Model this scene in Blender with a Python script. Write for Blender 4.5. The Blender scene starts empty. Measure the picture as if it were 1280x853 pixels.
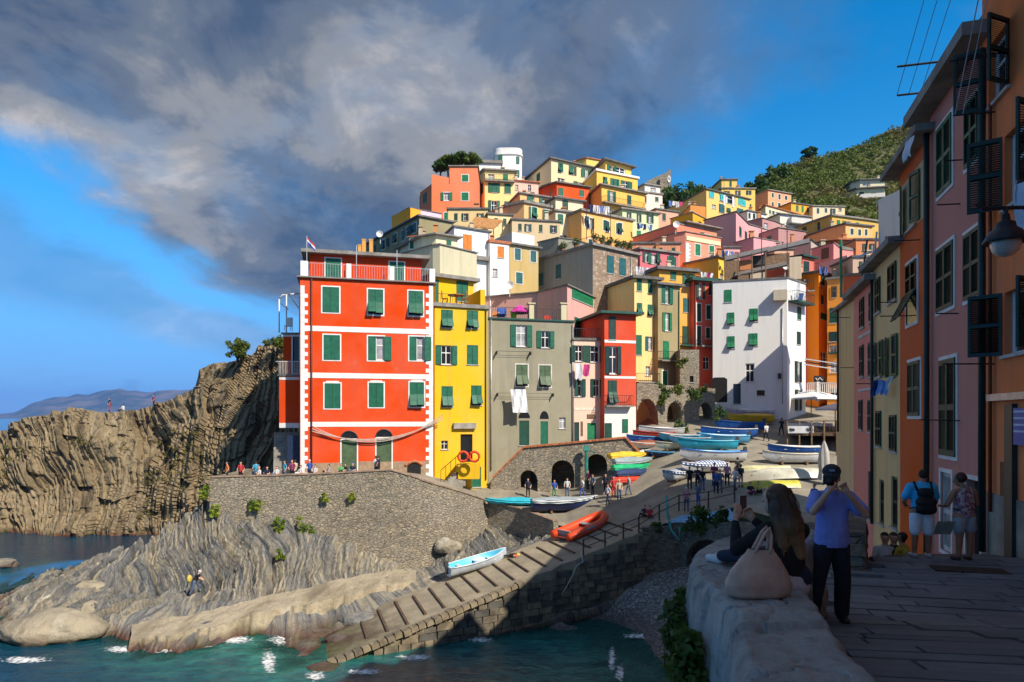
import bpy, bmesh, math, random
import numpy as np
from mathutils import Vector, Matrix

SC = bpy.context.scene
COL = SC.collection
# ---------------------------------------------------------------- camera
F, HOR, EYE, CX = 850.0, 522.0, 13.0, 640.0      # focal length in picture pixels, horizon row, eye height, centre column
cam = bpy.data.cameras.new("camera"); camo = bpy.data.objects.new("camera", cam); COL.objects.link(camo)
cam.sensor_width = 36.0; cam.lens = 36.0 * F / 1280.0
cam.shift_y = (HOR - 426.5) / 1280.0
cam.clip_start = 0.1; cam.clip_end = 60000.0
camo.location = (0, 0, EYE); camo.rotation_euler = (math.radians(90), 0, 0)
SC.camera = camo
# ---------------------------------------------------------------- sky, sun, exposure
SUN_AZ, SUN_EL = 42.0, 41.0         # degrees to the right of straight behind the camera / above the horizon
world = bpy.data.worlds.new("World"); SC.world = world; world.use_nodes = True
nt = world.node_tree; nt.nodes.clear()
def wn(t, **k):
    n = nt.nodes.new(t)
    for a, b in k.items(): setattr(n, a, b)
    return n
def wl(a, b): nt.links.new(a, b)
def wm(op, a, b=None, c=None):
    n = wn('ShaderNodeMath', operation=op)
    for i, v in enumerate((a, b, c)):
        if v is None: continue
        if isinstance(v, (int, float)): n.inputs[i].default_value = v
        else: wl(v, n.inputs[i])
    return n.outputs[0]
def wramp(fac, stops):
    r = wn('ShaderNodeValToRGB'); r.color_ramp.interpolation = 'EASE'
    e = r.color_ramp.elements
    while len(e) < len(stops): e.new(0.5)
    for q, (p, c) in zip(e, stops): q.position = p; q.color = c
    wl(fac, r.inputs[0]); return r.outputs[0]
def wmix(fac, a, b):
    m = wn('ShaderNodeMix', data_type='RGBA')
    if isinstance(fac, (int, float)): m.inputs[0].default_value = fac
    else: wl(fac, m.inputs[0])
    for i, v in ((6, a), (7, b)):
        if isinstance(v, tuple): m.inputs[i].default_value = v
        else: wl(v, m.inputs[i])
    return m.outputs[2]
sky = wn('ShaderNodeTexSky', sky_type='NISHITA'); sky.sun_disc = False
sky.sun_elevation = math.radians(SUN_EL); sky.sun_rotation = math.radians(180 - SUN_AZ)
sky.air_density = 1.0; sky.dust_density = 0.25; sky.ozone_density = 3.5
hs = wn('ShaderNodeHueSaturation'); hs.inputs['Saturation'].default_value = 1.42; hs.inputs['Value'].default_value = 0.50
hs.inputs['Hue'].default_value = 0.495
wl(sky.outputs[0], hs.inputs['Color'])
tc = wn('ShaderNodeTexCoord'); sx = wn('ShaderNodeSeparateXYZ'); wl(tc.outputs['Generated'], sx.inputs[0])
zc = wm('MAXIMUM', sx.outputs[2], 0.035)
u = wm('DIVIDE', sx.outputs[0], zc); v = wm('DIVIDE', sx.outputs[1], zc)
zt2 = wm('ADD', wm('MAXIMUM', sx.outputs[2], 0.0), 0.34); cu = wn('ShaderNodeCombineXYZ'); wl(wm('MULTIPLY', wm('DIVIDE', sx.outputs[0], zt2), 1.7), cu.inputs[0]); wl(wm('MULTIPLY', wm('DIVIDE', sx.outputs[1], zt2), 1.5), cu.inputs[1])
def wnoise(scale, detail=6, rough=0.55, off=0.0, dist=0.0):
    n = wn('ShaderNodeTexNoise'); n.inputs['Scale'].default_value = scale; n.inputs['Detail'].default_value = detail
    n.inputs['Roughness'].default_value = rough; n.inputs['Distortion'].default_value = dist
    a = wn('ShaderNodeVectorMath', operation='ADD'); wl(cu.outputs[0], a.inputs[0]); a.inputs[1].default_value = (off, off * 0.7, off * 1.3)
    wl(a.outputs[0], n.inputs['Vector']); return n.outputs['Fac']
nA = wnoise(1.1, 7, 0.6, 3.1, 0.2); nB = wnoise(2.6, 9, 0.62, 8.4, 0.35); nC = wnoise(1.0, 6, 0.55, 17.0, 0.15); nD = wnoise(1.7, 7, 0.6, 31.0, 0.4)
uw = wm('ADD', u, wm('ADD', wm('MULTIPLY', wm('SUBTRACT', nA, 0.5), 1.9), wm('MULTIPLY', wm('SUBTRACT', nB, 0.5), 0.7)))
def wsmooth(x, a, b):
    n = wn('ShaderNodeMapRange', interpolation_type='SMOOTHSTEP'); wl(x, n.inputs[0]); n.inputs[1].default_value = a; n.inputs[2].default_value = b
    return n.outputs[0]
bank = wm('MULTIPLY', wsmooth(uw, -2.15, -1.55), wm('SUBTRACT', 1.0, wsmooth(uw, 0.15, 0.95)))
bank2 = wm('MULTIPLY', wm('MULTIPLY', wsmooth(uw, -5.2, -3.6), wm('SUBTRACT', 1.0, wsmooth(uw, -2.75, -2.3))), 0.34)
wisp = wm('MULTIPLY', wsmooth(nD, 0.56, 0.80), 0.45)
mask = wm('MAXIMUM', wm('MULTIPLY', bank, wm('ADD', 0.78, wm('MULTIPLY', wsmooth(nA, 0.38, 0.55), 0.18))), wm('MAXIMUM', bank2, wisp))
tone = wm('ADD', wm('MULTIPLY', nC, 0.62), wm('MULTIPLY', nB, 0.40))
CS = 3.3
def cc(r, g, b): return (r * CS, g * CS, b * CS, 1)
cloud = wramp(tone, [(0.42, (0.060, 0.088, 0.145, 1)), (0.50, (0.125, 0.148, 0.19, 1)), (0.57, (0.25, 0.255, 0.265, 1)), (0.66, (0.46, 0.43, 0.40, 1))])
cl = wn('ShaderNodeVectorMath', operation='SCALE'); wl(cloud, cl.inputs[0]); cl.inputs['Scale'].default_value = CS
hzf = wm('MULTIPLY', wm('SUBTRACT', 1.0, wsmooth(sx.outputs[2], 0.02, 0.36)), 0.85)
bluesky = wmix(hzf, hs.outputs[0], (0.10, 0.80, 2.3, 1))
skycol = wmix(mask, bluesky, cl.outputs[0])
bg = wn('ShaderNodeBackground'); bg.inputs['Strength'].default_value = 0.15
wl(skycol, bg.inputs[0]); wo = wn('ShaderNodeOutputWorld'); wl(bg.outputs[0], wo.inputs[0])
sl = bpy.data.lights.new("sun", 'SUN'); sl.energy = 2.45; sl.angle = math.radians(0.5); sl.color = (1.0, 0.90, 0.76)
so = bpy.data.objects.new("sun", sl); COL.objects.link(so)
SUN = Vector((math.sin(math.radians(SUN_AZ)) * math.cos(math.radians(SUN_EL)), -math.cos(math.radians(SUN_AZ)) * math.cos(math.radians(SUN_EL)), math.sin(math.radians(SUN_EL))))
so.rotation_euler = SUN.to_track_quat('Z', 'Y').to_euler(); so.location = (40, -40, 80)
SC.view_settings.view_transform = 'Standard'; SC.view_settings.look = 'None'; SC.view_settings.gamma = 1.0
SC.view_settings.use_curve_mapping = False; SC.view_settings.exposure = 1.38
SC.render.engine = 'CYCLES'
SC.cycles.max_bounces = 6; SC.cycles.transparent_max_bounces = 8; SC.cycles.volume_bounces = 0
SC.cycles.use_denoising = True

# ---------------------------------------------------------------- helpers: picture -> place
def P(px, py, Y): return Vector(((px - CX) / F * Y, Y, EYE + (HOR - py) / F * Y))
def PZ(px, py, z): return P(px, py, (EYE - z) * F / (py - HOR))
RND = random.Random(7)
# ---------------------------------------------------------------- materials
MATS = {}
def srgb(h):
    c = [int(h[i:i + 2], 16) / 255.0 for i in (0, 2, 4)]
    return tuple(x / 12.92 if x <= 0.04045 else ((x + 0.055) / 1.055) ** 2.4 for x in c)
class NT:
    def __init__(s, name):
        s.m = bpy.data.materials.new(name); s.m.use_nodes = True; s.t = s.m.node_tree
        s.b = s.t.nodes['Principled BSDF']; s.tc = s.t.nodes.new('ShaderNodeTexCoord')
    def n(s, t, **k):
        q = s.t.nodes.new(t)
        for a, b in k.items(): setattr(q, a, b)
        return q
    def l(s, a, b): s.t.links.new(a, b)
    def vec(s, sc=(1, 1, 1), src='Object', loc=(0, 0, 0), rot=(0, 0, 0)):
        mp = s.n('ShaderNodeMapping'); mp.inputs['Scale'].default_value = sc; mp.inputs['Location'].default_value = loc
        mp.inputs['Rotation'].default_value = rot
        s.l(s.tc.outputs[src] if src != 'Pos' else s.geo(), mp.inputs[0]); return mp.outputs[0]
    def geo(s):
        if not hasattr(s, '_g'): s._g = s.n('ShaderNodeNewGeometry').outputs['Position']
        return s._g
    def noise(s, scale, detail=5, rough=0.55, vec=None, dist=0.0, out='Fac'):
        q = s.n('ShaderNodeTexNoise'); q.inputs['Scale'].default_value = scale; q.inputs['Detail'].default_value = detail
        q.inputs['Roughness'].default_value = rough; q.inputs['Distortion'].default_value = dist
        s.l(vec if vec is not None else s.geo(), q.inputs['Vector']); return q.outputs[out]
    def vor(s, scale, feature='F1', vec=None, out='Distance', rnd=1.0):
        q = s.n('ShaderNodeTexVoronoi', feature=feature); q.inputs['Scale'].default_value = scale; q.inputs['Randomness'].default_value = rnd
        s.l(vec if vec is not None else s.geo(), q.inputs['Vector']); return q.outputs[out]
    def ramp(s, fac, stops, interp='LINEAR'):
        r = s.n('ShaderNodeValToRGB'); r.color_ramp.interpolation = interp; e = r.color_ramp.elements
        while len(e) < len(stops): e.new(0.5)
        for q, (p, c) in zip(e, stops):
            q.position = p; q.color = (c, c, c, 1) if isinstance(c, (int, float)) else (c[0], c[1], c[2], 1)
        s.l(fac, r.inputs[0]); return r.outputs[0]
    def mix(s, fac, a, b, mode='MIX'):
        m = s.n('ShaderNodeMix', data_type='RGBA', blend_type=mode)
        if isinstance(fac, (int, float)): m.inputs[0].default_value = fac
        else: s.l(fac, m.inputs[0])
        for i, v in ((6, a), (7, b)):
            if isinstance(v, (tuple, list)): m.inputs[i].default_value = (v[0], v[1], v[2], 1)
            else: s.l(v, m.inputs[i])
        return m.outputs[2]
    def math(s, op, a, b=None):
        q = s.n('ShaderNodeMath', operation=op)
        for i, v in enumerate((a, b)):
            if v is None: continue
            if isinstance(v, (int, float)): q.inputs[i].default_value = v
            else: s.l(v, q.inputs[i])
        return q.outputs[0]
    def base(s, c):
        if isinstance(c, (tuple, list)): s.b.inputs['Base Color'].default_value = (c[0], c[1], c[2], 1)
        else: s.l(c, s.b.inputs['Base Color'])
    def rough(s, v):
        if isinstance(v, (int, float)): s.b.inputs['Roughness'].default_value = v
        else: s.l(v, s.b.inputs['Roughness'])
    def bump(s, h, strength=0.3, dist=0.05):
        q = s.n('ShaderNodeBump'); q.inputs['Strength'].default_value = strength; q.inputs['Distance'].default_value = dist
        s.l(h, q.inputs['Height']); s.l(q.outputs[0], s.b.inputs['Normal'])
def mul(c, k): return tuple(min(1, x * k) for x in c[:3])
def lerp3(a, b, t): return tuple(x * (1 - t) + y * t for x, y in zip(a, b))
def plaster(hexc, wear=0.3, rough=0.9):
    key = 'plaster_%s_%.2f' % (hexc, wear)
    if key in MATS: return MATS[key]
    c = srgb(hexc); s = NT(key); off = RND.uniform(-50, 50)
    v1 = s.vec((1, 1, 1), 'Pos', (off, off, off)); v2 = s.vec((1.6, 1.6, 0.12), 'Pos', (off, 0, 0))
    big = s.noise(0.22, 6, 0.65, v1); mid = s.noise(1.3, 6, 0.65, v1); strk = s.noise(1.2, 6, 0.6, v2)
    g = sum(c) / 3
    dirty = lerp3(mul(c, 0.62), (g * 0.55, g * 0.53, g * 0.48), 0.5); pale = lerp3(c, (0.75, 0.70, 0.60), 0.28)
    col = s.mix(s.math('MULTIPLY', s.ramp(big, [(0.40, 0.0), (0.68, 1.0)]), 0.10 + wear * 0.9), c, pale)
    col = s.mix(s.math('MULTIPLY', s.ramp(strk, [(0.50, 0.0), (0.82, 1.0)]), min(1, 0.2 + wear * .8)), col, dirty)
    col = s.mix(s.math('MULTIPLY', s.ramp(mid, [(0.62, 0.0), (0.70, 1.0)]), wear), col, lerp3((0.42, 0.38, 0.31), c, 0.25))
    s.base(col); s.rough(rough); s.b.inputs['Specular IOR Level'].default_value = 0.2
    s.bump(s.mix(0.5, s.noise(9, 4, 0.6, v1), mid), 0.35, 0.03)
    MATS[key] = s.m; return s.m
def flat(name, c, rough=0.6, metal=0.0, var=0.25, scale=3.0, bump=0.0, spec=0.4):
    if name in MATS: return MATS[name]
    if isinstance(c, str): c = srgb(c)
    s = NT(name); n = s.noise(scale, 5, 0.6)
    s.base(s.mix(s.ramp(n, [(0.35, 0.0), (0.7, 1.0)]), mul(c, 1 - var), mul(c, 1 + var * 0.5)))
    s.rough(rough); s.b.inputs['Metallic'].default_value = metal; s.b.inputs['Specular IOR Level'].default_value = spec
    if bump: s.bump(s.noise(scale * 4, 4, 0.6), bump, 0.02)
    MATS[name] = s.m; return s.m
def stone_mat(name, cols, scale=2.2, mortar=(0.30, 0.27, 0.22), squash=0.45, bump=0.8, mw=0.06, moss=0.0):
    if name in MATS: return MATS[name]
    s = NT(name)
    wv = s.n('ShaderNodeVectorMath', operation='ADD'); s.l(s.geo(), wv.inputs[0])
    nz = s.n('ShaderNodeVectorMath', operation='SCALE'); nz.inputs['Scale'].default_value = 0.22
    s.l(s.noise(1.8, 3, 0.5, out='Color'), nz.inputs[0]); s.l(nz.outputs[0], wv.inputs[1])
    mp = s.n('ShaderNodeMapping'); mp.inputs['Scale'].default_value = (1, 1, 1 / squash); s.l(wv.outputs[0], mp.inputs[0])
    d = s.vor(scale, 'DISTANCE_TO_EDGE', mp.outputs[0]); cc_ = s.vor(scale, 'F1', mp.outputs[0], 'Color')
    sep = s.n('ShaderNodeSeparateColor'); s.l(cc_, sep.inputs[0])
    col = s.ramp(sep.outputs[0], [(i / max(1, len(cols) - 1), c) for i, c in enumerate(cols)])
    big = s.noise(0.35, 6, 0.65)
    col = s.mix(s.math('MULTIPLY', s.ramp(big, [(0.42, 0.0), (0.7, 1.0)]), 0.55), col, mul(mortar, 1.25))
    col = s.mix(s.math('MULTIPLY', s.ramp(s.noise(6, 5, 0.7), [(0.4, 0.0), (0.75, 1.0)]), 0.5), col, mul(cols[0], 0.55))
    if moss: col = s.mix(s.math('MULTIPLY', s.ramp(s.noise(0.9, 5, 0.65), [(0.55, 0.0), (0.7, 1.0)]), moss), col, (0.10, 0.12, 0.03))
    joint = s.ramp(d, [(0.0, 1.0), (mw, 0.0)])
    s.base(s.mix(s.math('MULTIPLY', joint, 0.8), col, mul(mortar, 0.55))); s.rough(0.92)
    s.bump(s.math('ADD', s.ramp(d, [(0.0, 0.0), (mw * 1.6, 1.0)]), s.math('MULTIPLY', s.noise(7, 5, 0.65), 0.5)), bump, 0.08)
    MATS[name] = s.m; return s.m
STONE = stone_mat('rubble_stone', [(0.19, 0.165, 0.12), (0.36, 0.30, 0.21), (0.25, 0.225, 0.175), (0.47, 0.39, 0.27), (0.32, 0.26, 0.175)], 3.0, mw=.07)
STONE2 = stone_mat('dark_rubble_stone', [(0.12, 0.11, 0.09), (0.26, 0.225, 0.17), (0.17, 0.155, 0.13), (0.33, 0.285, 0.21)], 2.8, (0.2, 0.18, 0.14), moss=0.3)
CONC = flat('grey_concrete', (0.34, 0.315, 0.27), 0.9, var=0.4, scale=1.2, bump=0.4, spec=0.2)
SLATE = flat('slate_roof', (0.155, 0.15, 0.14), 0.8, var=0.4, scale=2.0, bump=0.3)
SLAB = flat('roof_slab', (0.27, 0.25, 0.22), 0.85, var=0.35, scale=1.5, bump=0.3)
TERRA = flat('terracotta', (0.50, 0.17, 0.07), 0.85, var=0.35, scale=4, bump=0.5)
DGREEN = flat('dark_green_trim', (0.012, 0.075, 0.055), 0.5)
WHITE = flat('white_paint', (0.78, 0.76, 0.72), 0.7, var=0.14, scale=2)
IRON = flat('dark_iron', (0.025, 0.027, 0.03), 0.5)
STEEL = flat('pale_steel', (0.5, 0.51, 0.52), 0.4, 0.6)
WOOD = flat('weathered_wood', (0.20, 0.12, 0.065), 0.8, var=0.5, scale=5, bump=0.4)
WOODO = flat('varnished_wood', (0.48, 0.17, 0.04), 0.5, var=0.4, scale=6)
GREEN = {}
for k, h in {'g': (0.007, 0.125, 0.068), 'e': (0.010, 0.19, 0.075), 'd': (0.007, 0.062, 0.040), 'b': (0.018, 0.115, 0.125), 'o': (0.72, 0.20, 0.015), 'v': (0.075, 0.125, 0.06), 'k': (0.008, 0.04, 0.035), 't': (0.04, 0.45, 0.48), 'w': (0.6, 0.6, 0.57), 'n': (0.16, 0.075, 0.03)}.items():
    GREEN[k] = flat('shutter_paint_' + k, h, 0.55, var=0.3, scale=2.5)
GLASS = flat('window_glass', (0.018, 0.022, 0.027), 0.08, var=0.3, scale=0.6, spec=0.6)
DARK = flat('opening_shade_paint', (.016, .015, .015), .95)  # near-black colour painting the shade of openings that are not cut
CURT = flat('curtained_glass', (0.42, 0.43, 0.44), 0.35, var=0.5, scale=1.0)
# ---------------------------------------------------------------- objects
def setp(o, label=None, cat=None, group=None, kind=None):
    if label: o['label'] = label
    if cat: o['category'] = cat
    if group: o['group'] = group
    if kind: o['kind'] = kind
    return o
def empty(name, loc, label=None, cat=None, group=None, rz=0.0):
    o = bpy.data.objects.new(name, None); o.empty_display_size = 0.3; COL.objects.link(o)
    o.location = loc; o.rotation_euler = (0, 0, rz); return setp(o, label, cat, group)
def link(name, me, parent=None, loc=None, rot=None, scale=None):
    o = bpy.data.objects.new(name, me); COL.objects.link(o)
    if loc is not None: o.location = loc
    if rot is not None: o.rotation_euler = rot
    if scale is not None: o.scale = scale
    if parent is not None: o.parent = parent
    return o
class MB:
    """collects vertices and faces of ONE mesh"""
    def __init__(s, org=(0, 0, 0)): s.v = []; s.f = []; s.m = []; s.o = Vector(org); s.mi = 0
    def add(s, vs, fs):
        k = len(s.v); s.v += [tuple(Vector(q) - s.o) for q in vs]
        for f in fs: s.f.append(tuple(i + k for i in f)); s.m.append(s.mi)
    def box(s, c, sz, M=None, taper=1.0):
        x, y, z = sz[0] / 2, sz[1] / 2, sz[2] / 2
        q = [Vector((a * x * (taper if cz > 0 else 1), b * y * (taper if cz > 0 else 1), cz * z)) for cz in (-1, 1) for a, b in ((-1, -1), (1, -1), (1, 1), (-1, 1))]
        c = Vector(c)
        q = [(M @ p if M is not None else p) + c for p in q]
        s.add(q, [(3, 2, 1, 0), (4, 5, 6, 7), (0, 1, 5, 4), (1, 2, 6, 5), (2, 3, 7, 6), (3, 0, 4, 7)]); return s
    def bar(s, a, b, w, h=None, up=(0, 0, 1)):
        a = Vector(a); b = Vector(b); d = b - a; L = d.length
        if L < 1e-6: return s
        d.normalize(); upv = Vector(up)
        if abs(d.dot(upv)) > 0.98: upv = Vector((0, 1, 0))
        r = d.cross(upv).normalized(); n = r.cross(d)
        M = Matrix((d, r, n)).transposed()
        return s.box((a + b) / 2, (L, w, h or w), M)
    def tube(s, pts, r, n=8, r1=None, caps=True):
        pts = [Vector(p) for p in pts]; k = len(pts); rings = []
        for i, p in enumerate(pts):
            d = (pts[min(i + 1, k - 1)] - pts[max(i - 1, 0)]).normalized()
            up = Vector((0, 0, 1)) if abs(d.z) < 0.95 else Vector((1, 0, 0))
            a = d.cross(up).normalized(); b = a.cross(d)
            rr = r if r1 is None else r + (r1 - r) * i / max(1, k - 1)
            rings.append([p + (a * math.cos(t) + b * math.sin(t)) * rr for t in [2 * math.pi * j / n for j in range(n)]])
        vs = [q for ring in rings for q in ring]; fs = []
        for i in range(k - 1):
            for j in range(n): fs.append((i * n + j, i * n + (j + 1) % n, (i + 1) * n + (j + 1) % n, (i + 1) * n + j))
        if caps: fs += [tuple(range(n))[::-1], tuple((k - 1) * n + j for j in range(n))]
        s.add(vs, fs); return s
    def lathe(s, c, prof, n=16, ax=1.0):
        c = Vector(c); vs = []; fs = []
        for r, z in prof:
            for j in range(n):
                t = 2 * math.pi * j / n; vs.append(c + Vector((r * math.cos(t), r * math.sin(t) * ax, z)))
        for i in range(len(prof) - 1):
            for j in range(n): fs.append((i * n + j, i * n + (j + 1) % n, (i + 1) * n + (j + 1) % n, (i + 1) * n + j))
        s.add(vs, fs); return s
    def prism(s, poly, z0, z1):
        n = len(poly); vs = [(p[0], p[1], z0) for p in poly] + [(p[0], p[1], z1) for p in poly]
        fs = [tuple(range(n))[::-1], tuple(range(n, 2 * n))] + [(i, (i + 1) % n, n + (i + 1) % n, n + i) for i in range(n)]
        s.add(vs, fs); return s
    def quad(s, a, b, c, d): s.add([a, b, c, d], [(0, 1, 2, 3)]); return s
    def mesh(s, name, mats, smooth=False):
        me = bpy.data.meshes.new(name); me.from_pydata(s.v, [], s.f)
        for m in (mats if isinstance(mats, (list, tuple)) else [mats]): me.materials.append(m)
        if any(s.m): me.polygons.foreach_set('material_index', s.m)
        if smooth: me.polygons.foreach_set('use_smooth', [True] * len(s.f))
        me.update(); return me
    def build(s, name, mats, parent=None, smooth=False, loc=None):
        return link(name, s.mesh(name, mats, smooth), parent, loc if loc is not None else (tuple(s.o) if parent is None else None))
def grid_mesh(name, V, mats, smooth=True, parent=None, closed=False, org=(0, 0, 0)):
    """V: array (n,m,3)"""
    n, m = V.shape[:2]; me = bpy.data.meshes.new(name)
    idx = np.arange(n * m).reshape(n, m)
    q = np.stack([idx[:-1, :-1], idx[:-1, 1:], idx[1:, 1:], idx[1:, :-1]], -1).reshape(-1, 4)
    me.vertices.add(n * m); me.vertices.foreach_set('co', (V - np.array(org)).astype(np.float32).ravel())
    me.loops.add(q.size); me.loops.foreach_set('vertex_index', q.ravel().astype(np.int32))
    me.polygons.add(len(q)); me.polygons.foreach_set('loop_start', (np.arange(len(q)) * 4).astype(np.int32))
    me.polygons.foreach_set('use_smooth', np.full(len(q), smooth))
    for mt in (mats if isinstance(mats, (list, tuple)) else [mats]): me.materials.append(mt)
    me.update(calc_edges=True); me.validate()
    return link(name, me, parent, loc=org)
# numpy value noise
_T = np.random.RandomState(5).rand(64, 64, 64)
def vnoise(x, y, z):
    xi = np.floor(x).astype(int); yi = np.floor(y).astype(int); zi = np.floor(z).astype(int)
    fx, fy, fz = x - xi, y - yi, z - zi
    fx, fy, fz = [t * t * (3 - 2 * t) for t in (fx, fy, fz)]
    def T(a, b, c): return _T[(xi + a) % 64, (yi + b) % 64, (zi + c) % 64]
    return (((T(0, 0, 0) * (1 - fx) + T(1, 0, 0) * fx) * (1 - fy) + (T(0, 1, 0) * (1 - fx) + T(1, 1, 0) * fx) * fy) * (1 - fz) +
            ((T(0, 0, 1) * (1 - fx) + T(1, 0, 1) * fx) * (1 - fy) + (T(0, 1, 1) * (1 - fx) + T(1, 1, 1) * fx) * fy) * fz)
def fbm(x, y, z, o=4, g=0.5):
    s = 0; a = 1; t = 0
    for i in range(o): s = s + a * vnoise(x * 2 ** i + 7.3 * i, y * 2 ** i + 3.1 * i, z * 2 ** i + 11.7 * i); t += a; a *= g
    return s / t
def rbf(ctrl, X, Y, smooth=0.0):
    c = np.array([(p[0], p[1]) for p in ctrl], float); h = np.array([p[2] for p in ctrl], float); n = len(c)
    d = np.sqrt(((c[:, None] - c[None]) ** 2).sum(-1)) - np.eye(n) * smooth
    A = np.zeros((n + 3, n + 3)); A[:n, :n] = d; A[:n, n] = 1; A[:n, n + 1:] = c; A[n, :n] = 1; A[n + 1:, :n] = c.T
    w = np.linalg.solve(A, np.concatenate([h, np.zeros(3)]))
    out = w[n] + w[n + 1] * X + w[n + 2] * Y
    for i in range(n): out = out + w[i] * np.sqrt((X - c[i, 0]) ** 2 + (Y - c[i, 1]) ** 2)
    return out
# ================================================================ the land
def gz(X, Y):
    """height of the harbour street"""
    return -8.8 + 0.428 * np.clip(X, 4.4, 14.5) + 0.213 * np.maximum(np.asarray(Y, float), 46.0)
def G(px, py, lift=0.0):
    """the point of the harbour street seen at a picture position"""
    lo, hi = 30.0, 140.0
    for _ in range(50):
        m = (lo + hi) / 2; p = P(px, py, m)
        if p.z > gz(p.x, p.y): lo = m
        else: hi = m
    p = P(px, py, lo); p.z = float(gz(p.x, p.y)) + lift; return p
# ---------- materials of the land
def rock_mat(name, cols, s1=1.0, warp=2.0, bands=2.2, rot=(0.3, 0.5, 0.2), dark=0.6, wet=True, green=0.25, attr=None):
    s = NT(name)
    wv = s.n('ShaderNodeVectorMath', operation='ADD'); s.l(s.geo(), wv.inputs[0])
    nz = s.n('ShaderNodeVectorMath', operation='SCALE'); nz.inputs['Scale'].default_value = warp
    s.l(s.noise(0.18, 3, 0.5, out='Color'), nz.inputs[0]); s.l(nz.outputs[0], wv.inputs[1])
    mp = s.n('ShaderNodeMapping'); mp.inputs['Rotation'].default_value = rot; mp.inputs['Scale'].default_value = (bands, 0.12, 0.12); s.l(wv.outputs[0], mp.inputs[0])
    if attr:
        at = s.n('ShaderNodeAttribute'); at.attribute_name = attr; cv = s.n('ShaderNodeCombineXYZ'); s.l(s.math('MULTIPLY', at.outputs['Fac'], bands), cv.inputs[0]); av = s.n('ShaderNodeVectorMath', operation='MULTIPLY_ADD'); s.l(s.geo(), av.inputs[0]); av.inputs[1].default_value = (.12, .12, .12); s.l(cv.outputs[0], av.inputs[2])
        b = s.noise(1.0, 6, .72, av.outputs[0])
    else: b = s.noise(s1, 6, 0.6, mp.outputs[0])
    col = s.ramp(b, [(0.33, cols[0]), (0.42, cols[1]), (0.50, cols[2]), (0.57, cols[3]), (0.66, cols[4])])
    big = s.noise(0.25, 6, 0.65)
    col = s.mix(s.math('MULTIPLY', s.ramp(big, [(0.45, 0.0), (0.7, 1.0)]), 0.5), col, cols[3])
    col = s.mix(s.math('MULTIPLY', s.ramp(s.noise(2.2, 8, 0.7), [(0.52, 0.0), (0.72, 1.0)]), dark), col, mul(cols[0], 0.45))
    if green: col = s.mix(s.math('MULTIPLY', s.ramp(s.noise(0.7, 6, 0.7), [(0.60, 0.0), (0.70, 1.0)]), green), col, (0.13, 0.13, 0.03))
    if wet:
        sp = s.n('ShaderNodeSeparateXYZ'); s.l(s.geo(), sp.inputs[0])
        z = s.math('ADD', sp.outputs[2], s.math('MULTIPLY', s.noise(0.8, 4), 0.9))
        w = s.n('ShaderNodeMapRange'); s.l(z, w.inputs[0]); w.inputs[1].default_value = 0.35; w.inputs[2].default_value = 1.1
        col = s.mix(w.outputs[0], s.mix(s.ramp(s.noise(.5, 4, .6), [(.45, 0.0), (.6, 1.0)]), (0.085, 0.026, 0.014), (0.055, 0.045, 0.014)), col)
        s.rough(s.mix(w.outputs[0], (0.35, 0.35, 0.35), (0.9, 0.9, 0.9)))
    else: s.rough(0.9)
    s.base(col); s.b.inputs['Specular IOR Level'].default_value = 0.3
    s.bump(s.math('ADD', s.math('MULTIPLY', b, 1.6), s.noise(3.5, 8, 0.7)), 0.9, 0.16); return s.m
CLIFF = rock_mat('cliff_rock', [(0.06, 0.045, 0.027), (0.15, 0.113, 0.067), (0.30, 0.228, 0.132), (0.22, 0.172, 0.105), (0.40, 0.32, 0.205)], 1.0, 2.0, 1.3, (0, -0.42, 0.2), 0.9, attr='strata', green=.5)
SHORE = rock_mat('shore_rock', [(0.04, 0.042, 0.045), (0.11, 0.115, 0.118), (0.22, 0.215, 0.20), (0.30, 0.255, 0.175), (0.46, 0.42, 0.34)], 1.0, 2.6, 2.2, (0.2, 0.35, 0.5), 0.6, attr='strata')
BOULD = rock_mat('boulder_rock', [(0.22, 0.19, 0.14), (0.32, 0.27, 0.19), (0.40, 0.34, 0.24), (0.36, 0.31, 0.22), (0.46, 0.40, 0.30)], 1.0, 1.5, 0.5, (0.2, 0.35, 0.5), 0.4)
def pebble_mat():
    s = NT('beach_pebbles'); d = s.vor(9.0, 'F1'); c = s.vor(9.0, 'F1', out='Color'); sep = s.n('ShaderNodeSeparateColor'); s.l(c, sep.inputs[0])
    col = s.ramp(sep.outputs[0], [(0, (0.10, 0.10, 0.10)), (0.5, (0.22, 0.22, 0.21)), (0.85, (0.33, 0.32, 0.30)), (1, (0.62, 0.60, 0.56))])
    sp = s.n('ShaderNodeSeparateXYZ'); s.l(s.geo(), sp.inputs[0])
    w = s.n('ShaderNodeMapRange'); s.l(sp.outputs[2], w.inputs[0]); w.inputs[1].default_value = -0.5; w.inputs[2].default_value = 0.9
    s.base(s.mix(w.outputs[0], (0.075, 0.035, 0.018), col)); s.rough(0.85); s.bump(d, 0.8, 0.08); return s.m
PEBBLE = pebble_mat()
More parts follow.
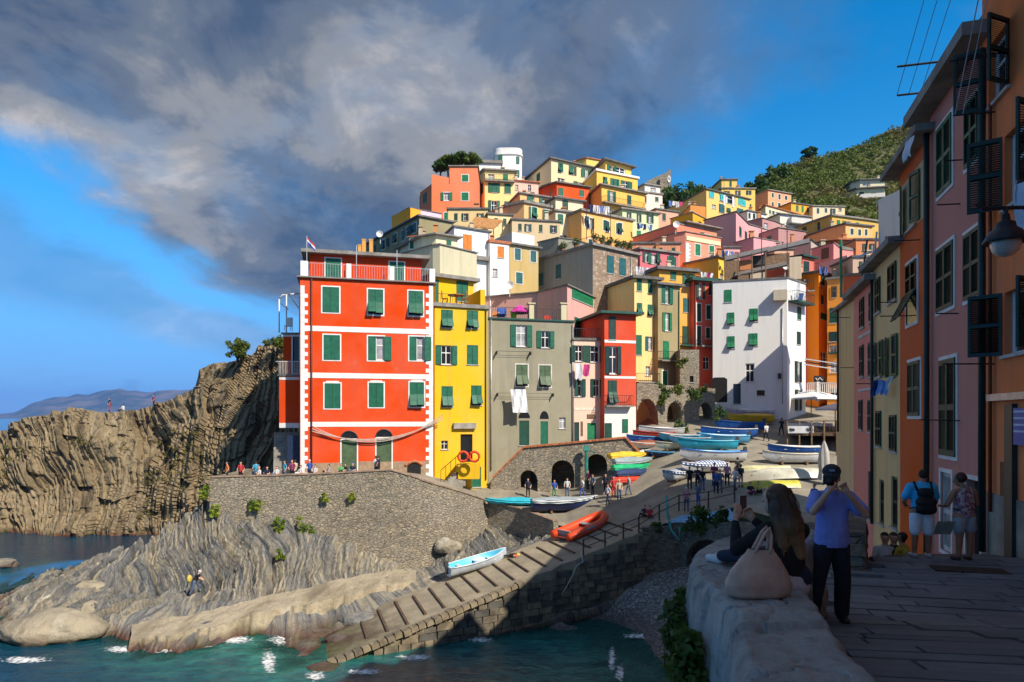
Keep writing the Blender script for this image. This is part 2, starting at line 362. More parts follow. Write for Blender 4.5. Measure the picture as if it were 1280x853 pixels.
def paving_mat(name, c, scale=1.0, wet=False):
    s = NT(name); n1 = s.noise(0.6 * scale, 6, 0.65); n2 = s.noise(5 * scale, 6, 0.7)
    col = s.mix(s.ramp(n1, [(0.35, 0.0), (0.7, 1.0)]), mul(c, 0.7), mul(c, 1.15)); col = s.mix(s.math('MULTIPLY', s.ramp(n2, [(0.45, 0.0), (0.75, 1.0)]), 0.5), col, mul(c, 0.45))
    if wet:
        sp = s.n('ShaderNodeSeparateXYZ'); s.l(s.geo(), sp.inputs[0]); w = s.n('ShaderNodeMapRange'); s.l(s.math('ADD', sp.outputs[2], s.math('MULTIPLY', s.noise(.6, 5, .7), 1.6)), w.inputs[0]); w.inputs[1].default_value = .8; w.inputs[2].default_value = 2.0
        col = s.mix(w.outputs[0], s.mix(s.ramp(n1, [(.4, 0.0), (.6, 1.0)]), (.05, .022, .008), (.06, .065, .012)), col)
    s.base(col); s.rough(0.88); s.bump(n2, 0.4, 0.03); return s.m
STREET = paving_mat('street_concrete', (0.30, 0.265, 0.20)); RAMPM = paving_mat('ramp_concrete', (0.34, 0.29, 0.20), wet=True); ROADM = paving_mat('street_slabs', (0.115, 0.12, 0.125))
# ---------- ramp axis
RL0 = Vector((-6.05, 45.4, 1.6)); RR0 = Vector((-4.06, 39.2, 1.6)); RAX = Vector((8.9, 4.9, 2.5))
def ramp_pt(s, t): return (RL0 + RAX * s) * (1 - t) + (RR0 + RAX * s) * t
# ---------- shore rock: one height field, rock, ledge and sea floor
ctrl = []
def cz(px, py, z): p = PZ(px, py, z); ctrl.append((p.x, p.y, z))
def cy(px, py, Y): p = P(px, py, Y); ctrl.append((p.x, p.y, p.z))
for a in ((262, 625, 55.5), (262, 650, 54), (230, 662, 58), (245, 690, 52.5), (300, 665, 53), (300, 700, 50.5), (300, 735, 47.5), (350, 660, 53.5), (350, 700, 50.5), (350, 728, 48.5), (400, 685, 53), (400, 712, 50), (440, 700, 53), (440, 712, 51),
          (490, 702, 53), (490, 710, 51), (540, 700, 53), (580, 698, 53.4), (620, 690, 56), (650, 680, 56), (690, 668, 53.2), (150, 704, 50), (200, 690, 52), (215, 730, 47.5), (170, 735, 47), (260, 735, 47.5), (245, 752, 45.2)): cy(*a)
led = [(165, 800, 778, .45), (200, 795, 772, .6), (240, 789, 766, .75), (270, 782, 759, .85), (300, 774, 752, .95), (340, 764, 742, 1.1), (380, 756, 733, 1.25), (420, 748, 724, 1.4), (470, 736, 714, 1.65), (520, 724, 708, 1.9)]
for px, po, pi, z in led:
    cz(px, po, z); cz(px, (po + pi) / 2, z + .08); cz(px, pi, z + .2); cz(px, po + 9, -.35); cz(px, po + 30, -1.3)
for a in ((352, 800, .03), (372, 818, .08), (350, 838, -.05), (395, 800, .3), (320, 815, -.1), (30, 697, -3.5), (75, 682, -3.5), (-30, 722, -3.5), (420, 775, .6), (120, 793, -.1), (140, 770, 1.0), (20, 766, .9), (70, 737, 1.7), (110, 712, 2.0), (0, 748, -.5), (50, 715, -.5), (95, 688, -.6), (135, 673, -.4), (190, 664, 1.0), (40, 790, .3), (0, 815, -.6), (120, 806, -.5), (60, 840, -1.8), (0, 850, -2), (-60, 780, -.6), (-60, 830, -2.2), (-40, 740, -1.5), (100, 850, -1.8), (10, 690, -2), (60, 675, -2.5)): cz(*a)
for s_ in (-1.1, -0.6, -0.2, 0.2, 0.6, 1.0, 1.35):
    q = ramp_pt(s_, -.06); ctrl.append((q.x, q.y, q.z + (.12 if s_ < .3 else -.1))); q = ramp_pt(s_, 0.1); ctrl.append((q.x, q.y, q.z - 0.25)); q = ramp_pt(s_, 0.5); ctrl.append((q.x, q.y, q.z - 0.7)); q = ramp_pt(s_, 1.0); ctrl.append((q.x, q.y, min(q.z - 0.8, -0.4 + 1.0 * max(0, s_))))
    q = ramp_pt(s_, 1.45); ctrl.append((q.x, q.y, min(-1.0 + 1.2 * max(0, s_), q.z - 1)))
for a in ((-14.5, 40, -.5), (-13, 37, -.9), (-12, 34, -1.4), (-8, 30, -2), (-20, 30, -3), (-35, 32, -4), (-45, 40, -4.5), (-45, 60, -4), (-10, 26, -2.5), (-30, 64, -2), (-20, 62, 6.5), (-8, 62, 6.5), (0, 64, 4.5)): ctrl.append(a)
xs = np.linspace(-46, 8, 520); ys = np.linspace(27, 62, 340); X, Y = np.meshgrid(xs, ys)
Z = rbf(ctrl, X, Y, 0.15)
wx = X + 2.2 * (fbm(X * .13, Y * .13, 0 * X, 3) - .5) * 2
st = 1.0 * wx + 0.16 * Y + 1.1 * np.sin(Y * 0.30 + wx * 0.12)
saw = (st * 0.62) % 1.0; saw2 = (st * 2.3 + 0.3) % 1.0; lay = vnoise(np.floor(st * 0.62) * 5.1, np.floor(Y * .3 + 9 * vnoise(np.floor(st * .62) * 2.3, 0 * X, 0 * X)), 0 * X)
amp = np.clip(0.45 + fbm(X * .2, Y * .2, 3 + 0 * X, 3) * 1.3 - 0.35, 0.2, 1.15) * np.clip((Z + 1.2) * 0.9, 0.12, 1)
rx = np.array([ramp_pt(s_, t_)[:] for s_ in np.linspace(-1, 1.4, 25) for t_ in (0, .5, 1)])
dr = np.min(np.sqrt((X[..., None] - rx[:, 0]) ** 2 + (Y[..., None] - rx[:, 1]) ** 2), -1); amp = amp * np.clip((dr - 1.2) / 3, 0.05, 1)
lx = np.array([PZ(px, po + f * (pi - po), z)[:2] for px, po, pi, z in led for f in (0.1, .5, .9)]); dl = np.min(np.sqrt((X[..., None] - lx[:, 0]) ** 2 + (Y[..., None] - lx[:, 1]) ** 2), -1); amp = amp * np.clip((dl - .3) / 1.6, .12, 1)
Z = Z + amp * (1.25 * (saw ** 0.5 - 0.66) + 0.42 * (saw2 ** .6 - 0.6) + .9 * (lay - .5)) + 0.5 * amp * (fbm(X * .8, Y * .8, 1 + 0 * X, 4) - .5) * 2 + 0.16 * (fbm(X * 2.2, Y * 2.2, X * 0, 3) - .5)
rn2 = Vector((RAX.y, -RAX.x)).normalized(); side_ = (X - RR0.x) * rn2.x + (Y - RR0.y) * rn2.y; Z = np.where(side_ > .3, np.minimum(Z, -1.2 - .3 * side_), Z)
dx = 0.35 * amp * (fbm(X * .9, Y * .9, 9 + Z * .8, 3) - .5) * 2
def strata_obj(name, V, mat, val):
    o = grid_mesh(name, V, mat, smooth=False); at = o.data.attributes.new('strata', 'FLOAT', 'POINT'); at.data.foreach_set('value', val.astype(np.float32).ravel()); return setp(o, kind='structure')
LV = np.zeros((len(led) * 12, 14, 3)); lu = np.linspace(0, len(led) - 1, len(led) * 12); la = np.array(led)
for i, u_ in enumerate(lu):
    px, po, pi, z = [float(np.interp(u_, range(len(led)), la[:, c])) for c in range(4)]; a, b = PZ(px, pi + 2, z + .22), PZ(px, po, z + .1); jag = .35 * math.sin(px * .11) + .2 * math.sin(px * .37)
    for j in range(14):
        f = j / 9; q = a.lerp(b, f) if j < 10 else b.lerp(Vector((b.x - .1, b.y - .25, -.6)), (j - 9) / 4); LV[i, j] = (q.x, q.y + (jag * max(0, f - .5) if j < 10 else jag * .5), q.z)
LV[..., 2] += .16 * (fbm(LV[..., 0] * 1.1, LV[..., 1] * 1.1, LV[..., 2], 4) - .5) * 2; LV[..., 1] += .25 * (fbm(LV[..., 0] * .9, LV[..., 1] * .9, LV[..., 2] * 2 + 4, 3) - .5)
setp(grid_mesh('stone_ledge', LV, rock_mat('ledge_stone', [(.22, .18, .12), (.36, .30, .20), (.46, .39, .27), (.42, .35, .24), (.55, .49, .38)], 1.0, 1.0, .5, (0, 0, 0), .45, green=.1), smooth=False), kind='structure')
strata_obj('shore_rock', np.stack([X + dx, Y, Z], -1), SHORE, st + 1.5 * Z * .3)
SHORE_F = (xs, ys, Z)
def shore_z(x, y):
    i = int(np.clip(np.searchsorted(ys, y), 0, len(ys) - 1)); j = int(np.clip(np.searchsorted(xs, x), 0, len(xs) - 1)); return float(Z[i, j])
Zs = Z.copy()
# ---------- beach and sea floor on the right
bc = []
for a in ((770, 724, 2.0), (857, 706, 2.8), (841, 777, .5), (760, 772, .0), (700, 790, -.5), (640, 800, -.6), (820, 853, -.5), (760, 853, -.45), (700, 853, -1.1), (640, 853, -2.0), (560, 853, -3.0), (790, 810, -.25), (900, 760, 2.2)):
    p = PZ(*a); bc.append((p.x, p.y, a[2]))
bc += [(14, 44, 3.2), (16, 36, 3.0), (14, 26, 2.4), (9, 18, 2.6), (5, 12, 2.6), (2, 10, 1.6), (-3, 14, -.5), (-6, 24, -2.5), (-12, 30, -3), (0, 30, -1.5), (4, 28, -.3), (-2, 0, 0), (-8, 10, -3), (-1.4, 40.6, -.2), (3, 42.5, .5), (-4, 39, -1.5), (-10, 36, -2.5)]
bx = np.linspace(-14, 18, 200); by = np.linspace(-2, 48, 260); BX, BY = np.meshgrid(bx, by); BZ = rbf(bc, BX, BY, 0.1)
BZ = BZ + 0.22 * (fbm(BX * .7, BY * .7, BX * 0, 4) - .5)
setp(grid_mesh('beach', np.stack([BX, BY, BZ], -1), PEBBLE), kind='structure')
# ---------- sea
def sea_mat():
    s = NT('sea_water'); at = s.n('ShaderNodeAttribute'); at.attribute_name = 'shallow'; sh = at.outputs['Fac']
    n1 = s.noise(0.09, 5, 0.6, s.vec((1, 0.7, 1), 'Pos')); n2 = s.noise(0.9, 6, 0.65, s.vec((1, 1.6, 1), 'Pos'), 0.5)
    deep = s.mix(s.ramp(n1, [(0.35, 0.0), (0.65, 1.0)]), (0.002, 0.024, 0.062), (0.003, 0.052, 0.088))
    shc = s.mix(s.ramp(n2, [(0.35, 0.0), (0.7, 1.0)]), (0.005, 0.095, 0.095), (0.045, 0.29, 0.23))
    s.base(s.mix(s.ramp(sh, [(0.0, 0.0), (0.75, 1.0)]), deep, shc))
    s.rough(0.08); s.b.inputs['IOR'].default_value = 1.33
    s.bump(s.math('ADD', s.math('MULTIPLY', s.noise(0.5, 6, 0.62, s.vec((1, 1.8, 1), 'Pos'), 0.6), 1.0), s.math('MULTIPLY', s.noise(2.6, 5, 0.6, None, 0.8), 0.35)), 0.55, 0.35)
    tr = s.n('ShaderNodeBsdfTransparent'); tr.inputs[0].default_value = (0.45, 0.80, 0.80, 1)
    mx = s.n('ShaderNodeMixShader'); a2 = s.n('ShaderNodeAttribute'); a2.attribute_name = 'clear'
    s.l(a2.outputs['Fac'], mx.inputs[0]); s.l(s.b.outputs[0], mx.inputs[1]); s.l(tr.outputs[0], mx.inputs[2])
    s.l(mx.outputs[0], s.t.nodes['Material Output'].inputs[0]); return s.m
gx = np.concatenate([[-40000, -9000, -2500, -800, -300, -150, -90], np.linspace(-60, 20, 161), [40, 120, 600, 3000, 40000]])
gy = np.concatenate([[-400, -100, -30], np.linspace(0, 95, 140), [120, 170, 260, 500, 1200, 4000, 12000, 45000]])
WX, WY = np.meshgrid(gx, gy); sea = grid_mesh('sea', np.stack([WX, WY, 0 * WX], -1), sea_mat()); setp(sea, kind='structure')
def samp(xa, ya, ZZ, x, y):
    i = np.clip(np.searchsorted(ya, y), 0, len(ya) - 1); j = np.clip(np.searchsorted(xa, x), 0, len(xa) - 1); q = ZZ[i, j].copy()
    q[(x < xa[0]) | (x > xa[-1]) | (y < ya[0]) | (y > ya[-1])] = -6; return q
dep = -np.maximum(samp(xs, ys, Zs, WX.ravel(), WY.ravel()), samp(bx, by, BZ, WX.ravel(), WY.ravel()))
dep = dep + 0.5 * (fbm(WX.ravel() * .3, WY.ravel() * .3, 0 * WX.ravel(), 3) - .5)
shal = np.clip(1 - dep / 2.6, 0, 1) * np.clip((WX.ravel() + 27) / 12, .25, 1); clr = np.clip(0.80 - dep / 1.3, 0, 0.80)
for nm, ar in (('shallow', shal), ('clear', clr)):
    a = sea.data.attributes.new(nm, 'FLOAT', 'POINT'); a.data.foreach_set('value', ar.astype(np.float32))
# foam where the swell runs over the rocks
FOAM = flat('sea_foam', (0.75, 0.78, 0.78), 0.9, var=0.2, scale=3)
s = NT('lacy_foam'); at = s.n('ShaderNodeAttribute'); at.attribute_name = 'foam'; fn = s.math('ADD', s.math('MULTIPLY', s.noise(3.2, 8, .75, None, 2.0), .8), s.math('MULTIPLY', s.vor(4.5, 'F1'), .5)); k_ = s.n('ShaderNodeMapRange'); s.l(s.math('ADD', fn, at.outputs['Fac']), k_.inputs[0]); k_.inputs[1].default_value = 1.10; k_.inputs[2].default_value = 1.5
s.base((.78, .80, .80)); s.rough(.9); tr = s.n('ShaderNodeBsdfTransparent'); mx = s.n('ShaderNodeMixShader'); s.l(k_.outputs[0], mx.inputs[0]); s.l(tr.outputs[0], mx.inputs[1]); s.l(s.b.outputs[0], mx.inputs[2]); s.l(mx.outputs[0], s.t.nodes['Material Output'].inputs[0])
fm = MB(); fv = []
for (px, py, rx_, ry_) in ((295, 800, 26, 7), (336, 828, 12, 20), (765, 825, 6, 22), (800, 795, 30, 5), (775, 842, 8, 14), (250, 806, 26, 5), (200, 812, 26, 5), (150, 812, 24, 6), (350, 800, 18, 10), (395, 845, 16, 8), (455, 840, 30, 5), (520, 822, 30, 5), (30, 825, 40, 6), (600, 800, 22, 5)):
    n_ = 18; k0 = len(fm.v); vs = []
    for i in range(n_):
        for j in range(n_): a_, b_ = -1 + 2 * i / (n_ - 1), -1 + 2 * j / (n_ - 1); vs.append(PZ(px + rx_ * a_ * 1.5, py + ry_ * b_ * 1.5, .02 + .004 * (len(fm.v) % 7))); fv.append(.85 * math.exp(-2.2 * (a_ * a_ + b_ * b_)) - .05)
    fm.add(vs, [(i * n_ + j, i * n_ + j + 1, (i + 1) * n_ + j + 1, (i + 1) * n_ + j) for i in range(n_ - 1) for j in range(n_ - 1)])
fo_ = setp(fm.build('sea_foam', s.m), 'white foam where the swell breaks on the rocks', 'foam', kind='stuff'); at = fo_.data.attributes.new('foam', 'FLOAT', 'POINT'); at.data.foreach_set('value', fv)
# ---------- the big cliff on the left
prof = [(-260, 560, 672, 90, 72), (-120, 548, 671, 88, 74), (0, 538, 668, 84, 75), (25, 527, 668, 83, 75), (60, 525, 668, 83, 75), (90, 512, 668, 82, 75), (130, 515, 667, 82, 75), (190, 507, 664, 82, 75), (204, 500, 663, 81, 74.5), (238, 488, 658, 80, 73), (252, 464, 655, 79, 72), (272, 455, 650, 79, 70.5), (300, 452, 640, 79, 70), (328, 431, 630, 78, 69), (352, 428, 620, 78, 69), (380, 436, 610, 78, 69), (420, 450, 610, 78, 69), (480, 470, 610, 80, 72)]
pa = np.array(prof, float); U = np.linspace(-200, 480, 600); V = np.linspace(0, 1, 220)
tp, bt, Yt, Yb = [np.interp(U, pa[:, 0], pa[:, k]) for k in (1, 2, 3, 4)]
tp = tp + 5 * (fbm(U * .06, U * 0 + 3, U * 0, 4) - .5)
Vg, Ug = np.meshgrid(V, U); t_ = np.clip(Vg / 0.86, 0, 1)
Ym = Yb[:, None] + (Yt - Yb)[:, None] * t_ ** 1.15
Zb = EYE + (HOR - bt) / F * Yb - 0.6; Zt = EYE + (HOR - tp) / F * Yt
Zc = Zb[:, None] + (Zt - Zb)[:, None] * t_
Xc = (Ug - CX) / F * Ym
back = np.clip((Vg - 0.86) / 0.14, 0, 1); Ym = Ym + back * 9; Zc = Zc - back ** 2 * 4
w = 1.6 * (fbm(Xc * .12, Zc * .12, 0 * Xc, 3) - .5) * 2
lean = .15 + .55 * np.clip((-38 - Xc) / 25, 0, 1) - .25 * np.clip((Xc + 42) / 10, 0, 1)
sc_ = (Xc + lean * Zc + w * 1.3 + .7 * (fbm(Xc * .35, Zc * .3, 8 + 0 * Xc, 3) - .5)) * 0.55
col_ = sc_ % 1; col2 = (sc_ * 2.7 + .2) % 1; cell = vnoise(np.floor(sc_) * 3.7, np.floor((Zc + w * 2) * .35 + 5 * vnoise(np.floor(sc_) * 1.7, 0 * Xc, 0 * Xc)) * 2.3, 0 * Xc)
cell2 = vnoise(np.floor(sc_ * 2.7) * 2.9, np.floor(Zc * .8 + 7 * vnoise(np.floor(sc_ * 2.7) * 1.3, 0 * Xc, 0 * Xc)) * 1.7, 0 * Xc)
d = 0.8 * (cell - .5) * 2 + 0.55 * (col_ ** .5 - .6) + 0.40 * (col2 ** .6 - .6) + .55 * (cell2 - .5) + 2.2 * (fbm(Xc * .16, Zc * .2, 2 + 0 * Xc, 5) - .5) * 2 + .35 * (fbm(Xc * 1.3, Zc * 1.1, 5 + 0 * Xc, 3) - .5)
d = d * (1 - back * .7); Ym = Ym - d; Zc = Zc + 0.35 * d * (t_ > .4)
strata_obj('sea_cliff', np.stack([Xc, Ym, Zc], -1), CLIFF, sc_ * 1.8)
# ---------- far headland across the bay
hc = [(-60, 519), (0, 517), (20, 514), (40, 503), (60, 498), (80, 496), (95, 493), (110, 494), (130, 489), (150, 485), (170, 489), (182, 492), (200, 488), (215, 486), (240, 486), (260, 484), (300, 480), (360, 487), (440, 500), (520, 519)]
ha = np.array(hc, float); U = np.linspace(-60, 520, 150); tpy = np.interp(U, ha[:, 0], ha[:, 1]); Vv = np.linspace(0, 1, 30)
Ug, Vg = np.meshgrid(U, Vv, indexing='ij'); Yh = 9000 + 2600 * Vg
Zh = (HOR - tpy)[:, None] / F * 11600 * np.sin(np.clip(Vg * 1.0, 0, 1) * math.pi / 2) ** 0.9
Zh = Zh * (0.86 + 0.28 * fbm(Ug * .05, Vg * 5, 0 * Ug, 4)) - 2
s = NT('headland'); s.base(s.mix(s.ramp(s.noise(0.002, 6, 0.6), [(0.4, 0.0), (0.6, 1.0)]), (0.045, 0.06, 0.03), (0.16, 0.13, 0.08))); s.rough(1.0)
setp(grid_mesh('far_headland', np.stack([(Ug - CX) / F * Yh, Yh, Zh], -1), s.m), kind='structure')
# ---------- the village hill under the houses and the green hill behind
def hillz(x, y):
    z = 8.0 + 0.66 * np.maximum(0, y - 68); z = np.minimum(z, 40 + 0.30 * np.maximum(0, y - 116))
    side = np.clip((x + 0.10 * y + 14) / 12, 0, 1); return z * side + (1 - side) * np.minimum(z, 6)
hx = np.linspace(-22, 130, 120); hy = np.linspace(66, 175, 90); HX, HY = np.meshgrid(hx, hy)
HZ = hillz(HX, HY) - np.clip((HX - 18) / 12, 0, 1) * np.clip((92 - HY) / 15, 0, 1) * 14 + 1.0 * (fbm(HX * .2, HY * .2, 0 * HX, 3) - .5)
HILL = rock_mat('hill_ground', [(0.05, 0.06, 0.02), (0.09, 0.09, 0.035), (0.13, 0.115, 0.05), (0.07, 0.085, 0.025), (0.18, 0.145, 0.08)], 1.0, 1.0, 0.6, (0, 0, 0), 0.4, wet=False, green=0.8)
setp(grid_mesh('village_hillside', np.stack([HX, HY, HZ], -1), HILL), kind='structure')
gc = []
for a in ((945, 243, 205), (965, 228, 215), (1000, 207, 235), (1035, 200, 245), (1060, 192, 255), (1100, 178, 265), (1130, 168, 275), (1200, 152, 290), (1300, 140, 300), (1500, 160, 300), (900, 285, 215), (850, 300, 200), (760, 330, 190), (640, 350, 200), (500, 380, 220), (960, 285, 160), (1000, 268, 165), (1050, 264, 170), (1100, 268, 170), (1200, 272, 180), (1350, 280, 190), (1010, 237, 200), (1080, 222, 215), (1150, 212, 220)):
    p = P(*a); gc.append((p.x, p.y, p.z))
for px in (700, 800, 900, 980, 1060, 1150, 1300, 1500): p = P(px, 330, 148); gc.append((p.x, p.y, p.z))
for a in ((1000, 330), (1130, 350), (1300, 360), (900, 330)): p = P(a[0], 260, a[1]); gc.append((p.x, p.y, 40))
gxx = np.linspace(10, 260, 130); gyy = np.linspace(146, 345, 100); GX, GY = np.meshgrid(gxx, gyy); GZ = rbf(gc, GX, GY, 0.5) + 3.0 * (fbm(GX * .07, GY * .07, 0 * GX, 4) - .5)
def ghz(x, y): return float(GZ[int(np.clip(np.searchsorted(gyy, y), 0, 99)), int(np.clip(np.searchsorted(gxx, x), 0, 129))])
setp(grid_mesh('green_hill', np.stack([GX, GY, GZ], -1), HILL), kind='structure')
# ---------- harbour street, its sea wall, the ramp
yf = np.array([(-9, 60.5), (-2.2, 60), (.7, 57.6), (3.2, 53.8), (6.75, 52.2), (8.9, 46.7), (11.7, 47), (14.6, 44), (15.5, 36), (16.5, 28), (34, 24), (48, 30)])
sxs = np.concatenate([np.linspace(-9, 20, 120), np.linspace(20.5, 48, 40)]); f0 = np.interp(sxs, yf[:, 0], yf[:, 1]); T = np.linspace(0, 1, 60)
SX = np.repeat(sxs[:, None], 60, 1); SY = f0[:, None] + (112 - f0)[:, None] * T[None]; SZ = gz(SX, SY) + 0.04 * (fbm(SX * .5, SY * .5, 0 * SX, 3) - .5)
setp(grid_mesh('harbour_street', np.stack([SX, SY, SZ], -1), STREET), kind='structure')
def arch_wall(mb, plan, top, bot, arches, thick, step=0.25):
    """wall along a plan polyline; top(u), bot(u) heights; arches: (u centre, half width, spring height, rise)"""
    pts = [Vector(p) for p in plan]; L = [0]
    for a, b in zip(pts, pts[1:]): L.append(L[-1] + (b - a).length)
    def at(u):
        for i in range(len(pts) - 1):
            if u <= L[i + 1] + 1e-6:
                d = (pts[i + 1] - pts[i]).normalized(); return pts[i] + d * (u - L[i]), d
        return pts[-1], (pts[-1] - pts[-2]).normalized()
    us = set(np.linspace(0, L[-1], int(L[-1] / step) + 2))
    for (c, hw, sp, ri) in arches:
        for k in np.linspace(-1, 1, 17): us.add(c + hw * k)
        us.add(c - hw - 1e-4); us.add(c + hw + 1e-4)
    us = sorted(x for x in us if 0 <= x <= L[-1])
    def lowest(u):
        for (c, hw, sp, ri) in arches:
            if abs(u - c) <= hw + 1e-9: return sp + ri * math.sqrt(max(0, 1 - ((u - c) / hw) ** 2))
        return None
    cols = []
    for u_ in us:
        p, d = at(u_); n = Vector((d.y, -d.x)); lo = lowest(u_); b = bot(u_) if lo is None else lo; t = top(u_)
        q = p - n * thick
        cols.append([(p.x, p.y, b), (p.x, p.y, t), (q.x, q.y, t), (q.x, q.y, b)])
    vs = [v_ for c in cols for v_ in c]; fs = []
    for i in range(len(cols) - 1):
        a, b = i * 4, i * 4 + 4
        fs += [(a, b, b + 1, a + 1), (a + 1, b + 1, b + 2, a + 2), (a + 2, b + 2, b + 3, a + 3), (a + 3, b + 3, b, a)]
    fs += [(0, 1, 2, 3), tuple(len(vs) - 4 + k for k in (3, 2, 1, 0))]
    mb.add(vs, fs); return L[-1]
m = MB(); pl = [(8.9, 46.68), (11.7, 46.98), (14.6, 43.98), (15.5, 36), (16.5, 28)]
arch_wall(m, pl, lambda u_: float(gz(9 + u_ * .35, 47 - u_ * .3)) + 0.35, lambda u_: -1.0, [(4.9, 1.7, 3.2, 1.6)], 0.7)
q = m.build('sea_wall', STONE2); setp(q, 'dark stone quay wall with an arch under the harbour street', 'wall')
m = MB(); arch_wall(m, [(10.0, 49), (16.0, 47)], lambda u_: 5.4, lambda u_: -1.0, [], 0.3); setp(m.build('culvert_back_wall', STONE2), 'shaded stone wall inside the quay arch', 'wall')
# ramp: slab, timber slats, block wall on its right side
ramp = empty('boat_ramp', ramp_pt(-0.9, 0.5), 'sloping concrete boat ramp crossed by timber slats, running down to the water', 'ramp')
m = MB(ramp.location); N = 26  # slab
for i in range(N):
    s0, s1 = -0.95 + 2.42 * i / N, -0.95 + 2.42 * (i + 1) / N; j0, j1 = [0.05 * math.sin(q_ * 37) for q_ in (s0, s1)]
    a, b, c, d_ = ramp_pt(s0, -0.02), ramp_pt(s0, 1 + j0 * .6), ramp_pt(s1, 1 + j1 * .6), ramp_pt(s1, -0.02)
    lo = [Vector((q_.x, q_.y, -1.2)) for q_ in (a, b, c, d_)]
    m.add([a, b, c, d_] + lo, [(0, 1, 2, 3), (1, 5, 6, 2), (3, 7, 4, 0)] + ([(0, 4, 5, 1)] if i == 0 else []))
m.build('slab', RAMPM, ramp)
sm = MB().box((0, 0, 0), (0.17, 1, 0.09)).mesh('slat', flat('tarred_timber', (0.12, 0.075, 0.05), 0.85, var=0.5, scale=6, bump=0.4))
for i in range(17):
    s_ = -0.42 + i * 0.115; a, b = ramp_pt(s_, 0.12 + 0.05 * (i % 2)), ramp_pt(s_, 0.83 + 0.03 * (i % 3)); c = (a + b) / 2; d_ = b - a
    o = link('slat', sm, ramp, c - ramp.location + Vector((0, 0, 0.035)), (math.atan2(2.7, 10.2) * 0.0, -0.24, math.atan2(d_.y, d_.x) - math.pi / 2)); o.scale = (1, d_.length, 1)
bmats = [flat('ramp_block_%d' % i, c, 0.9, var=0.5, scale=1.5, bump=0.6) for i, c in enumerate(((0.15, 0.13, 0.095), (0.20, 0.165, 0.115), (0.10, 0.095, 0.08), (0.25, 0.20, 0.13)))]
bms = [MB().box((0, 0, 0), (1, 1, 1), taper=0.94).mesh('block', b_) for b_ in bmats]
rd = (RAX.xy).normalized(); rang = math.atan2(rd.y, rd.x); rnrm = Vector((rd.y, -rd.x, 0)); rb = random.Random(11)
for i in range(14):
    zc = -0.3 + i * 0.42; s_ = -0.7 + rb.random() * 0.04
    while s_ < 1.44:
        w_ = rb.uniform(0.5, 1.15); ds = w_ / 10.16
        if ramp_pt(s_, 1).z > zc + 0.34:
            c = ramp_pt(s_ + ds / 2, 1); c.z = zc + rb.uniform(-.02, .02); c += rnrm * (0.02 + rb.uniform(0, .07))
            o = link('block', rb.choice(bms), ramp, c - ramp.location, (0, rb.uniform(-.03, .03), rang + rb.uniform(-.03, .03))); o.scale = (w_ - .04, 0.3, 0.39)
        s_ += ds
# coping stones along the lower edge of the ramp
for i in range(30):
    s_ = -0.8 + i * 0.045; c = ramp_pt(s_, 1.0) + rnrm * rb.uniform(0.0, 0.12); c.z -= 0.07
    o = link('coping_stone', bms[rb.choice((1, 3))], ramp, c - ramp.location, (0, -0.26 + rb.uniform(-.04, .04), rang)); o.scale = (0.42, rb.uniform(.45, .7), rb.uniform(.24, .32))
# loose footing rocks below the ramp wall
def rock(name, label, c, r, sq=(1, 1, .7), seed=0, mat=SHORE, group=None, amp_=0.35, cat='rock'):
    bm = bmesh.new(); bmesh.ops.create_icosphere(bm, subdivisions=4, radius=1)
    co = np.array([v_.co[:] for v_ in bm.verts]); k = seed * 7.3
    dd = 1 + amp_ * 2 * (fbm(co[:, 0] * 1.3 + k, co[:, 1] * 1.3, co[:, 2] * 1.3, 4) - .5) ; fl = np.round(co * 2.2 + (fbm(co[:, 0] + k, co[:, 1], co[:, 2], 2)[:, None])) / 2.2
    co = (co * .75 + fl * .25) * dd[:, None]
    for v_, q_ in zip(bm.verts, co): v_.co = Vector(q_) * r * 1.0; v_.co.x *= sq[0]; v_.co.y *= sq[1]; v_.co.z *= sq[2]
    me = bpy.data.meshes.new(name); bm.to_mesh(me); bm.free(); me.materials.append(mat); me.polygons.foreach_set('use_smooth', [True] * len(me.polygons))
    return setp(link(name, me, None, c), label, cat, group)
for i, (px, py, z, r, sq, lb, mt) in enumerate(((58, 790, 0.35, 2.3, (1.25, .8, .5), 'large smooth tan boulder at the water edge, bottom left', BOULD), (2, 707, 0.1, 1.3, (1, .8, .5), 'small dark rock in the water at the left edge', SHORE), (108, 742, 0.9, 1.2, (1, .9, .8), 'rounded pale boulder behind the large tan boulder', BOULD), (112, 768, .3, 0.9, (1, 1, .8), 'small tan boulder wedged beside the striped rock', BOULD),
        (640, 768, .35, 1.25, (1.1, .8, .8), 'big grey footing rock under the ramp wall', SHORE), (600, 785, .2, 0.9, (1.4, .7, .5), 'flat grey rock awash below the ramp', SHORE), (566, 790, .1, .8, (1.3, .7, .5), 'low wet rock at the ramp foot', SHORE), (558, 684, 2.6, .8, (1.3, .6, .8), 'dark leaning slab of rock above the blue rowing boat', SHORE), (716, 770, .2, .5, (1.3, 1, .4), 'pale flat stone in the shallow water', BOULD), (402, 838, -.15, .7, (1.3, 1, .4), 'wet brown rock at the left corner of the ramp foot', SHORE), (424, 802, .0, .7, (1.5, .8, .45), 'brown weedy rock along the left edge of the ramp', SHORE), (448, 776, .45, .9, (1.4, .9, .5), 'grey rock between the ledge and the ramp', SHORE))):
    p = PZ(px, py, z); rock('boulder', lb, p, r, sq, i + 1, mt)
